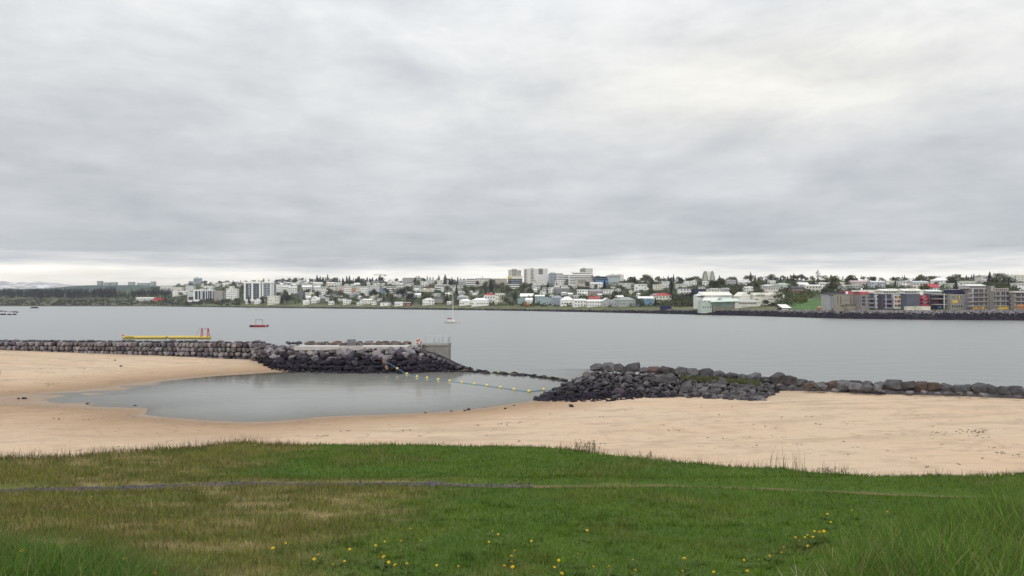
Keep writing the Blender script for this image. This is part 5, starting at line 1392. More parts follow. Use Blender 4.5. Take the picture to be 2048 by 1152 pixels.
# ---------------- apartment row on the right shore
AD = 452.0
f = Facade('apartment_block', 'beige-grey apartment block with narrow window slots, first of the shore row', 'apartment block', 1690, 619.5)
f.box('wall', 1666.5, 1722, 589, 619.5, (.29, .26, .215), dep=14, reg=True); f.box('stair_wall', 1658.5, 1666.3, 590, 619.5, (.36, .36, .36), y=1, dep=11, reg=True); f.box('steel_stair', 1662, 1667, 592, 617, (.22, .25, .30), y=-.6, dep=.5); f.box('roof_edge', 1658, 1723, 588, 588.9, (.36, .34, .30), y=-.3, dep=14.5, m=M_ROOF)
for a in (1675, 1681, 1701, 1706.5): f.win(a, a + 1.2, 593, 608.5, 'r', 0, 'window_slot')
f.grid(1684.5, 1699.5, 591.5, 608.5, 2, 2, kind='w', fx=.5, fy=.38); f.grid(1669.5, 1673.5, 592, 608.5, 1, 2, kind='w', fx=.5, fy=.3); f.grid(1712, 1721, 591, 607, 2, 2, kind='r', fx=.7, fy=.6)
f.grid(1681, 1688, 609.5, 614, 3, 1, kind='r', fx=.6, fy=.8); f.box('porch_wall', 1690, 1718, 610.5, 619, (.32, .28, .23), y=-3, dep=2.9); f.box('porch_roof', 1689, 1721, 609, 610.4, (.14, .12, .12), y=-3.4, dep=3.4)
f.box('penthouse', 1663, 1694, 583.5, 588, DARK, y=3, dep=9); f.box('red_penthouse', 1694.3, 1707, 581.8, 588, (.45, .10, .13), y=2.4, dep=9); f.box('white_door_panel', 1695, 1699, 582.5, 588, WHITE, y=2.2, dep=.2); f.box('pale_penthouse', 1707.2, 1722, 583, 588, GREEN_P, y=2.4, dep=9); f.grid(1708, 1721.5, 584, 588, 2, 1, kind='w', fx=.3, fy=.6, y=2.4)
f = Facade('apartment_block', 'grey apartment block with orange-panelled white tower, second of the shore row', 'apartment block', 1744, 619.5)
f.box('wall', 1722.5, 1739, 589, 619.5, (.24, .22, .22), dep=14, reg=True); f.box('balcony_recess', 1739.2, 1749.8, 588, 619.5, SLATE, y=1.5, dep=12, reg=True); f.box('panel_tower', 1750, 1764.8, 589.3, 617, (.52, .54, .53), y=-.8, dep=12, reg=True)
for r_ in range(3):
    y_ = 592 + r_ * 8.3
    for c_, kd in enumerate((('r', 'o', 'y', 'r'), ('r', 'x', 'o', 'r'), ('x', 'o', 'y', 'r'))[r_]): f.win(1752.3 + c_ * 2.7, 1754.7 + c_ * 2.7, y_, y_ + 4.2, kd, -.8, 'window' if kd == 'r' else 'colour_panel')
for r_ in range(3): f.box('balcony', 1739.5, 1749.5, 596 + r_ * 8.3, 600 + r_ * 8.3, (.20, .21, .26), y=-.5, dep=1.9)
f.grid(1723.5, 1731, 591.5, 612, 1, 3, kind='r', fx=.85, fy=.7); f.grid(1735, 1738, 591, 612, 1, 3, kind='r', fx=.7, fy=.5)
f.box('penthouse_white', 1722.5, 1755, 579.5, 583.5, (.72, .69, .66), y=3, dep=10, reg=True); f.box('penthouse_red', 1724, 1741, 583.6, 588.5, (.48, .10, .10), y=2.5, dep=10); f.box('penthouse_cream', 1741.2, 1758, 583.6, 588, (.62, .52, .45), y=2.5, dep=10); f.box('vent', 1731, 1733, 576, 579.5, WHITE, y=5, dep=1.2)
f.box('blue_fence', 1755, 1772, 616.5, 619.5, (.14, .25, .30), y=-2.5, dep=.3); f.box('dark_arch', 1741, 1749, 586, 588, (.13, .16, .25), y=1, dep=6)
f = Facade('apartment_block', 'dark apartment block with white penthouse and orange panels, third of the shore row', 'apartment block', 1790, 619.5)
f.box('balcony_recess', 1766, 1785.5, 588, 619.5, (.07, .065, .10), y=1.6, dep=12, reg=True); f.box('panel_tower', 1786, 1802.5, 588.5, 617.5, (.50, .51, .50), y=-.8, dep=12, reg=True); f.box('balcony_recess', 1802.7, 1813.5, 588, 619.5, (.10, .10, .15), y=1.6, dep=12)
for r_ in range(3):
    y_ = 592 + r_ * 8.5
    for c_, kd in enumerate((('r', 'o', 'y', 'r'), ('x', 'y', 'r', 'x'), ('r', 'o', 'r', 'r'))[r_]): f.win(1788.6 + c_ * 2.8, 1791.1 + c_ * 2.8, y_, y_ + 4.2, kd, -.8, 'window' if kd == 'r' else 'colour_panel')
for r_ in range(3):
    f.box('balcony', 1770.5, 1785.3, 597 + r_ * 8.5, 601 + r_ * 8.5, (.19, .18, .24), y=-.2, dep=1.8); f.box('balcony', 1803, 1813, 597 + r_ * 8.5, 600.5 + r_ * 8.5, (.24, .25, .30), y=-.2, dep=1.8)
f.box('white_post', 1771, 1772, 590, 618, (.5, .5, .54), y=-.4, dep=.4)
f.box('penthouse', 1769, 1808, 581.5, 587.9, (.66, .66, .62), y=2.5, dep=10, reg=True); f.gable_roof('penthouse_roof', 1767.5, 1809.5, 577.5, 581.6, (.80, .79, .74), 2, 11); f.grid(1771, 1807, 583, 587.2, 7, 1, kind='r', fx=.5, fy=.6, y=2.5)
f.box('dormer', 1785, 1797, 577, 580.5, (.78, .77, .72), y=3.5, dep=5)
f = Facade('apartment_block', 'slate-clad apartment block with crimson balconies, fourth of the shore row', 'apartment block', 1840, 619.5)
f.box('slate_wall', 1813.8, 1840, 587.5, 619.5, (.10, .11, .14), dep=14, reg=True); f.box('red_recess', 1840.2, 1858, 590, 619.5, (.30, .03, .07), y=1.2, dep=12, reg=True); f.box('slate_wall', 1858.2, 1870, 587.5, 619.5, (.085, .10, .14), dep=14, reg=True)
for r_ in range(3): f.box('balcony', 1841.5, 1857, 595 + r_ * 6.6, 598 + r_ * 6.6, (.42, .06, .09), y=-.5, dep=1.6); f.win(1848, 1852.5, 591 + r_ * 6.6, 594.8 + r_ * 6.6, 'w', 1.2); f.box('balcony_rail', 1846, 1853, 598.8 + r_ * 6.6, 599.8 + r_ * 6.6, (.5, .5, .52), y=-.7, dep=.15)
f.box('penthouse', 1812, 1849, 581.5, 587.4, (.66, .66, .60), y=2.5, dep=10, reg=True); f.gable_roof('penthouse_roof', 1810.5, 1850.5, 577, 581.6, (.80, .79, .72), 2, 11); f.grid(1814, 1838, 583, 587, 4, 1, kind='r', fx=.5, fy=.6, y=2.5); f.box('chimney_block', 1842, 1849.5, 583, 590, WHITE, y=1.5, dep=3); f.box('dormer', 1827, 1839, 576.6, 580, (.78, .77, .70), y=3.5, dep=5)
f.box('penthouse', 1860, 1888, 582.5, 587.3, (.55, .60, .58), y=2.5, dep=10); f.gable_roof('penthouse_roof', 1859, 1891, 579, 582.6, (.74, .76, .74), 2, 11); f.grid(1866, 1882, 583.2, 586.4, 4, 1, kind='r', fx=.35, fy=.6, y=2.5)
f = Facade('apartment_block', 'open-fronted dark block with long balconies, fifth of the shore row', 'apartment block', 1885, 619.5)
f.box('recess', 1870.3, 1900, 590, 619.5, (.05, .035, .06), y=2.2, dep=11, reg=True)
for y_ in (588.3, 596.5, 608): f.box('floor_slab', 1869.5, 1900, y_, y_ + 2.0, (.32, .29, .29), y=-.3, dep=4)
f.box('white_column', 1886.8, 1888.4, 587, 617, (.56, .55, .58), y=-.6, dep=.5); f.grid(1871, 1886, 591, 596, 3, 1, kind='r', fx=.8, fy=.9, y=2.2); f.grid(1871, 1899, 600, 607, 5, 1, kind='r', fx=.6, fy=.8, y=2.2); f.box('red_wall', 1872, 1880, 600.5, 607.5, (.16, .03, .05), y=2.0, dep=.2); f.box('blue_sheet', 1875, 1880, 612, 616.5, (.04, .06, .26), y=.4, dep=.2); f.box('teal_sheet', 1880.5, 1883.5, 613, 616.5, (.06, .26, .30), y=.4, dep=.2)
f = Facade('apartment_block', 'grey block with yellow window panels beside navy wing, sixth of the shore row', 'apartment block', 1918, 619.5)
f.box('grey_wall', 1900.3, 1925, 588, 619.5, (.27, .26, .23), y=-.5, dep=13, reg=True); f.box('lilac_strip', 1925.2, 1932, 588, 619.5, (.24, .24, .32), y=.2, dep=12); f.box('navy_wing', 1932.2, 1944, 583, 619.5, (.035, .03, .085), y=1.2, dep=12, reg=True); f.box('navy_top', 1913, 1944, 579.5, 586, (.04, .035, .10), y=4, dep=9); f.box('roof_line', 1912, 1945, 578.2, 579.4, (.42, .40, .45), y=3.6, dep=10)
f.win(1914.5, 1916, 592, 597, 'r', -.5); f.win(1916, 1919.5, 592, 597, 'y', -.5, 'colour_panel'); f.win(1919.5, 1921, 592, 597, 'r', -.5); f.win(1904, 1914, 600.5, 606, 'y', -.5, 'colour_panel'); f.win(1914.2, 1915.5, 602, 606, 'o', -.5, 'colour_panel'); f.grid(1902, 1909, 592.5, 596, 2, 1, kind='r', fx=.5, fy=.7, y=-.5); f.grid(1902, 1924, 609.5, 615.5, 5, 1, kind='r', fx=.5, fy=.75, y=-.5)
for r_ in range(3): f.box('balcony', 1932.5, 1944.5, 594 + r_ * 8, 597 + r_ * 8, (.20, .19, .26), y=-.2, dep=1.4)
for (nm, x0, x1, yt, lab, seed) in (('a', 1944.5, 1986.5, 577, 'grey concrete apartment block under construction with white rooftop, seventh of the shore row', 1), ('b', 1987, 2028, 582, 'unfinished concrete apartment block with yellow boards, eighth of the shore row', 2), ('c', 2028.5, 2066, 585, 'pale-topped unfinished concrete block at the right end of the shore row', 3)):
    f = Facade('apartment_block', lab, 'apartment block', (x0 + x1) / 2, 619.8)
    f.box('concrete_wall', x0, x1, yt, 620, (.27, .245, .225), dep=14, reg=True)
    n = 4 if seed == 1 else 3
    rh = (612 - yt) / n
    for r_ in range(n):
        y_ = yt + 1.2 + r_ * rh
        cells = ((.06, .30), (.33, .52), (.62, .70)) if seed == 1 else (((.02, .09), (.14, .30), (.38, .58), (.62, .76)) if seed == 2 else ((.10, .34), (.40, .62), (.68, .9)))
        for a, b in cells:
            xa, xb = x0 + a * (x1 - x0), x0 + b * (x1 - x0); nn = max(1, int((xb - xa) / 3))
            f.grid(xa, xb, y_, y_ + rh * .78, nn, 1, kind='r', fx=.78, fy=.9)
        f.box('floor_slab', x0 - .3, x0 + .72 * (x1 - x0), y_ + rh * .80, y_ + rh * .97, (.34, .31, .31), y=-.7, dep=.75)
    if seed != 3:
        for k, (a, b, kd) in enumerate(((.04, .2, 'y'), (.08, .16, 'o'), (.30, .42, 'o'), (.45, .55, 'y')) if seed == 1 else ((.22, .55, 'y'), (.55, .72, 'y'))):
            f.win(x0 + a * (x1 - x0), x0 + b * (x1 - x0), 612.8, 618.6, 'y' if seed == 2 else kd, -.05 * (k + 1), 'board_panel')
    if seed == 1:
        f.box('stair_shaft', 1977, 1986.6, 572, 620, (.26, .24, .225), y=-1.6, dep=6); f.box('rooftop_room', 1940, 1976, 571.5, 577, (.52, .50, .48), y=2, dep=9); f.gable_roof('rooftop_roof', 1938.5, 1977, 568, 571.6, (.78, .78, .77), 1.5, 10); f.grid(1943, 1974, 572.5, 576.2, 8, 1, kind='r', fx=.5, fy=.6, y=2)
        for r_ in range(4): f.box('side_balcony', 1936.5, 1945.5, 586 + r_ * 8.2, 588.5 + r_ * 8.2, (.34, .32, .38), y=-1, dep=2)
        f.box('white_frame', 1943.8, 1944.6, 577, 604, (.60, .58, .62), y=-1, dep=.6)
    if seed == 2:
        f.box('rooftop_formwork', 1989, 2024, 576, 582, (.40, .34, .34), y=3, dep=8)
        for k in range(8): f.win(1991 + k * 4, 1993 + k * 4, 577.5, 581, 'r', 3)
        f.box('dark_balcony_stack', 2018, 2026, 590, 617, (.06, .05, .075), y=-.5, dep=.5); f.box('shaft', 1987.2, 1991, 571.5, 582, (.36, .34, .36), y=2, dep=4)
        for r_ in range(3): f.box('balcony', 2017.5, 2026.5, 597 + r_ * 8.5, 598.5 + r_ * 8.5, (.40, .38, .42), y=-1.4, dep=1)
    if seed == 3:
        f.box('roof_slab', 2027, 2067, 582, 585.2, (.62, .60, .57), y=-1, dep=15, m=M_ROOF); f.win(2034, 2050, 609, 617, 'o', -.1, 'board_panel'); f.win(2050.5, 2064, 609, 617, 'y', -.1, 'board_panel')
# site sheds and small things along the shore
f = Facade('site_cabin', 'long cream site cabin in front of the slate-clad block', 'cabin', 1825, 621.3)
f.box('wall', 1813.5, 1835, 613.4, 620.5, (.66, .63, .52), dep=3, reg=True); f.box('roof', 1813, 1835.5, 612.7, 613.3, (.70, .68, .60), y=-.2, dep=3.4, m=M_ROOF); f.grid(1815, 1834, 614.5, 618, 4, 1, kind='w', fx=.3, fy=.7)
f = Facade('site_cabin', 'second cream site cabin, right of the long one', 'cabin', 1850, 621.3)
f.box('wall', 1837, 1861, 613, 620.5, (.68, .65, .54), dep=3, reg=True); f.box('roof', 1836.5, 1861.5, 612.2, 612.9, (.72, .70, .62), y=-.2, dep=3.4, m=M_ROOF); f.grid(1837.5, 1841.5, 614, 619, 2, 1, kind='w', fx=.6, fy=.8)
f = Facade('storage_hut', 'low orange-brown hut at the edge of the green field', 'hut', 1648, 619.5)
f.box('wall', 1638, 1658, 615.5, 619.5, (.46, .24, .15), dep=4, reg=True); f.gable_roof('roof', 1637, 1659, 613, 615.6, (.50, .27, .18), 0, 4.5); f.win(1642, 1644, 616.2, 618, 'w'); f.win(1650, 1652, 616.2, 618, 'w')
f = Facade('container', 'navy blue shipping container on the right shore', 'container', 1332, 619.3)
f.box('body', 1321, 1343.5, 611.8, 619.3, (.03, .03, .09), dep=3, reg=True)
for k in range(14): f.box('rib', 1321.8 + k * 1.6, 1322.3 + k * 1.6, 612.2, 619, (.035, .035, .10), y=-.12, dep=.12)
f.box('door_bar', 1342.3, 1342.7, 612.4, 619, (.3, .3, .32), y=-.2, dep=.08)
# orange excavator on the grass strip
f = Facade('excavator', 'small orange digger on the grass strip below the teal houses', 'digger', 1056, 612.8)
f.box('track', 1052, 1059.5, 611.3, 612.9, (.05, .05, .05), y=0, dep=.7); f.box('track', 1052, 1059.5, 611.3, 612.9, (.05, .05, .05), y=1.8, dep=.7); f.box('body', 1053, 1060, 608.7, 611.2, (.62, .20, .03), y=.2, dep=2.2); f.box('cab', 1053.5, 1056, 606.2, 608.6, (.50, .18, .04), y=.2, dep=1.3)
f.o['label'] = 'small orange digger on the grass strip below the teal houses'
MB().bar((f.X(1053), .9, f.Z(609.5)), (f.X(1050), .9, f.Z(605.5)), .28, 5).build('boom', M_PAINT, f.o, (.62, .22, .04)); MB().bar((f.X(1050), .9, f.Z(605.5)), (f.X(1048.2), .9, f.Z(610.5)), .22, 5).build('dipper_arm', M_PAINT, f.o, (.62, .22, .04)); MB().box(f.X(1047.2), f.X(1049.2), .5, 1.4, f.Z(612), f.Z(610.3)).build('bucket', M_PAINT, f.o, (.1, .09, .09))
# car on the shore road at the left
cd = hill_at(123, 600.5)
car = empty('parked_car', (PX(123, cd), cd, PZ(600.5, cd)), 'tiny white car on the road below the left wood', 'car')
MB().add([(-2.2, -.9, .3), (2.2, -.9, .3), (2.2, .9, .3), (-2.2, .9, .3), (-2.2, -.9, .9), (2.2, -.9, .85), (2.2, .9, .85), (-2.2, .9, .9)], [(0, 1, 5, 4), (1, 2, 6, 5), (2, 3, 7, 6), (3, 0, 4, 7), (4, 5, 6, 7)]).build('body', M_PAINT, car, WHITE)
MB().add([(-1.9, -.85, .9), (1.0, -.85, .9), (1.0, .85, .9), (-1.9, .85, .9), (-1.4, -.7, 1.5), (.4, -.7, 1.5), (.4, .7, 1.5), (-1.4, .7, 1.5)], [(0, 1, 5, 4), (1, 2, 6, 5), (2, 3, 7, 6), (3, 0, 4, 7), (4, 5, 6, 7)]).build('cabin', M_GLASS, car)
for a in (-1.35, 1.35):
    for b in (-.9, .9): MB().bar((a, b - .1, .32), (a, b + .1, .32), .32, 10).build('wheel', mat('rubber', (.02, .02, .02), .8), car)
# street lamps along the left shore road
for i, px in enumerate((3, 53, 90, 103, 136, 151, 180, 194, 235)):
    d_ = hill_at(px, 598.5)
    lp = empty('street_lamp', (PX(px, d_), d_, PZ(598.5, d_)), 'thin grey street lamp on the road below the left wood', 'street lamp', 'street lamps on the left shore road')
    MB().bar((0, 0, 0), (0, 0, 10.5), .16, 5, .10).build('pole', M_PAINT, lp, (.36, .36, .37)); MB().bar((0, 0, 10.4), (1.6, -.2, 10.8), .09, 5).build('arm', M_PAINT, lp, (.36, .36, .37)); MB().box(1.3, 2.2, -.4, 0, 10.65, 10.85).build('lamp_head', M_PAINT, lp, (.5, .5, .5))

# small filler houses among the trees of the left hillside
zones = [('small pale house among trees on the upper left slope', 402, 492, 564, 574, 14, 'small houses on the upper left slope'),
         ('small pale house on the ridge slope behind the white terraces', 550, 626, 559, 571, 18, 'small houses behind the white terraces'),
         ('small pale house between the crane and the long grey ridge building', 690, 830, 564, 574, 22, 'small houses under the crane'),
         ('small pale house in trees on the middle left slope', 612, 760, 584, 602, 24, 'small houses on the middle left slope'),
         ('small pale house in trees on the middle slope below the bands', 790, 960, 577, 594, 22, 'small houses on the middle slope'),
         ('small pale house in trees between the towers and the shore houses', 1050, 1320, 572, 592, 22, 'small houses below the towers'),
         ('small pale house low on the ridge right of the hilltop group', 1290, 1420, 556.5, 562, 6, 'small houses on the right ridge'),
         ('small pale house among trees above the apartment row', 1560, 1960, 557, 570, 14, 'small houses above the apartment row')]
for lab, a, b, y0_, y1_, n, grp in zones:
    for i in range(n):
        px = a + (b - a) * (i + rb.uniform(.15, .85)) / n; yb_ = rb.uniform(y0_, y1_) + 5
        w_ = rb.uniform(6, 11)
        house(px - w_ / 2, px + w_ / 2, yb_ - rb.uniform(5.5, 7.5), yb_ - 4.5, yb_, rb.choice(['gx', 'gy', 'flat', 'hip']), rb.choice([WHITE, CREAM, PALE, GREYW]), rb.choice([WROOF, GROOF, PALE, DROOF]), 1 if rb.random() < .6 else 2, 2, lab, group=grp)

# =================================================================== FAR SHORE ROCKS, TREES, WOODS
rt = random.Random(31)
# ---- rock armour along the far shore
pos = []; siz = []; cl = []
for i in range(6500):
    px = rt.uniform(-60, 2110) if i % 3 else rt.uniform(1250, 2110)
    ds = float(d_shore(px)); db = ds * 1.018 + 3.0
    t = rt.random() ** .85; d = ds - 1.5 + (db - ds + 2.5) * t
    z = float(hill_z_pd(px, max(d, ds)))
    hgt = float(hill_z_pd(px, db))
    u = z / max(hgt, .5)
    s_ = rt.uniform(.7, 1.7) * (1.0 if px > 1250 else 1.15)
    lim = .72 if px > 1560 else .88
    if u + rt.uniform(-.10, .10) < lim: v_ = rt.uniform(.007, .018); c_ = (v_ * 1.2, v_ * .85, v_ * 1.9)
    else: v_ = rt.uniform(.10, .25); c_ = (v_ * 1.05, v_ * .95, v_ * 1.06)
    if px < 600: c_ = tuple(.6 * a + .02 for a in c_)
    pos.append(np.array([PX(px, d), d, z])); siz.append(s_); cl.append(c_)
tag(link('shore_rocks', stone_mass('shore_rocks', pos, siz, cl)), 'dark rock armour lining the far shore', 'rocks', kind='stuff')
# reef and islet at the far left
pos = []; siz = []; cl = []
reef = empty('rock_reef', (PX(14, 800), 800, 0), 'dark low reef of rocks in the water at the left edge', 'reef')
for i in range(150):
    if i < 75: px = rt.uniform(-60, 38); py = 623 + (px) * .05 + rt.gauss(0, .35)
    else: px = rt.uniform(-60, 32); py = 629.6 + rt.gauss(0, .35)
    g = G(px, py); pos.append(np.array([g[0] - reef.location.x, g[1] - 800, .15])); siz.append(rt.uniform(.8, 2.0)); v_ = rt.uniform(.02, .04); cl.append((v_, v_ * .9, v_ * 1.3))
o = link('rocks', stone_mass('rocks', pos, siz, cl), reef); o['kind'] = 'stuff'
ig = G(69, 616.6)
isl = empty('rock_islet', (ig[0], ig[1], 0), 'small dark rock islet off the left shore', 'islet')
for k in range(9):
    s_ = rt.uniform(3, 6)
    o = link('rock', rt.choice(STONES), isl, wet_dark(), (rt.uniform(-6, 6), rt.uniform(-3, 3), .3 + .5 * (k < 3)), (0, 0, rt.uniform(0, 6)), (s_ * 1.3, s_, s_ * .6 * (1.5 if k < 2 else 1)))

# ---- tree models
def quads(c, nrm_rand, size, rd):
    """leaf faces around centres c (N,3)"""
    n = len(c)
    a = rd.normal(size=(n, 3)); a /= np.linalg.norm(a, axis=1)[:, None]
    b = np.cross(a, rd.normal(size=(n, 3))); b /= np.linalg.norm(b, axis=1)[:, None]
    s = (size * rd.uniform(.6, 1.3, n))[:, None]
    V = np.stack([c - a * s - b * s * .6, c + a * s - b * s * .6, c + a * s + b * s * .6, c - a * s + b * s * .6], 1).reshape(-1, 3)
    return V, np.arange(4 * n).reshape(-1, 4)
def broad_crown(seed, n=520):
    rd = np.random.default_rng(seed)
    L = rd.integers(6, 10); C = []
    for i in range(L):
        ang = rd.uniform(0, 6.28); rr = rd.uniform(.05, .30)
        cz = rd.uniform(.34, .82); lr = rd.uniform(.15, .25)
        cc = np.array([rr * math.cos(ang), rr * math.sin(ang), cz])
        m = n // L
        p = rd.normal(size=(m, 3)); p /= np.linalg.norm(p, axis=1)[:, None]
        p *= (lr * rd.uniform(.35, 1.08, m) ** .5)[:, None]; p[:, 2] *= .95
        C.append(cc + p)
    C = np.concatenate(C)
    C = C[C[:, 2] > .14]
    return quads(C, 1, np.full(len(C), .034), rd)
def spruce_crown(seed, n=460):
    rd = np.random.default_rng(seed)
    t = rd.uniform(0, 1, n) ** .8
    lay = np.floor(t * 13) / 13
    frac = t * 13 - np.floor(t * 13)
    r0 = (.21 * (1 - lay) + .012) * rd.uniform(.75, 1.15)
    r = r0 * (1 - .55 * frac) * rd.uniform(.35, 1.1, n)
    a = rd.uniform(0, 6.28, n)
    C = np.stack([r * np.cos(a), r * np.sin(a), .07 + t * .92], 1)
    return quads(C, 1, .016 + .02 * (1 - t), rd)
def sparse_crown(seed, n=230):
    rd = np.random.default_rng(seed)
    t = rd.uniform(0, 1, n); a = rd.uniform(0, 6.28, n)
    r = .20 * np.sin(np.clip(t * 1.05 + .08, 0, 1) * math.pi) ** .7 * rd.uniform(.1, 1.15, n)
    C = np.stack([r * np.cos(a), r * np.sin(a), .2 + t * .8], 1)
    return quads(C, 1, np.full(n, .026), rd)
def trunk_mesh(limbs, seed):
    rd = random.Random(seed); m = MB()
    m.bar((0, 0, -.05), (.01, 0, .5), .022, 6, .013); m.bar((.01, 0, .5), (0, .01, .93), .013, 5, .004)
    for k in range(limbs):
        a = rd.uniform(0, 6.28); z = rd.uniform(.22, .6); l = rd.uniform(.14, .26)
        m.bar((0, 0, z), (l * math.cos(a), l * math.sin(a), z + l * .8), .009, 4, .003)
    return m.mesh('trunk_mesh', M_BARK)
def crown_mesh(vf): return np_mesh('crown_mesh', vf[0], vf[1], M_LEAF)
KINDS_T = {'broad': ([crown_mesh(broad_crown(s)) for s in range(5)], [trunk_mesh(6, s) for s in range(3)]),
           'spruce': ([crown_mesh(spruce_crown(20 + s)) for s in range(4)], [trunk_mesh(0, 9)]),
           'airy': ([crown_mesh(sparse_crown(40 + s)) for s in range(3)], [trunk_mesh(7, 20 + s) for s in range(2)])}
def tree_color(kind, d):
    if kind == 'spruce': 
        v = rt.uniform(.65, 1.25); return (.026 * v, .031 * v, .036 * v)
    if kind == 'airy':
        v = rt.uniform(.8, 1.2); return (.085 * v, .085 * v, .066 * v)
    v = rt.uniform(.7, 1.3); w = rt.random()
    return ((.078 + .03 * w) * v, (.092 + .016 * w) * v, .052 * v)
def region(px):
    for lim, nm in ((550, 'left of the twin apartment block'), (830, 'right of the twin apartment block'), (1010, 'left of the first high-rise tower'),
                    (1260, 'around the hilltop tower group'), (1500, 'near the church and white hall'), (1670, 'above the green field'), (9999, 'behind the apartment row')):
        if px < lim: return nm
NAMEK = {'spruce': ('spruce_tree', 'dark pointed spruce'), 'broad': ('broadleaf_tree', 'rounded grey-green broadleaf tree'), 'airy': ('bare_tree', 'thin half-bare tree')}
def tree(px, yb, hpx, kind, wide=1.0, color=None, label=None, where='slope', d=None):
    d = d or hill_at(px, yb)
    h = hpx * d / F
    nm, lb = NAMEK[kind]
    lab = label or '%s on the %s %s' % (lb, where, region(px))
    o = empty(nm, (PX(px, d), d, float(hill_z_pd(px, d)) - .1), lab, 'tree', None if label else '%s trees on the %s %s' % (lb, where, region(px)), rz=rt.uniform(0, 6.28))
    cs, ts = KINDS_T[kind]
    link('trunk', rt.choice(ts), o, None, scale=(h, h, h))
    link('crown', rt.choice(cs), o, color or tree_color(kind, d), scale=(h * wide, h * wide, h))
    return o
# picked-out trees
NAMED = [(982,586,30,'spruce',1.3,'tall dark spruce beside the red-roofed white house'),(1209,582,24,'spruce',1.5,'dark blunt spruce in front of the blue building'),(1231,596,16,'broad',1.35,'dark round tree right of the white flat-roofed house'),
 (574,608,22,'broad',1.6,'large dark green tree clump on the shore right of the twin block'),(563,609,18,'spruce',1.4,'dark spruce in the shore clump right of the twin block'),(498,608,17,'spruce',1.2,'dark spruce left of the white gable below the twin block'),(526,609,15,'spruce',1.3,'dark spruce right of the white gable below the twin block'),
 (1480.5,600,29,'broad',.9,'tall olive tree standing in front of the white hall roof'),(1531,612,14,'broad',1.5,'round dark bush tree before the white gabled building'),(1547,612,9,'broad',1.8,'low bush right of the round tree before the white gabled building'),
 (890,574,26,'spruce',1.2,'tall dark spruce among the cream ridge blocks'),(900,576,18,'spruce',1.6,'broad dark spruce right of the tall one on the ridge'),(913,592,24,'spruce',1.0,'slim spruce above the sailing boat mast'),(894,605,20,'spruce',1.5,'bluish dark spruce clump left of the mast'),
 (1342,578,24,'spruce',1.5,'dark spruce in the gap right of the white angular house'),(1336,566,16,'spruce',1.2,'left of two ridge spruces between church and towers'),(1347,566,18,'spruce',1.2,'right of two ridge spruces between church and towers'),(1364,567,12,'broad',1.7,'dark ridge tree clump left of the slant-roofed house'),
 (1663,584,26,'spruce',1.4,'dark spruce left of the cream house above the apartment row'),(1652,597,22,'broad',1.0,'dark tree at the upper edge of the green field'),(1595,565,14,'spruce',1.4,'dark blunt spruce on the skyline above the green field'),(1702,565,16,'spruce',1.7,'dark wide spruce left of the pink house'),
 (1912,586,26,'spruce',1.6,'very dark spruce behind the sixth block of the shore row'),(1994,580,24,'spruce',1.3,'dark spruce behind the unfinished blocks, left one'),(2022,582,24,'broad',1.3,'dark bushy tree behind the unfinished blocks'),(1862,560,12,'broad',1.3,'round grey-green tree on the ridge above the crimson roof'),
 (1350,604,16,'broad',1.8,'dark bush mass left of the white hall'),(1385,604,20,'broad',1.9,'wide dark green tree mass left of the white hall'),(1365,612,10,'broad',2.4,'low dark bushes above the shore left of the white hall'),(1440,575,22,'broad',1.5,'broad tree clump below the arched church'),
 (1050,584,20,'broad',1.6,'wide green tree below the blue glass hall'),(1015,590,22,'broad',1.4,'green tree right of the cream three-storey house'),(1030,598,16,'broad',1.6,'green bush tree left of the teal gable'),(660,596,20,'broad',1.4,'round green tree above the small white box house'),(680,598,20,'broad',1.3,'green tree above the slant-roofed shore house'),
 (800,594,24,'broad',1.4,'big green tree above the dark red house'),(822,604,22,'broad',1.5,'wide green tree right of the dark red house'),(748,598,22,'broad',1.1,'dark green tree above the cream shore house'),(635,568,11,'spruce',1.2,'spruce above the low white ridge house')]
for q in NAMED: tree(q[0], q[1], q[2], q[3], q[4], None if 'dark' not in q[5] else (.028, .034, .036), q[5])
# skyline trees
sky_runs = [(405,490,24,'spruce',7,0),(400,500,9,'broad',6,0),(500,612,20,'spruce',8,0),(500,612,9,'broad',7,0),(612,768,40,'spruce',11,0),(560,770,16,'broad',9,0),(828,935,24,'spruce',12,0),(830,935,10,'broad',9,0),(975,1016,12,'spruce',7,0),(1245,1330,12,'broad',11,0),(1250,1330,5,'airy',15,0),(1330,1480,12,'broad',9,0),(1400,1480,4,'airy',16,0),
            (1492,1590,8,'spruce',13,0),(1490,1640,7,'airy',17,0),(1490,1650,14,'broad',10,0),(1650,1760,4,'airy',15,0),(1655,1790,5,'spruce',14,0),(1650,1960,20,'broad',10,0),(1795,1850,4,'spruce',14,0),(1930,1960,7,'spruce',14,0),(1960,2060,4,'spruce',9,0),(1960,2060,4,'broad',8,0),(1985,2060,3,'airy',14,0),(1895,1935,3,'airy',13,0)]
for a, b, n, kd, hp, _ in sky_runs:
    for i in range(n):
        px = a + (b - a) * (i + rt.uniform(0, 1)) / n
        dr = float(d_ridge(px)) * rt.uniform(.93, 1.0)
        tree(px, 0, hp * rt.choice([.55, .75, .9, 1.0, 1.2, 1.4]) * rt.uniform(.9, 1.1), kd, rt.uniform(.9, 1.5) * (1.3 if kd != 'airy' else 1), where='skyline', d=dr)
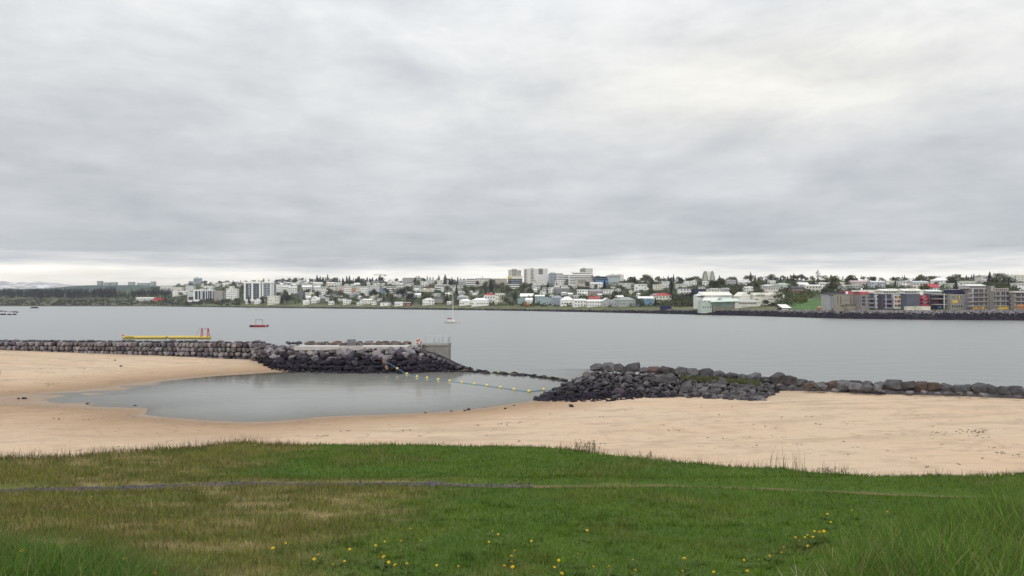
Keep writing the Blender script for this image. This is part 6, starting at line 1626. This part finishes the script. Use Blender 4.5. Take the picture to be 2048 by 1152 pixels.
# trees between the houses
def clear(px, d, h, wide):
    hw = h * .26 * wide
    zt = float(hill_z_pd(px, d)); yb = HOR - (zt - EYE) * F / d; yt = yb - h * F / d; wp = hw * F / d
    for (a, b, t, e, bd_) in PLACED:
        if a - wp < px < b + wp and abs(d - bd_ - 4) < 9 and a - 2 < px < b + 2: return False
        if bd_ > d:
            ox = min(b, px + wp) - max(a, px - wp); oy = min(e, yb) - max(t, yt)
            if ox > 0 and oy > 0 and ox * oy > .36 * (b - a) * (e - t): return False
    return True
made = 0; tries = 0
dens = interp([(300, .5), (560, 1.0), (900, 1.0), (1300, 1.0), (1560, .9), (1700, .8), (2048, .8)])
while made < 225 and tries < 12000:
    tries += 1
    px = rt.uniform(330, 2070); yb = rt.uniform(566, 613)
    if 1570 < px < 1660 and yb > 588: continue
    if px > 1655 and yb > 592: continue
    if px < 480 and yb > 602: continue
    if yb > float(y_bank(px)) - 7: continue
    d = hill_at(px, yb)
    kd = rt.choices(['broad', 'spruce', 'airy'], [.72, .22, .06])[0]
    h = rt.uniform(7, 13) if kd != 'spruce' else rt.uniform(8, 15)
    wide = rt.uniform(1.0, 1.7) if kd == 'broad' else rt.uniform(1.0, 1.5)
    if not clear(px, d, h, wide): continue
    tree(px, yb, h * F / d, kd, wide, where='slope', d=d); made += 1

# ---- uncountable undergrowth: hedges and bushes over the slopes
def leaf_mass(name, centres, radii, cols, per, lsize, m=M_LEAF_A):
    rd = np.random.default_rng(5)
    n = len(centres)
    c = np.repeat(np.array(centres), per, 0); r = np.repeat(np.array(radii), per)
    p = rd.normal(size=(n * per, 3)); p /= np.linalg.norm(p, axis=1)[:, None]
    p *= (r * rd.uniform(.3, 1, n * per) ** .5)[:, None]; p[:, 2] = np.abs(p[:, 2]) * 1.15
    V, Fc = quads(c + p, 1, np.repeat(np.array(lsize), per), rd)
    C = np.repeat(np.repeat(np.array(cols), per, 0), 4, 0) * np.repeat(rd.uniform(.75, 1.25, n * per), 4)[:, None]
    return np_mesh(name, V, Fc, m, C)
cs = []; rr = []; cc = []; ls = []
for i in range(6500):
    px = rt.uniform(300, 2080); yb = rt.uniform(564, 614)
    if 1578 < px < 1660 and yb > 592: continue
    if px > 1655 and yb > 590: continue
    if yb > float(y_bank(px)) - 5.5: continue
    d = hill_at(px, yb); r_ = rt.choice([1.5, 2.2, 3.0, 4.0, 5.0]) * rt.uniform(.85, 1.15)
    if not clear(px, d, r_ * 1.6, 1.4): continue
    cs.append((PX(px, d), d, float(hill_z_pd(px, d)) - .3)); rr.append(r_); ls.append(.30 + r_ * .07)
    v_ = rt.uniform(.6, 1.3); cc.append(((.072) * v_, .085 * v_, .048 * v_))
for i in range(120):                               # olive scrub left of the green field
    px = rt.uniform(1568, 1640); yb = rt.uniform(588, 609) ; lim = 609 - max(0, (px - 1600)) * .5
    if yb > lim: continue
    d = hill_at(px, yb); cs.append((PX(px, d), d, float(hill_z_pd(px, d)))); rr.append(rt.uniform(2, 3.6)); ls.append(.45); v_ = rt.uniform(.8, 1.2); cc.append((.10 * v_, .115 * v_, .042 * v_))
tag(link('hillside_shrubbery', leaf_mass('hillside_shrubbery', cs, rr, cc, 36, ls)), 'hedges and bushes between the houses on the hillside', 'shrubbery', kind='stuff')
# ---- scrub along the low left shore
cs = []; rr = []; cc = []; ls = []
for i in range(620):
    px = rt.uniform(-120, 480); yb = rt.uniform(600, 611.5); d = hill_at(px, yb) + rt.uniform(0, 15)
    cs.append((PX(px, d), d, float(hill_z_pd(px, d)) - .6)); rr.append(rt.uniform(2.0, 5.5)); ls.append(.8); v_ = rt.uniform(.55, 1.2)
    cc.append((.052 * v_, .048 * v_, .044 * v_) if rt.random() < .6 else (.06 * v_, .07 * v_, .036 * v_))
tag(link('shore_scrub', leaf_mass('shore_scrub', cs, rr, cc, 34, ls)), 'low grey-green scrub along the left shore', 'scrub', kind='stuff')
# ---- the wood at the far left, one dark mass
V = []; Fc = []; C = []; off = 0
protos = [spruce_crown(60 + s, 110) for s in range(4)] + [broad_crown(70 + s, 130) for s in range(2)]
for i in range(950):
    px = rt.uniform(-260, 340)
    yb = rt.uniform(588, 598.5) if px < 270 else rt.uniform(586, 594)
    d = hill_at(px, yb); k = rt.random()
    v, f_ = protos[rt.randrange(4) if k < .8 else rt.randrange(4, 6)]
    h = rt.uniform(13, 23) * (1 if px < 230 else .7)
    a = rt.uniform(0, 6.28); ca, sa = math.cos(a), math.sin(a)
    vv = v * np.array([h * 1.7, h * 1.7, h]); vv = np.stack([vv[:, 0] * ca - vv[:, 1] * sa, vv[:, 0] * sa + vv[:, 1] * ca, vv[:, 2]], 1) + np.array([PX(px, d), d, float(hill_z_pd(px, d))])
    t = rt.uniform(.6, 1.3); col = np.array([.010, .010, .017]) * t if k < .85 else np.array([.026, .028, .024]) * t
    V.append(vv); Fc.append(f_ + off); C.append(np.repeat(col[None], len(v), 0)); off += len(v)
tag(link('far_woods', np_mesh('far_woods', np.concatenate(V), np.concatenate(Fc), M_LEAF_A, np.concatenate(C))), 'dark spruce wood along the far left shore', 'wood', kind='stuff')

# =================================================================== GRASS, FLOWERS
rg = np.random.default_rng(99)
def blades(name, x, y, z, h, w, lean, col, seg=2, head=None):
    n = len(x)
    a = rg.uniform(0, 2 * math.pi, n) if head is None else head
    fx, fy = np.cos(a), np.sin(a)
    fa = rg.uniform(0, math.pi, n)                       # the flat side turns freely
    sx_, sy_ = np.cos(fa), np.sin(fa)
    P = np.stack([x, y, z], 1)
    rows = []
    for k in range(seg + 1):
        t = k / seg
        off = (lean * t ** 1.8)[:, None] * np.stack([fx, fy, np.zeros(n)], 1)
        up = (h * (t - .22 * (lean / h) * t * t))[:, None] * np.array([0, 0, 1.0])
        c = P + off + up
        ww = (w * (1 - t ** 1.5) * .5)[:, None] * np.stack([sx_, sy_, np.zeros(n)], 1)
        if k < seg: rows += [c - ww, c + ww]
        else: rows += [c]
    m = 2 * seg + 1
    V = np.stack(rows, 1).reshape(-1, 3)
    base = (np.arange(n) * m)[:, None]
    tris = []
    for k in range(seg - 1): tris += [[2 * k, 2 * k + 1, 2 * k + 3], [2 * k, 2 * k + 3, 2 * k + 2]]
    tris.append([2 * seg - 2, 2 * seg - 1, 2 * seg])
    T = (base[:, None, :] + np.array(tris)[None]).reshape(-1, 3)
    return V, T, np.repeat(col, m, 0)
def emit(name, parts, label):
    V = []; T = []; C = []; o = 0
    for v, t, c in parts: V.append(v); T.append(t + o); C.append(c); o += len(v)
    me = np_mesh(name, np.concatenate(V), np.concatenate(T), M_GRASS, np.concatenate(C))
    return tag(link(name, me), label, 'grass', kind='stuff')
def sample(y0, y1, rho, margin=4.0):
    ymid = np.linspace(y0, y1, 40); wd = 2 * (.70 * ymid + margin)
    n = int(np.trapezoid(wd, ymid) * rho) if hasattr(np, 'trapezoid') else int(np.trapz(wd, ymid) * rho)
    cdf = np.cumsum(wd); cdf = cdf / cdf[-1]
    y = np.interp(rg.uniform(0, 1, n), np.concatenate([[0], cdf]), np.concatenate([[y0], ymid]))
    x = rg.uniform(-1, 1, n) * (.70 * y + margin)
    return x, y
def bank_t(x, y): return 1 - sstep(0, 1, (y - bank_y0(x)) / 4.6)
parts = []
# ---- short turf
for (y0, y1, rho, w, hs) in ((3.2, 8, 1000, .0065, 1.0), (8, 13, 720, .009, 1.05), (13, 20, 430, .013, 1.15), (20, 34, 250, .018, 1.3)):
    x, y = sample(y0, y1, rho)
    ed = edge_d(bearing_px(x, y))
    keep = (y < ed + .15) & (np.abs(y - path_y(x)) > np.where(x < -1.8, .42, .22) + .35 * rg.uniform(0, 1, len(x)) * (x < 10))
    keep &= ~((np.abs(y - path_y(x)) < .3) & (x > 9))
    x, y = x[keep], y[keep]
    brown, straw, n1, n2, lush = grass_tint(x, y)
    c = sward_color(x, y) * rg.uniform(.65, 1.45, len(x))[:, None]
    y_ = rg.uniform(0, 1, len(x)) < .10
    c[y_] = c[y_] * .5 + np.array([.16, .16, .06]) * .5
    h = rg.uniform(.035, .085, len(x)) * hs * (1 + .9 * brown * (1 - straw) + .8 * sstep(.55, .75, n1))
    parts.append(blades('t', x, y, lawn_z(x, y) - .005, h, np.full(len(x), w) * rg.uniform(.7, 1.3, len(x)), h * rg.uniform(.1, .9, len(x)), c))
emit('turf_grass', parts, 'short green and dry olive grass covering the lawn')
# ---- long grass on the bank close by
parts = []
x, y = sample(2.6, 13, 1500, 3.0)
t = bank_t(x, y); n1 = fbm(x, y, 1.1, 131, 3); n2 = fbm(x, y, .45, 133, 2)
side = sstep(1.2, 3.2, np.abs(x))
keep = rg.uniform(0, 1, len(x)) < sstep(.22, .62, t) * (.65 + .35 * side) * (.25 + .95 * n1)
x, y, t, n1, n2, side = (q[keep] for q in (x, y, t, n1, n2, side))
h = rg.uniform(.10, .36, len(x)) * (.35 + 1.25 * n2) * (.62 + .5 * side) * (.6 + .5 * t)
brown, straw, _, _, lush = grass_tint(x, y)
u = rg.uniform(0, 1, len(x))
c = np.where((u < .55)[:, None], np.array([.064, .138, .015]), np.where((u < .88)[:, None], np.array([.120, .205, .033]), np.array([.23, .25, .07])))
c = c * (.65 + .7 * n1)[:, None] * rg.uniform(.75, 1.3, len(x))[:, None]
rust = ((x < -.6) & (t < .62) & (rg.uniform(0, 1, len(x)) < .75)) | (rg.uniform(0, 1, len(x)) < .05)
c[rust] = np.array([.17, .115, .065]) * rg.uniform(.6, 1.4, rust.sum())[:, None]
hd = fbm(x, y, 1.6, 151, 2) * 9 + rg.normal(0, 1.5, len(x))
parts.append(blades('l', x, y, lawn_z(x, y) - .01, h, rg.uniform(.004, .0085, len(x)), h * rg.uniform(.2, .95, len(x)), c, 3, hd))
# arching pale tussocks on the right
for k in range(34):
    cx_, cy_ = (rg.uniform(2.6, 7.5), 0) if k < 19 else (rg.uniform(-6, -1.5), 0)
    cy_ = float(bank_y0(cx_)) + rg.uniform(-1.6, 1.6)
    if cy_ < 3.4: continue
    m = 110; a = rg.uniform(0, 6.28, m); r_ = np.abs(rg.normal(0, .16, m))
    xx = cx_ + r_ * np.cos(a); yy = cy_ + r_ * np.sin(a)
    hh = rg.uniform(.15, .40, m); base = np.array([.20, .22, .055]) if rg.uniform() < .45 else np.array([.11, .18, .03])
    parts.append(blades('k', xx, yy, lawn_z(xx, yy) - .01, hh, rg.uniform(.004, .0065, m), hh * rg.uniform(.5, 1.3, m), base * rg.uniform(.7, 1.25, m)[:, None], 3, a + rg.normal(0, .4, m)))
# rougher tufts scattered over the mown part
for k in range(420):
    ty = rg.uniform(6.5, 17); tx = rg.uniform(-.66, .66) * ty
    if float(bank_t(tx, ty)) > .5 or abs(ty - float(path_y(tx))) < .8: continue
    m = int(rg.uniform(16, 46)); a = rg.uniform(0, 6.28, m); r_ = np.abs(rg.normal(0, rg.uniform(.05, .16), m))
    xx = tx + r_ * np.cos(a); yy = ty + .6 * r_ * np.sin(a); hh = rg.uniform(.06, .17, m)
    base = sward_color(np.array([tx]), np.array([ty]))[0] * rg.choice([.6, .8, 1.3, 1.6])
    parts.append(blades('m', xx, yy, lawn_z(xx, yy) - .01, hh, rg.uniform(.006, .012, m), hh * rg.uniform(.3, 1.1, m), base * rg.uniform(.75, 1.25, m)[:, None], 2, a))
emit('long_grass', parts, 'long green and yellowish grass on the near bank')
# ---- rough brown stalks on the dry left part and the fringe on the lawn edge
parts = []
x, y = sample(6, 33, 150, 4.0)
ed = edge_d(bearing_px(x, y)); brown, straw, n1, n2, lush = grass_tint(x, y)
fr = np.exp(-((y - ed + .25) / .45) ** 2); px_ = bearing_px(x, y)
prob = .50 * brown * (1 - straw) * sstep(.35, .6, n1 + .1) + fr * np.where(px_ < 600, 1.0, .35)
keep = (rg.uniform(0, 1, len(x)) < prob) & (y < ed + .12) & (np.abs(y - path_y(x)) > .5)
x, y, fr, px_ = x[keep], y[keep], fr[keep], px_[keep]
h = rg.uniform(.10, .24, len(x)) * (1 + .55 * fr * (px_ < 600))
c = np.where((rg.uniform(0, 1, len(x)) < np.where(px_ < 620, .65, .2))[:, None], np.array([.135, .098, .052]), np.array([.075, .105, .034])) * rg.uniform(.6, 1.35, len(x))[:, None]
parts.append(blades('s', x, y, lawn_z(x, y) - .01, h, rg.uniform(.006, .011, len(x)) * (1 + .02 * y), h * rg.uniform(.1, .6, len(x)), c, 3))
# seed stalks that stand up over the edge
for (a, b, n, hh0, hh1) in ((0, 560, 150, .25, .50), (560, 1180, 90, .12, .28), (1120, 1215, 60, .15, .40), (1215, 1540, 80, .15, .32), (1540, 1610, 34, .40, .85), (1640, 1700, 22, .2, .42), (1700, 2048, 60, .12, .30)):
    pp = rg.uniform(a, b, n); e = edge_d(pp); yy = e - rg.uniform(0, .35, n); xx = PX(pp, yy); h = rg.uniform(hh0, hh1, n)
    parts.append(blades('e', xx, yy, lawn_z(xx, yy) - .01, h, np.full(n, .013), h * rg.uniform(.05, .35, n), np.array([.16, .115, .07]) * rg.uniform(.5, 1.3, n)[:, None], 3))
emit('dry_stalks', parts, 'brown dry grass stalks on the left lawn and along its edge')
# ---- loose gravel on the path
pos = []; siz = []; cl = []
gx_ = rg.uniform(-11.8, 0.5, 1500); gy_ = path_y(gx_) + rg.normal(0, .22, 1500); gz_ = lawn_z(gx_, gy_)
for i in range(1500):
    pos.append(np.array([gx_[i], gy_[i], gz_[i] + .015])); siz.append(rs.uniform(.02, .06)); v_ = rs.uniform(.05, .17); cl.append((v_ * 1.02, v_ * .90, v_ * 1.04))
tag(link('path_gravel', stone_mass('path_gravel', pos, siz, cl)), 'loose purple-grey gravel on the footpath', 'gravel', kind='stuff')
# ---- green tufts on the boulder breakwater and beach top
parts = []
for (a, b, ya, yb_, n) in ((1360, 1400, 748, 757, 500), (1400, 1460, 756, 766, 900), (1455, 1520, 758, 772, 1100), (1790, 1850, 781, 786, 300), (1875, 1915, 786, 790, 250), (1985, 2048, 791, 796, 350)):
    pp = rg.uniform(a, b, n); vv = rg.uniform(.78, .98, n)
    q = np.array([rub_pt(p, v) if p < 1545 else beach_pt(p, rg.uniform(ya, yb_)) for p, v in zip(pp, vv)]); h = rg.uniform(.18, .5, n) * (1 if a < 1600 else .6)
    parts.append(blades('b', q[:, 0], q[:, 1] - .15, q[:, 2] + .05, h, np.full(n, .05), h * rg.uniform(.2, .8, n), np.array([.115, .130, .045]) * rg.uniform(.6, 1.4, n)[:, None], 2))
emit('breakwater_grass', parts, 'green grass tufts growing among the breakwater stones')

# ---- dandelions
Z7 = [(408,608),(208,706),(126,742),(242,748),(256,772),(232,776),(285,803),(322,820),(392,812),(360,680),(474,676),(262,682),(566,822),(694,828),(925,640),(872,685),(1024,738),(1003,768),(1003,803),(962,825),(1011,832),(1120,680),(1415,592),(1446,618),(1393,755),(1280,792),(1405,828),(1484,830),(1590,826),(1575,832),(1716,790),(1160,860),(1297,870),(1255,832),(1728,850),(1712,872),(2014,782),(2005,855),(893,622),(355,738),(57,728)]
Z8 = [(898,522),(918,568),(1040,500),(1248,508),(822,622),(852,626),(878,622),(782,645),(800,655),(815,655),(765,658),(710,658),(783,708),(735,678),(643,715),(582,745),(556,768),(630,750),(410,792),(428,855),(498,792),(60,782),(145,768),(50,852),(232,860),(430,735)]
Z6 = [(127,738),(734,783),(1865,760),(1971,770),(1950,820),(1838,785),(2016,798),(1598,722),(1672,692),(905,872),(1185,842),(655,354)]
k = 700 / 2048
FL = [(680 + u * k, 850 + v * k) for u, v in Z7] + [(1348 + u * k, 850 + v * k) for u, v in Z8] + [(u * k, 850 + v * k) for u, v in Z6]
def flower_mesh(seed):
    rd = random.Random(seed); m = MB()
    for ring, (n, r, z, tilt) in enumerate(((13, .026, 0, .10), (11, .020, .005, .45), (8, .012, .009, .9))):
        for i in range(n):
            a = 2 * math.pi * (i + .5 * ring) / n + rd.uniform(-.1, .1); w = .0052
            dx_, dy_ = math.cos(a), math.sin(a); zz = z + r * tilt
            m.add([(-dy_ * w * .4, dx_ * w * .4, z), (dy_ * w * .4, -dx_ * w * .4, z), (dx_ * r + dy_ * w, dy_ * r - dx_ * w, zz), (dx_ * r - dy_ * w, dy_ * r + dx_ * w, zz)], [(0, 1, 2, 3)])
    return m.mesh('dandelion_head_mesh', M_PETAL)
M_PETAL = mat('petals', rough=.6, src='obj', translucent=.2)
HEADS = [flower_mesh(s) for s in range(4)]
SEP = MB().bar((0, 0, -.022), (0, 0, 0), .006, 7, .011).mesh('sepal_mesh', mat('sepal_green', (.09, .12, .035), .7))
def leaf_rosette(seed):
    rd = random.Random(seed); m = MB()
    for i in range(8):
        a = rd.uniform(0, 6.28); l = rd.uniform(.08, .16); w = .016; u = (math.cos(a), math.sin(a)); s_ = (-u[1], u[0]); z1 = l * rd.uniform(.2, .6)
        P_ = [(0, 0, .005), (.45, w, .6), (.8, w * .8, .95), (1, 0, .9), (.8, -w * .8, .95), (.45, -w, .6)]
        m.add([(u[0] * l * t + s_[0] * ww, u[1] * l * t + s_[1] * ww, z1 * zz) for t, ww, zz in P_], [(0, 1, 5), (1, 2, 4, 5), (2, 3, 4)])
    return m.mesh('leaf_rosette_mesh', M_LEAF)
ROS = [leaf_rosette(s) for s in range(3)]
M_STEM = mat('flower_stem', (.20, .19, .10), .7)
rf = random.Random(5)
def where_flower(px, py):
    if px > 1500 and py < 1135: return 'yellow dandelion in the cluster below the right bank', 'dandelions at the foot of the right bank'
    if px > 1340: return 'yellow dandelion near the bottom edge right of centre', 'dandelions bottom right of centre'
    if px > 1140: return 'yellow dandelion just right of the middle clump', 'dandelions right of the middle clump'
    if px > 960: return 'yellow dandelion in the middle clump near the bottom edge', 'dandelions of the middle clump'
    if px > 620: return 'yellow dandelion among pale stalks left of the middle clump', 'dandelions left of the middle clump'
    if py < 980: return 'lone yellow dandelion on the gravel path', None
    return 'yellow dandelion in the long grass at the bottom left', 'dandelions at the bottom left'
for px, py in FL:
    st = rf.uniform(.08, .20)
    dv = np.arange(3.4, 24, .04)
    hit = np.nonzero(lawn_z(PX(px, dv), dv) + st >= PZ(py, dv))[0]
    if len(hit) == 0: continue
    best = float(dv[hit[0]])
    d = best; X_ = PX(px, d); zg = float(lawn_z(X_, d)); zt = PZ(py, d)
    lab, grp = where_flower(px, py)
    o = empty('dandelion', (X_, d, zg), lab, 'flower', grp)
    H_ = max(zt - zg, .05); lx_, ly_ = rf.uniform(-.05, .05), rf.uniform(-.05, .05)
    MB().bar((lx_, ly_, -.02), (lx_ * .3, ly_ * .3, H_ * .55), .0042, 5).bar((lx_ * .3, ly_ * .3, H_ * .55), (0, 0, H_), .004, 5).build('stem', M_STEM, o)
    big = rf.uniform(.6, .95)
    col = (.82, .58, .02) if rf.random() > .3 else (.66, .34, .03)
    h_ = link('flower_head', rf.choice(HEADS), o, col, (0, 0, H_), (rf.uniform(-.5, .7), rf.uniform(-.5, .5), rf.uniform(0, 6)), (big,) * 3)
    link('sepals', SEP, h_)
    link('leaf_rosette', rf.choice(ROS), o, (.07, .12, .018), None, (0, 0, rf.uniform(0, 6)))
# pale dead stalks among the flowers
parts = []
pp = np.concatenate([rg.uniform(620, 1100, 260), rg.uniform(1100, 1500, 40), rg.uniform(1490, 1680, 60)]); yy = np.concatenate([rg.uniform(4.2, 7.0, 260), rg.uniform(4.4, 6.0, 40), rg.uniform(5.2, 7.2, 60)])
xx = PX(pp, yy); h = rg.uniform(.14, .32, len(pp))
parts.append(blades('d', xx, yy, lawn_z(xx, yy), h, np.full(len(pp), .008), h * rg.uniform(.2, 1.1, len(pp)), np.array([.46, .42, .27]) * rg.uniform(.6, 1.3, len(pp))[:, None], 3))
emit('dead_stalks', parts, 'pale dead flower stalks near the bottom edge')
# weeds standing on the lawn edge
for px, lab, n, hh in ((1182, 'dark leafy weed clump on the lawn edge right of centre', 26, .42), (1158, 'smaller leafy weed beside the dark clump on the lawn edge', 14, .32), (1652, 'spiky weed on the lawn edge to the right', 5, .20), (1668, 'second spiky weed on the lawn edge to the right', 5, .2), (1300, 'thin weed on the lawn edge between the clump and the seed stalks', 8, .3)):
    e = float(edge_d(px)) - .15; X_ = PX(px, e)
    o = empty('weed_plant', (X_, e, float(lawn_z(X_, e))), lab, 'weed', 'weeds on the lawn edge')
    m = MB(); s2 = MB()
    for i in range(n):
        a = rf.uniform(0, 6.28); l = hh * rf.uniform(.5, 1.1); b = rf.uniform(.1, .6); bx, by = rf.uniform(-.25, .25), rf.uniform(-.1, .1)
        tip = Vector((bx + math.cos(a) * l * b, by + math.sin(a) * l * b, l)); s2.bar((bx, by, -.03), tip, .006, 4)
        for q in range(5):
            t = rf.uniform(.25, 1); c_ = Vector((bx, by, 0)).lerp(tip, t); a2 = rf.uniform(0, 6.28); u = Vector((math.cos(a2), math.sin(a2), .5)) * .06; v_ = Vector((-math.sin(a2), math.cos(a2), 0)) * .016
            m.add([c_, c_ + u * .5 + v_, c_ + u, c_ + u * .5 - v_], [(0, 1, 2, 3)])
    s2.build('stems', M_STEM, o); m.build('leaves', M_LEAF, o, (.085, .075, .04))

# ---- person cut by the left picture edge
pp = beach_pt(-4, 763)
per = empty('person', pp, 'person in mauve clothes on the sand at the left picture edge', 'person')
bm = bmesh.new()
J = {'pel': (0, 0, .86), 'ch': (0, -.02, 1.22), 'nk': (0, -.01, 1.42), 'hd': (0, -.03, 1.52), 'tp': (0, -.03, 1.66), 'sl': (-.19, 0, 1.36), 'sr': (.19, 0, 1.36), 'el': (-.25, .02, 1.08), 'er': (.26, .02, 1.08), 'wl': (-.24, -.07, .84), 'wr': (.27, -.06, .84), 'hl': (-.24, -.09, .74), 'hr': (.27, -.08, .74),
     'kl': (-.11, -.02, .46), 'kr': (.12, -.02, .46), 'al': (-.11, .02, .07), 'ar': (.13, .02, .07), 'tl': (-.12, -.15, .03), 'tr': (.15, -.15, .03)}
rad = {'pel': .15, 'ch': .15, 'nk': .055, 'hd': .085, 'tp': .075, 'sl': .07, 'sr': .07, 'el': .048, 'er': .048, 'wl': .034, 'wr': .034, 'hl': .035, 'hr': .035, 'kl': .068, 'kr': .068, 'al': .045, 'ar': .045, 'tl': .035, 'tr': .035}
E = [('pel', 'ch'), ('ch', 'nk'), ('nk', 'hd'), ('hd', 'tp'), ('ch', 'sl'), ('ch', 'sr'), ('sl', 'el'), ('sr', 'er'), ('el', 'wl'), ('er', 'wr'), ('wl', 'hl'), ('wr', 'hr'), ('pel', 'kl'), ('pel', 'kr'), ('kl', 'al'), ('kr', 'ar'), ('al', 'tl'), ('ar', 'tr')]
names = list(J); me = bpy.data.meshes.new('body')
me.from_pydata([J[n] for n in names], [(names.index(a), names.index(b)) for a, b in E], [])
body = link('body', me, per); 
md = body.modifiers.new('skin', 'SKIN'); body.modifiers.new('sub', 'SUBSURF').levels = 1
for i, n in enumerate(names): me.skin_vertices[0].data[i].radius = (rad[n] * (1.25 if n in ('pel', 'ch') else 1), rad[n])
me.skin_vertices[0].data[0].use_root = True
me.materials.append(mat('mauve_cloth', (.36, .27, .30), .85, noise=(8, .8, 1.1)))
vs, fs = uv_ball(.10, .115, .12, 10, 8); MB().add([(x, y - .01, z + 1.60) for x, y, z in vs], fs).build('hair', mat('brown_hair', (.07, .035, .02), .7), per, smooth=True)

# =================================================================== AIR
hz = MB().box(-9600, 9600, -420, 9600, -4.2, 330).build('haze', None)
hz.data.materials.clear()
hm = bpy.data.materials.new('haze'); hm.use_nodes = True
ht_ = hm.node_tree; ht_.nodes.remove(ht_.nodes['Principled BSDF'])
pv_ = ht_.nodes.new('ShaderNodeVolumePrincipled'); pv_.inputs['Color'].default_value = (.82, .87, .95, 1); pv_.inputs['Density'].default_value = 0.00006; pv_.inputs['Anisotropy'].default_value = 0.0
ht_.links.new(pv_.outputs[0], ht_.nodes['Material Output'].inputs['Volume'])
hz.data.materials.append(hm)
tag(hz, 'thin haze in the air over the inlet', 'haze', kind='stuff')

# =================================================================== labels: look-alikes are told apart by their order from left to right
def ordinal(n): return '%d%s' % (n, 'th' if 10 <= n % 100 <= 20 else {1: 'st', 2: 'nd', 3: 'rd'}.get(n % 10, 'th'))
by = {}
for o in COL.objects:
    if o.parent is None and 'label' in o and o.get('kind') is None: by.setdefault(o['label'], []).append(o)
for lab, os_ in by.items():
    if len(os_) < 2: continue
    os_.sort(key=lambda o: o.location.x / max(o.location.y, 1))
    for i, o in enumerate(os_): o['label'] = '%s, %s from left' % (lab, ordinal(i + 1))
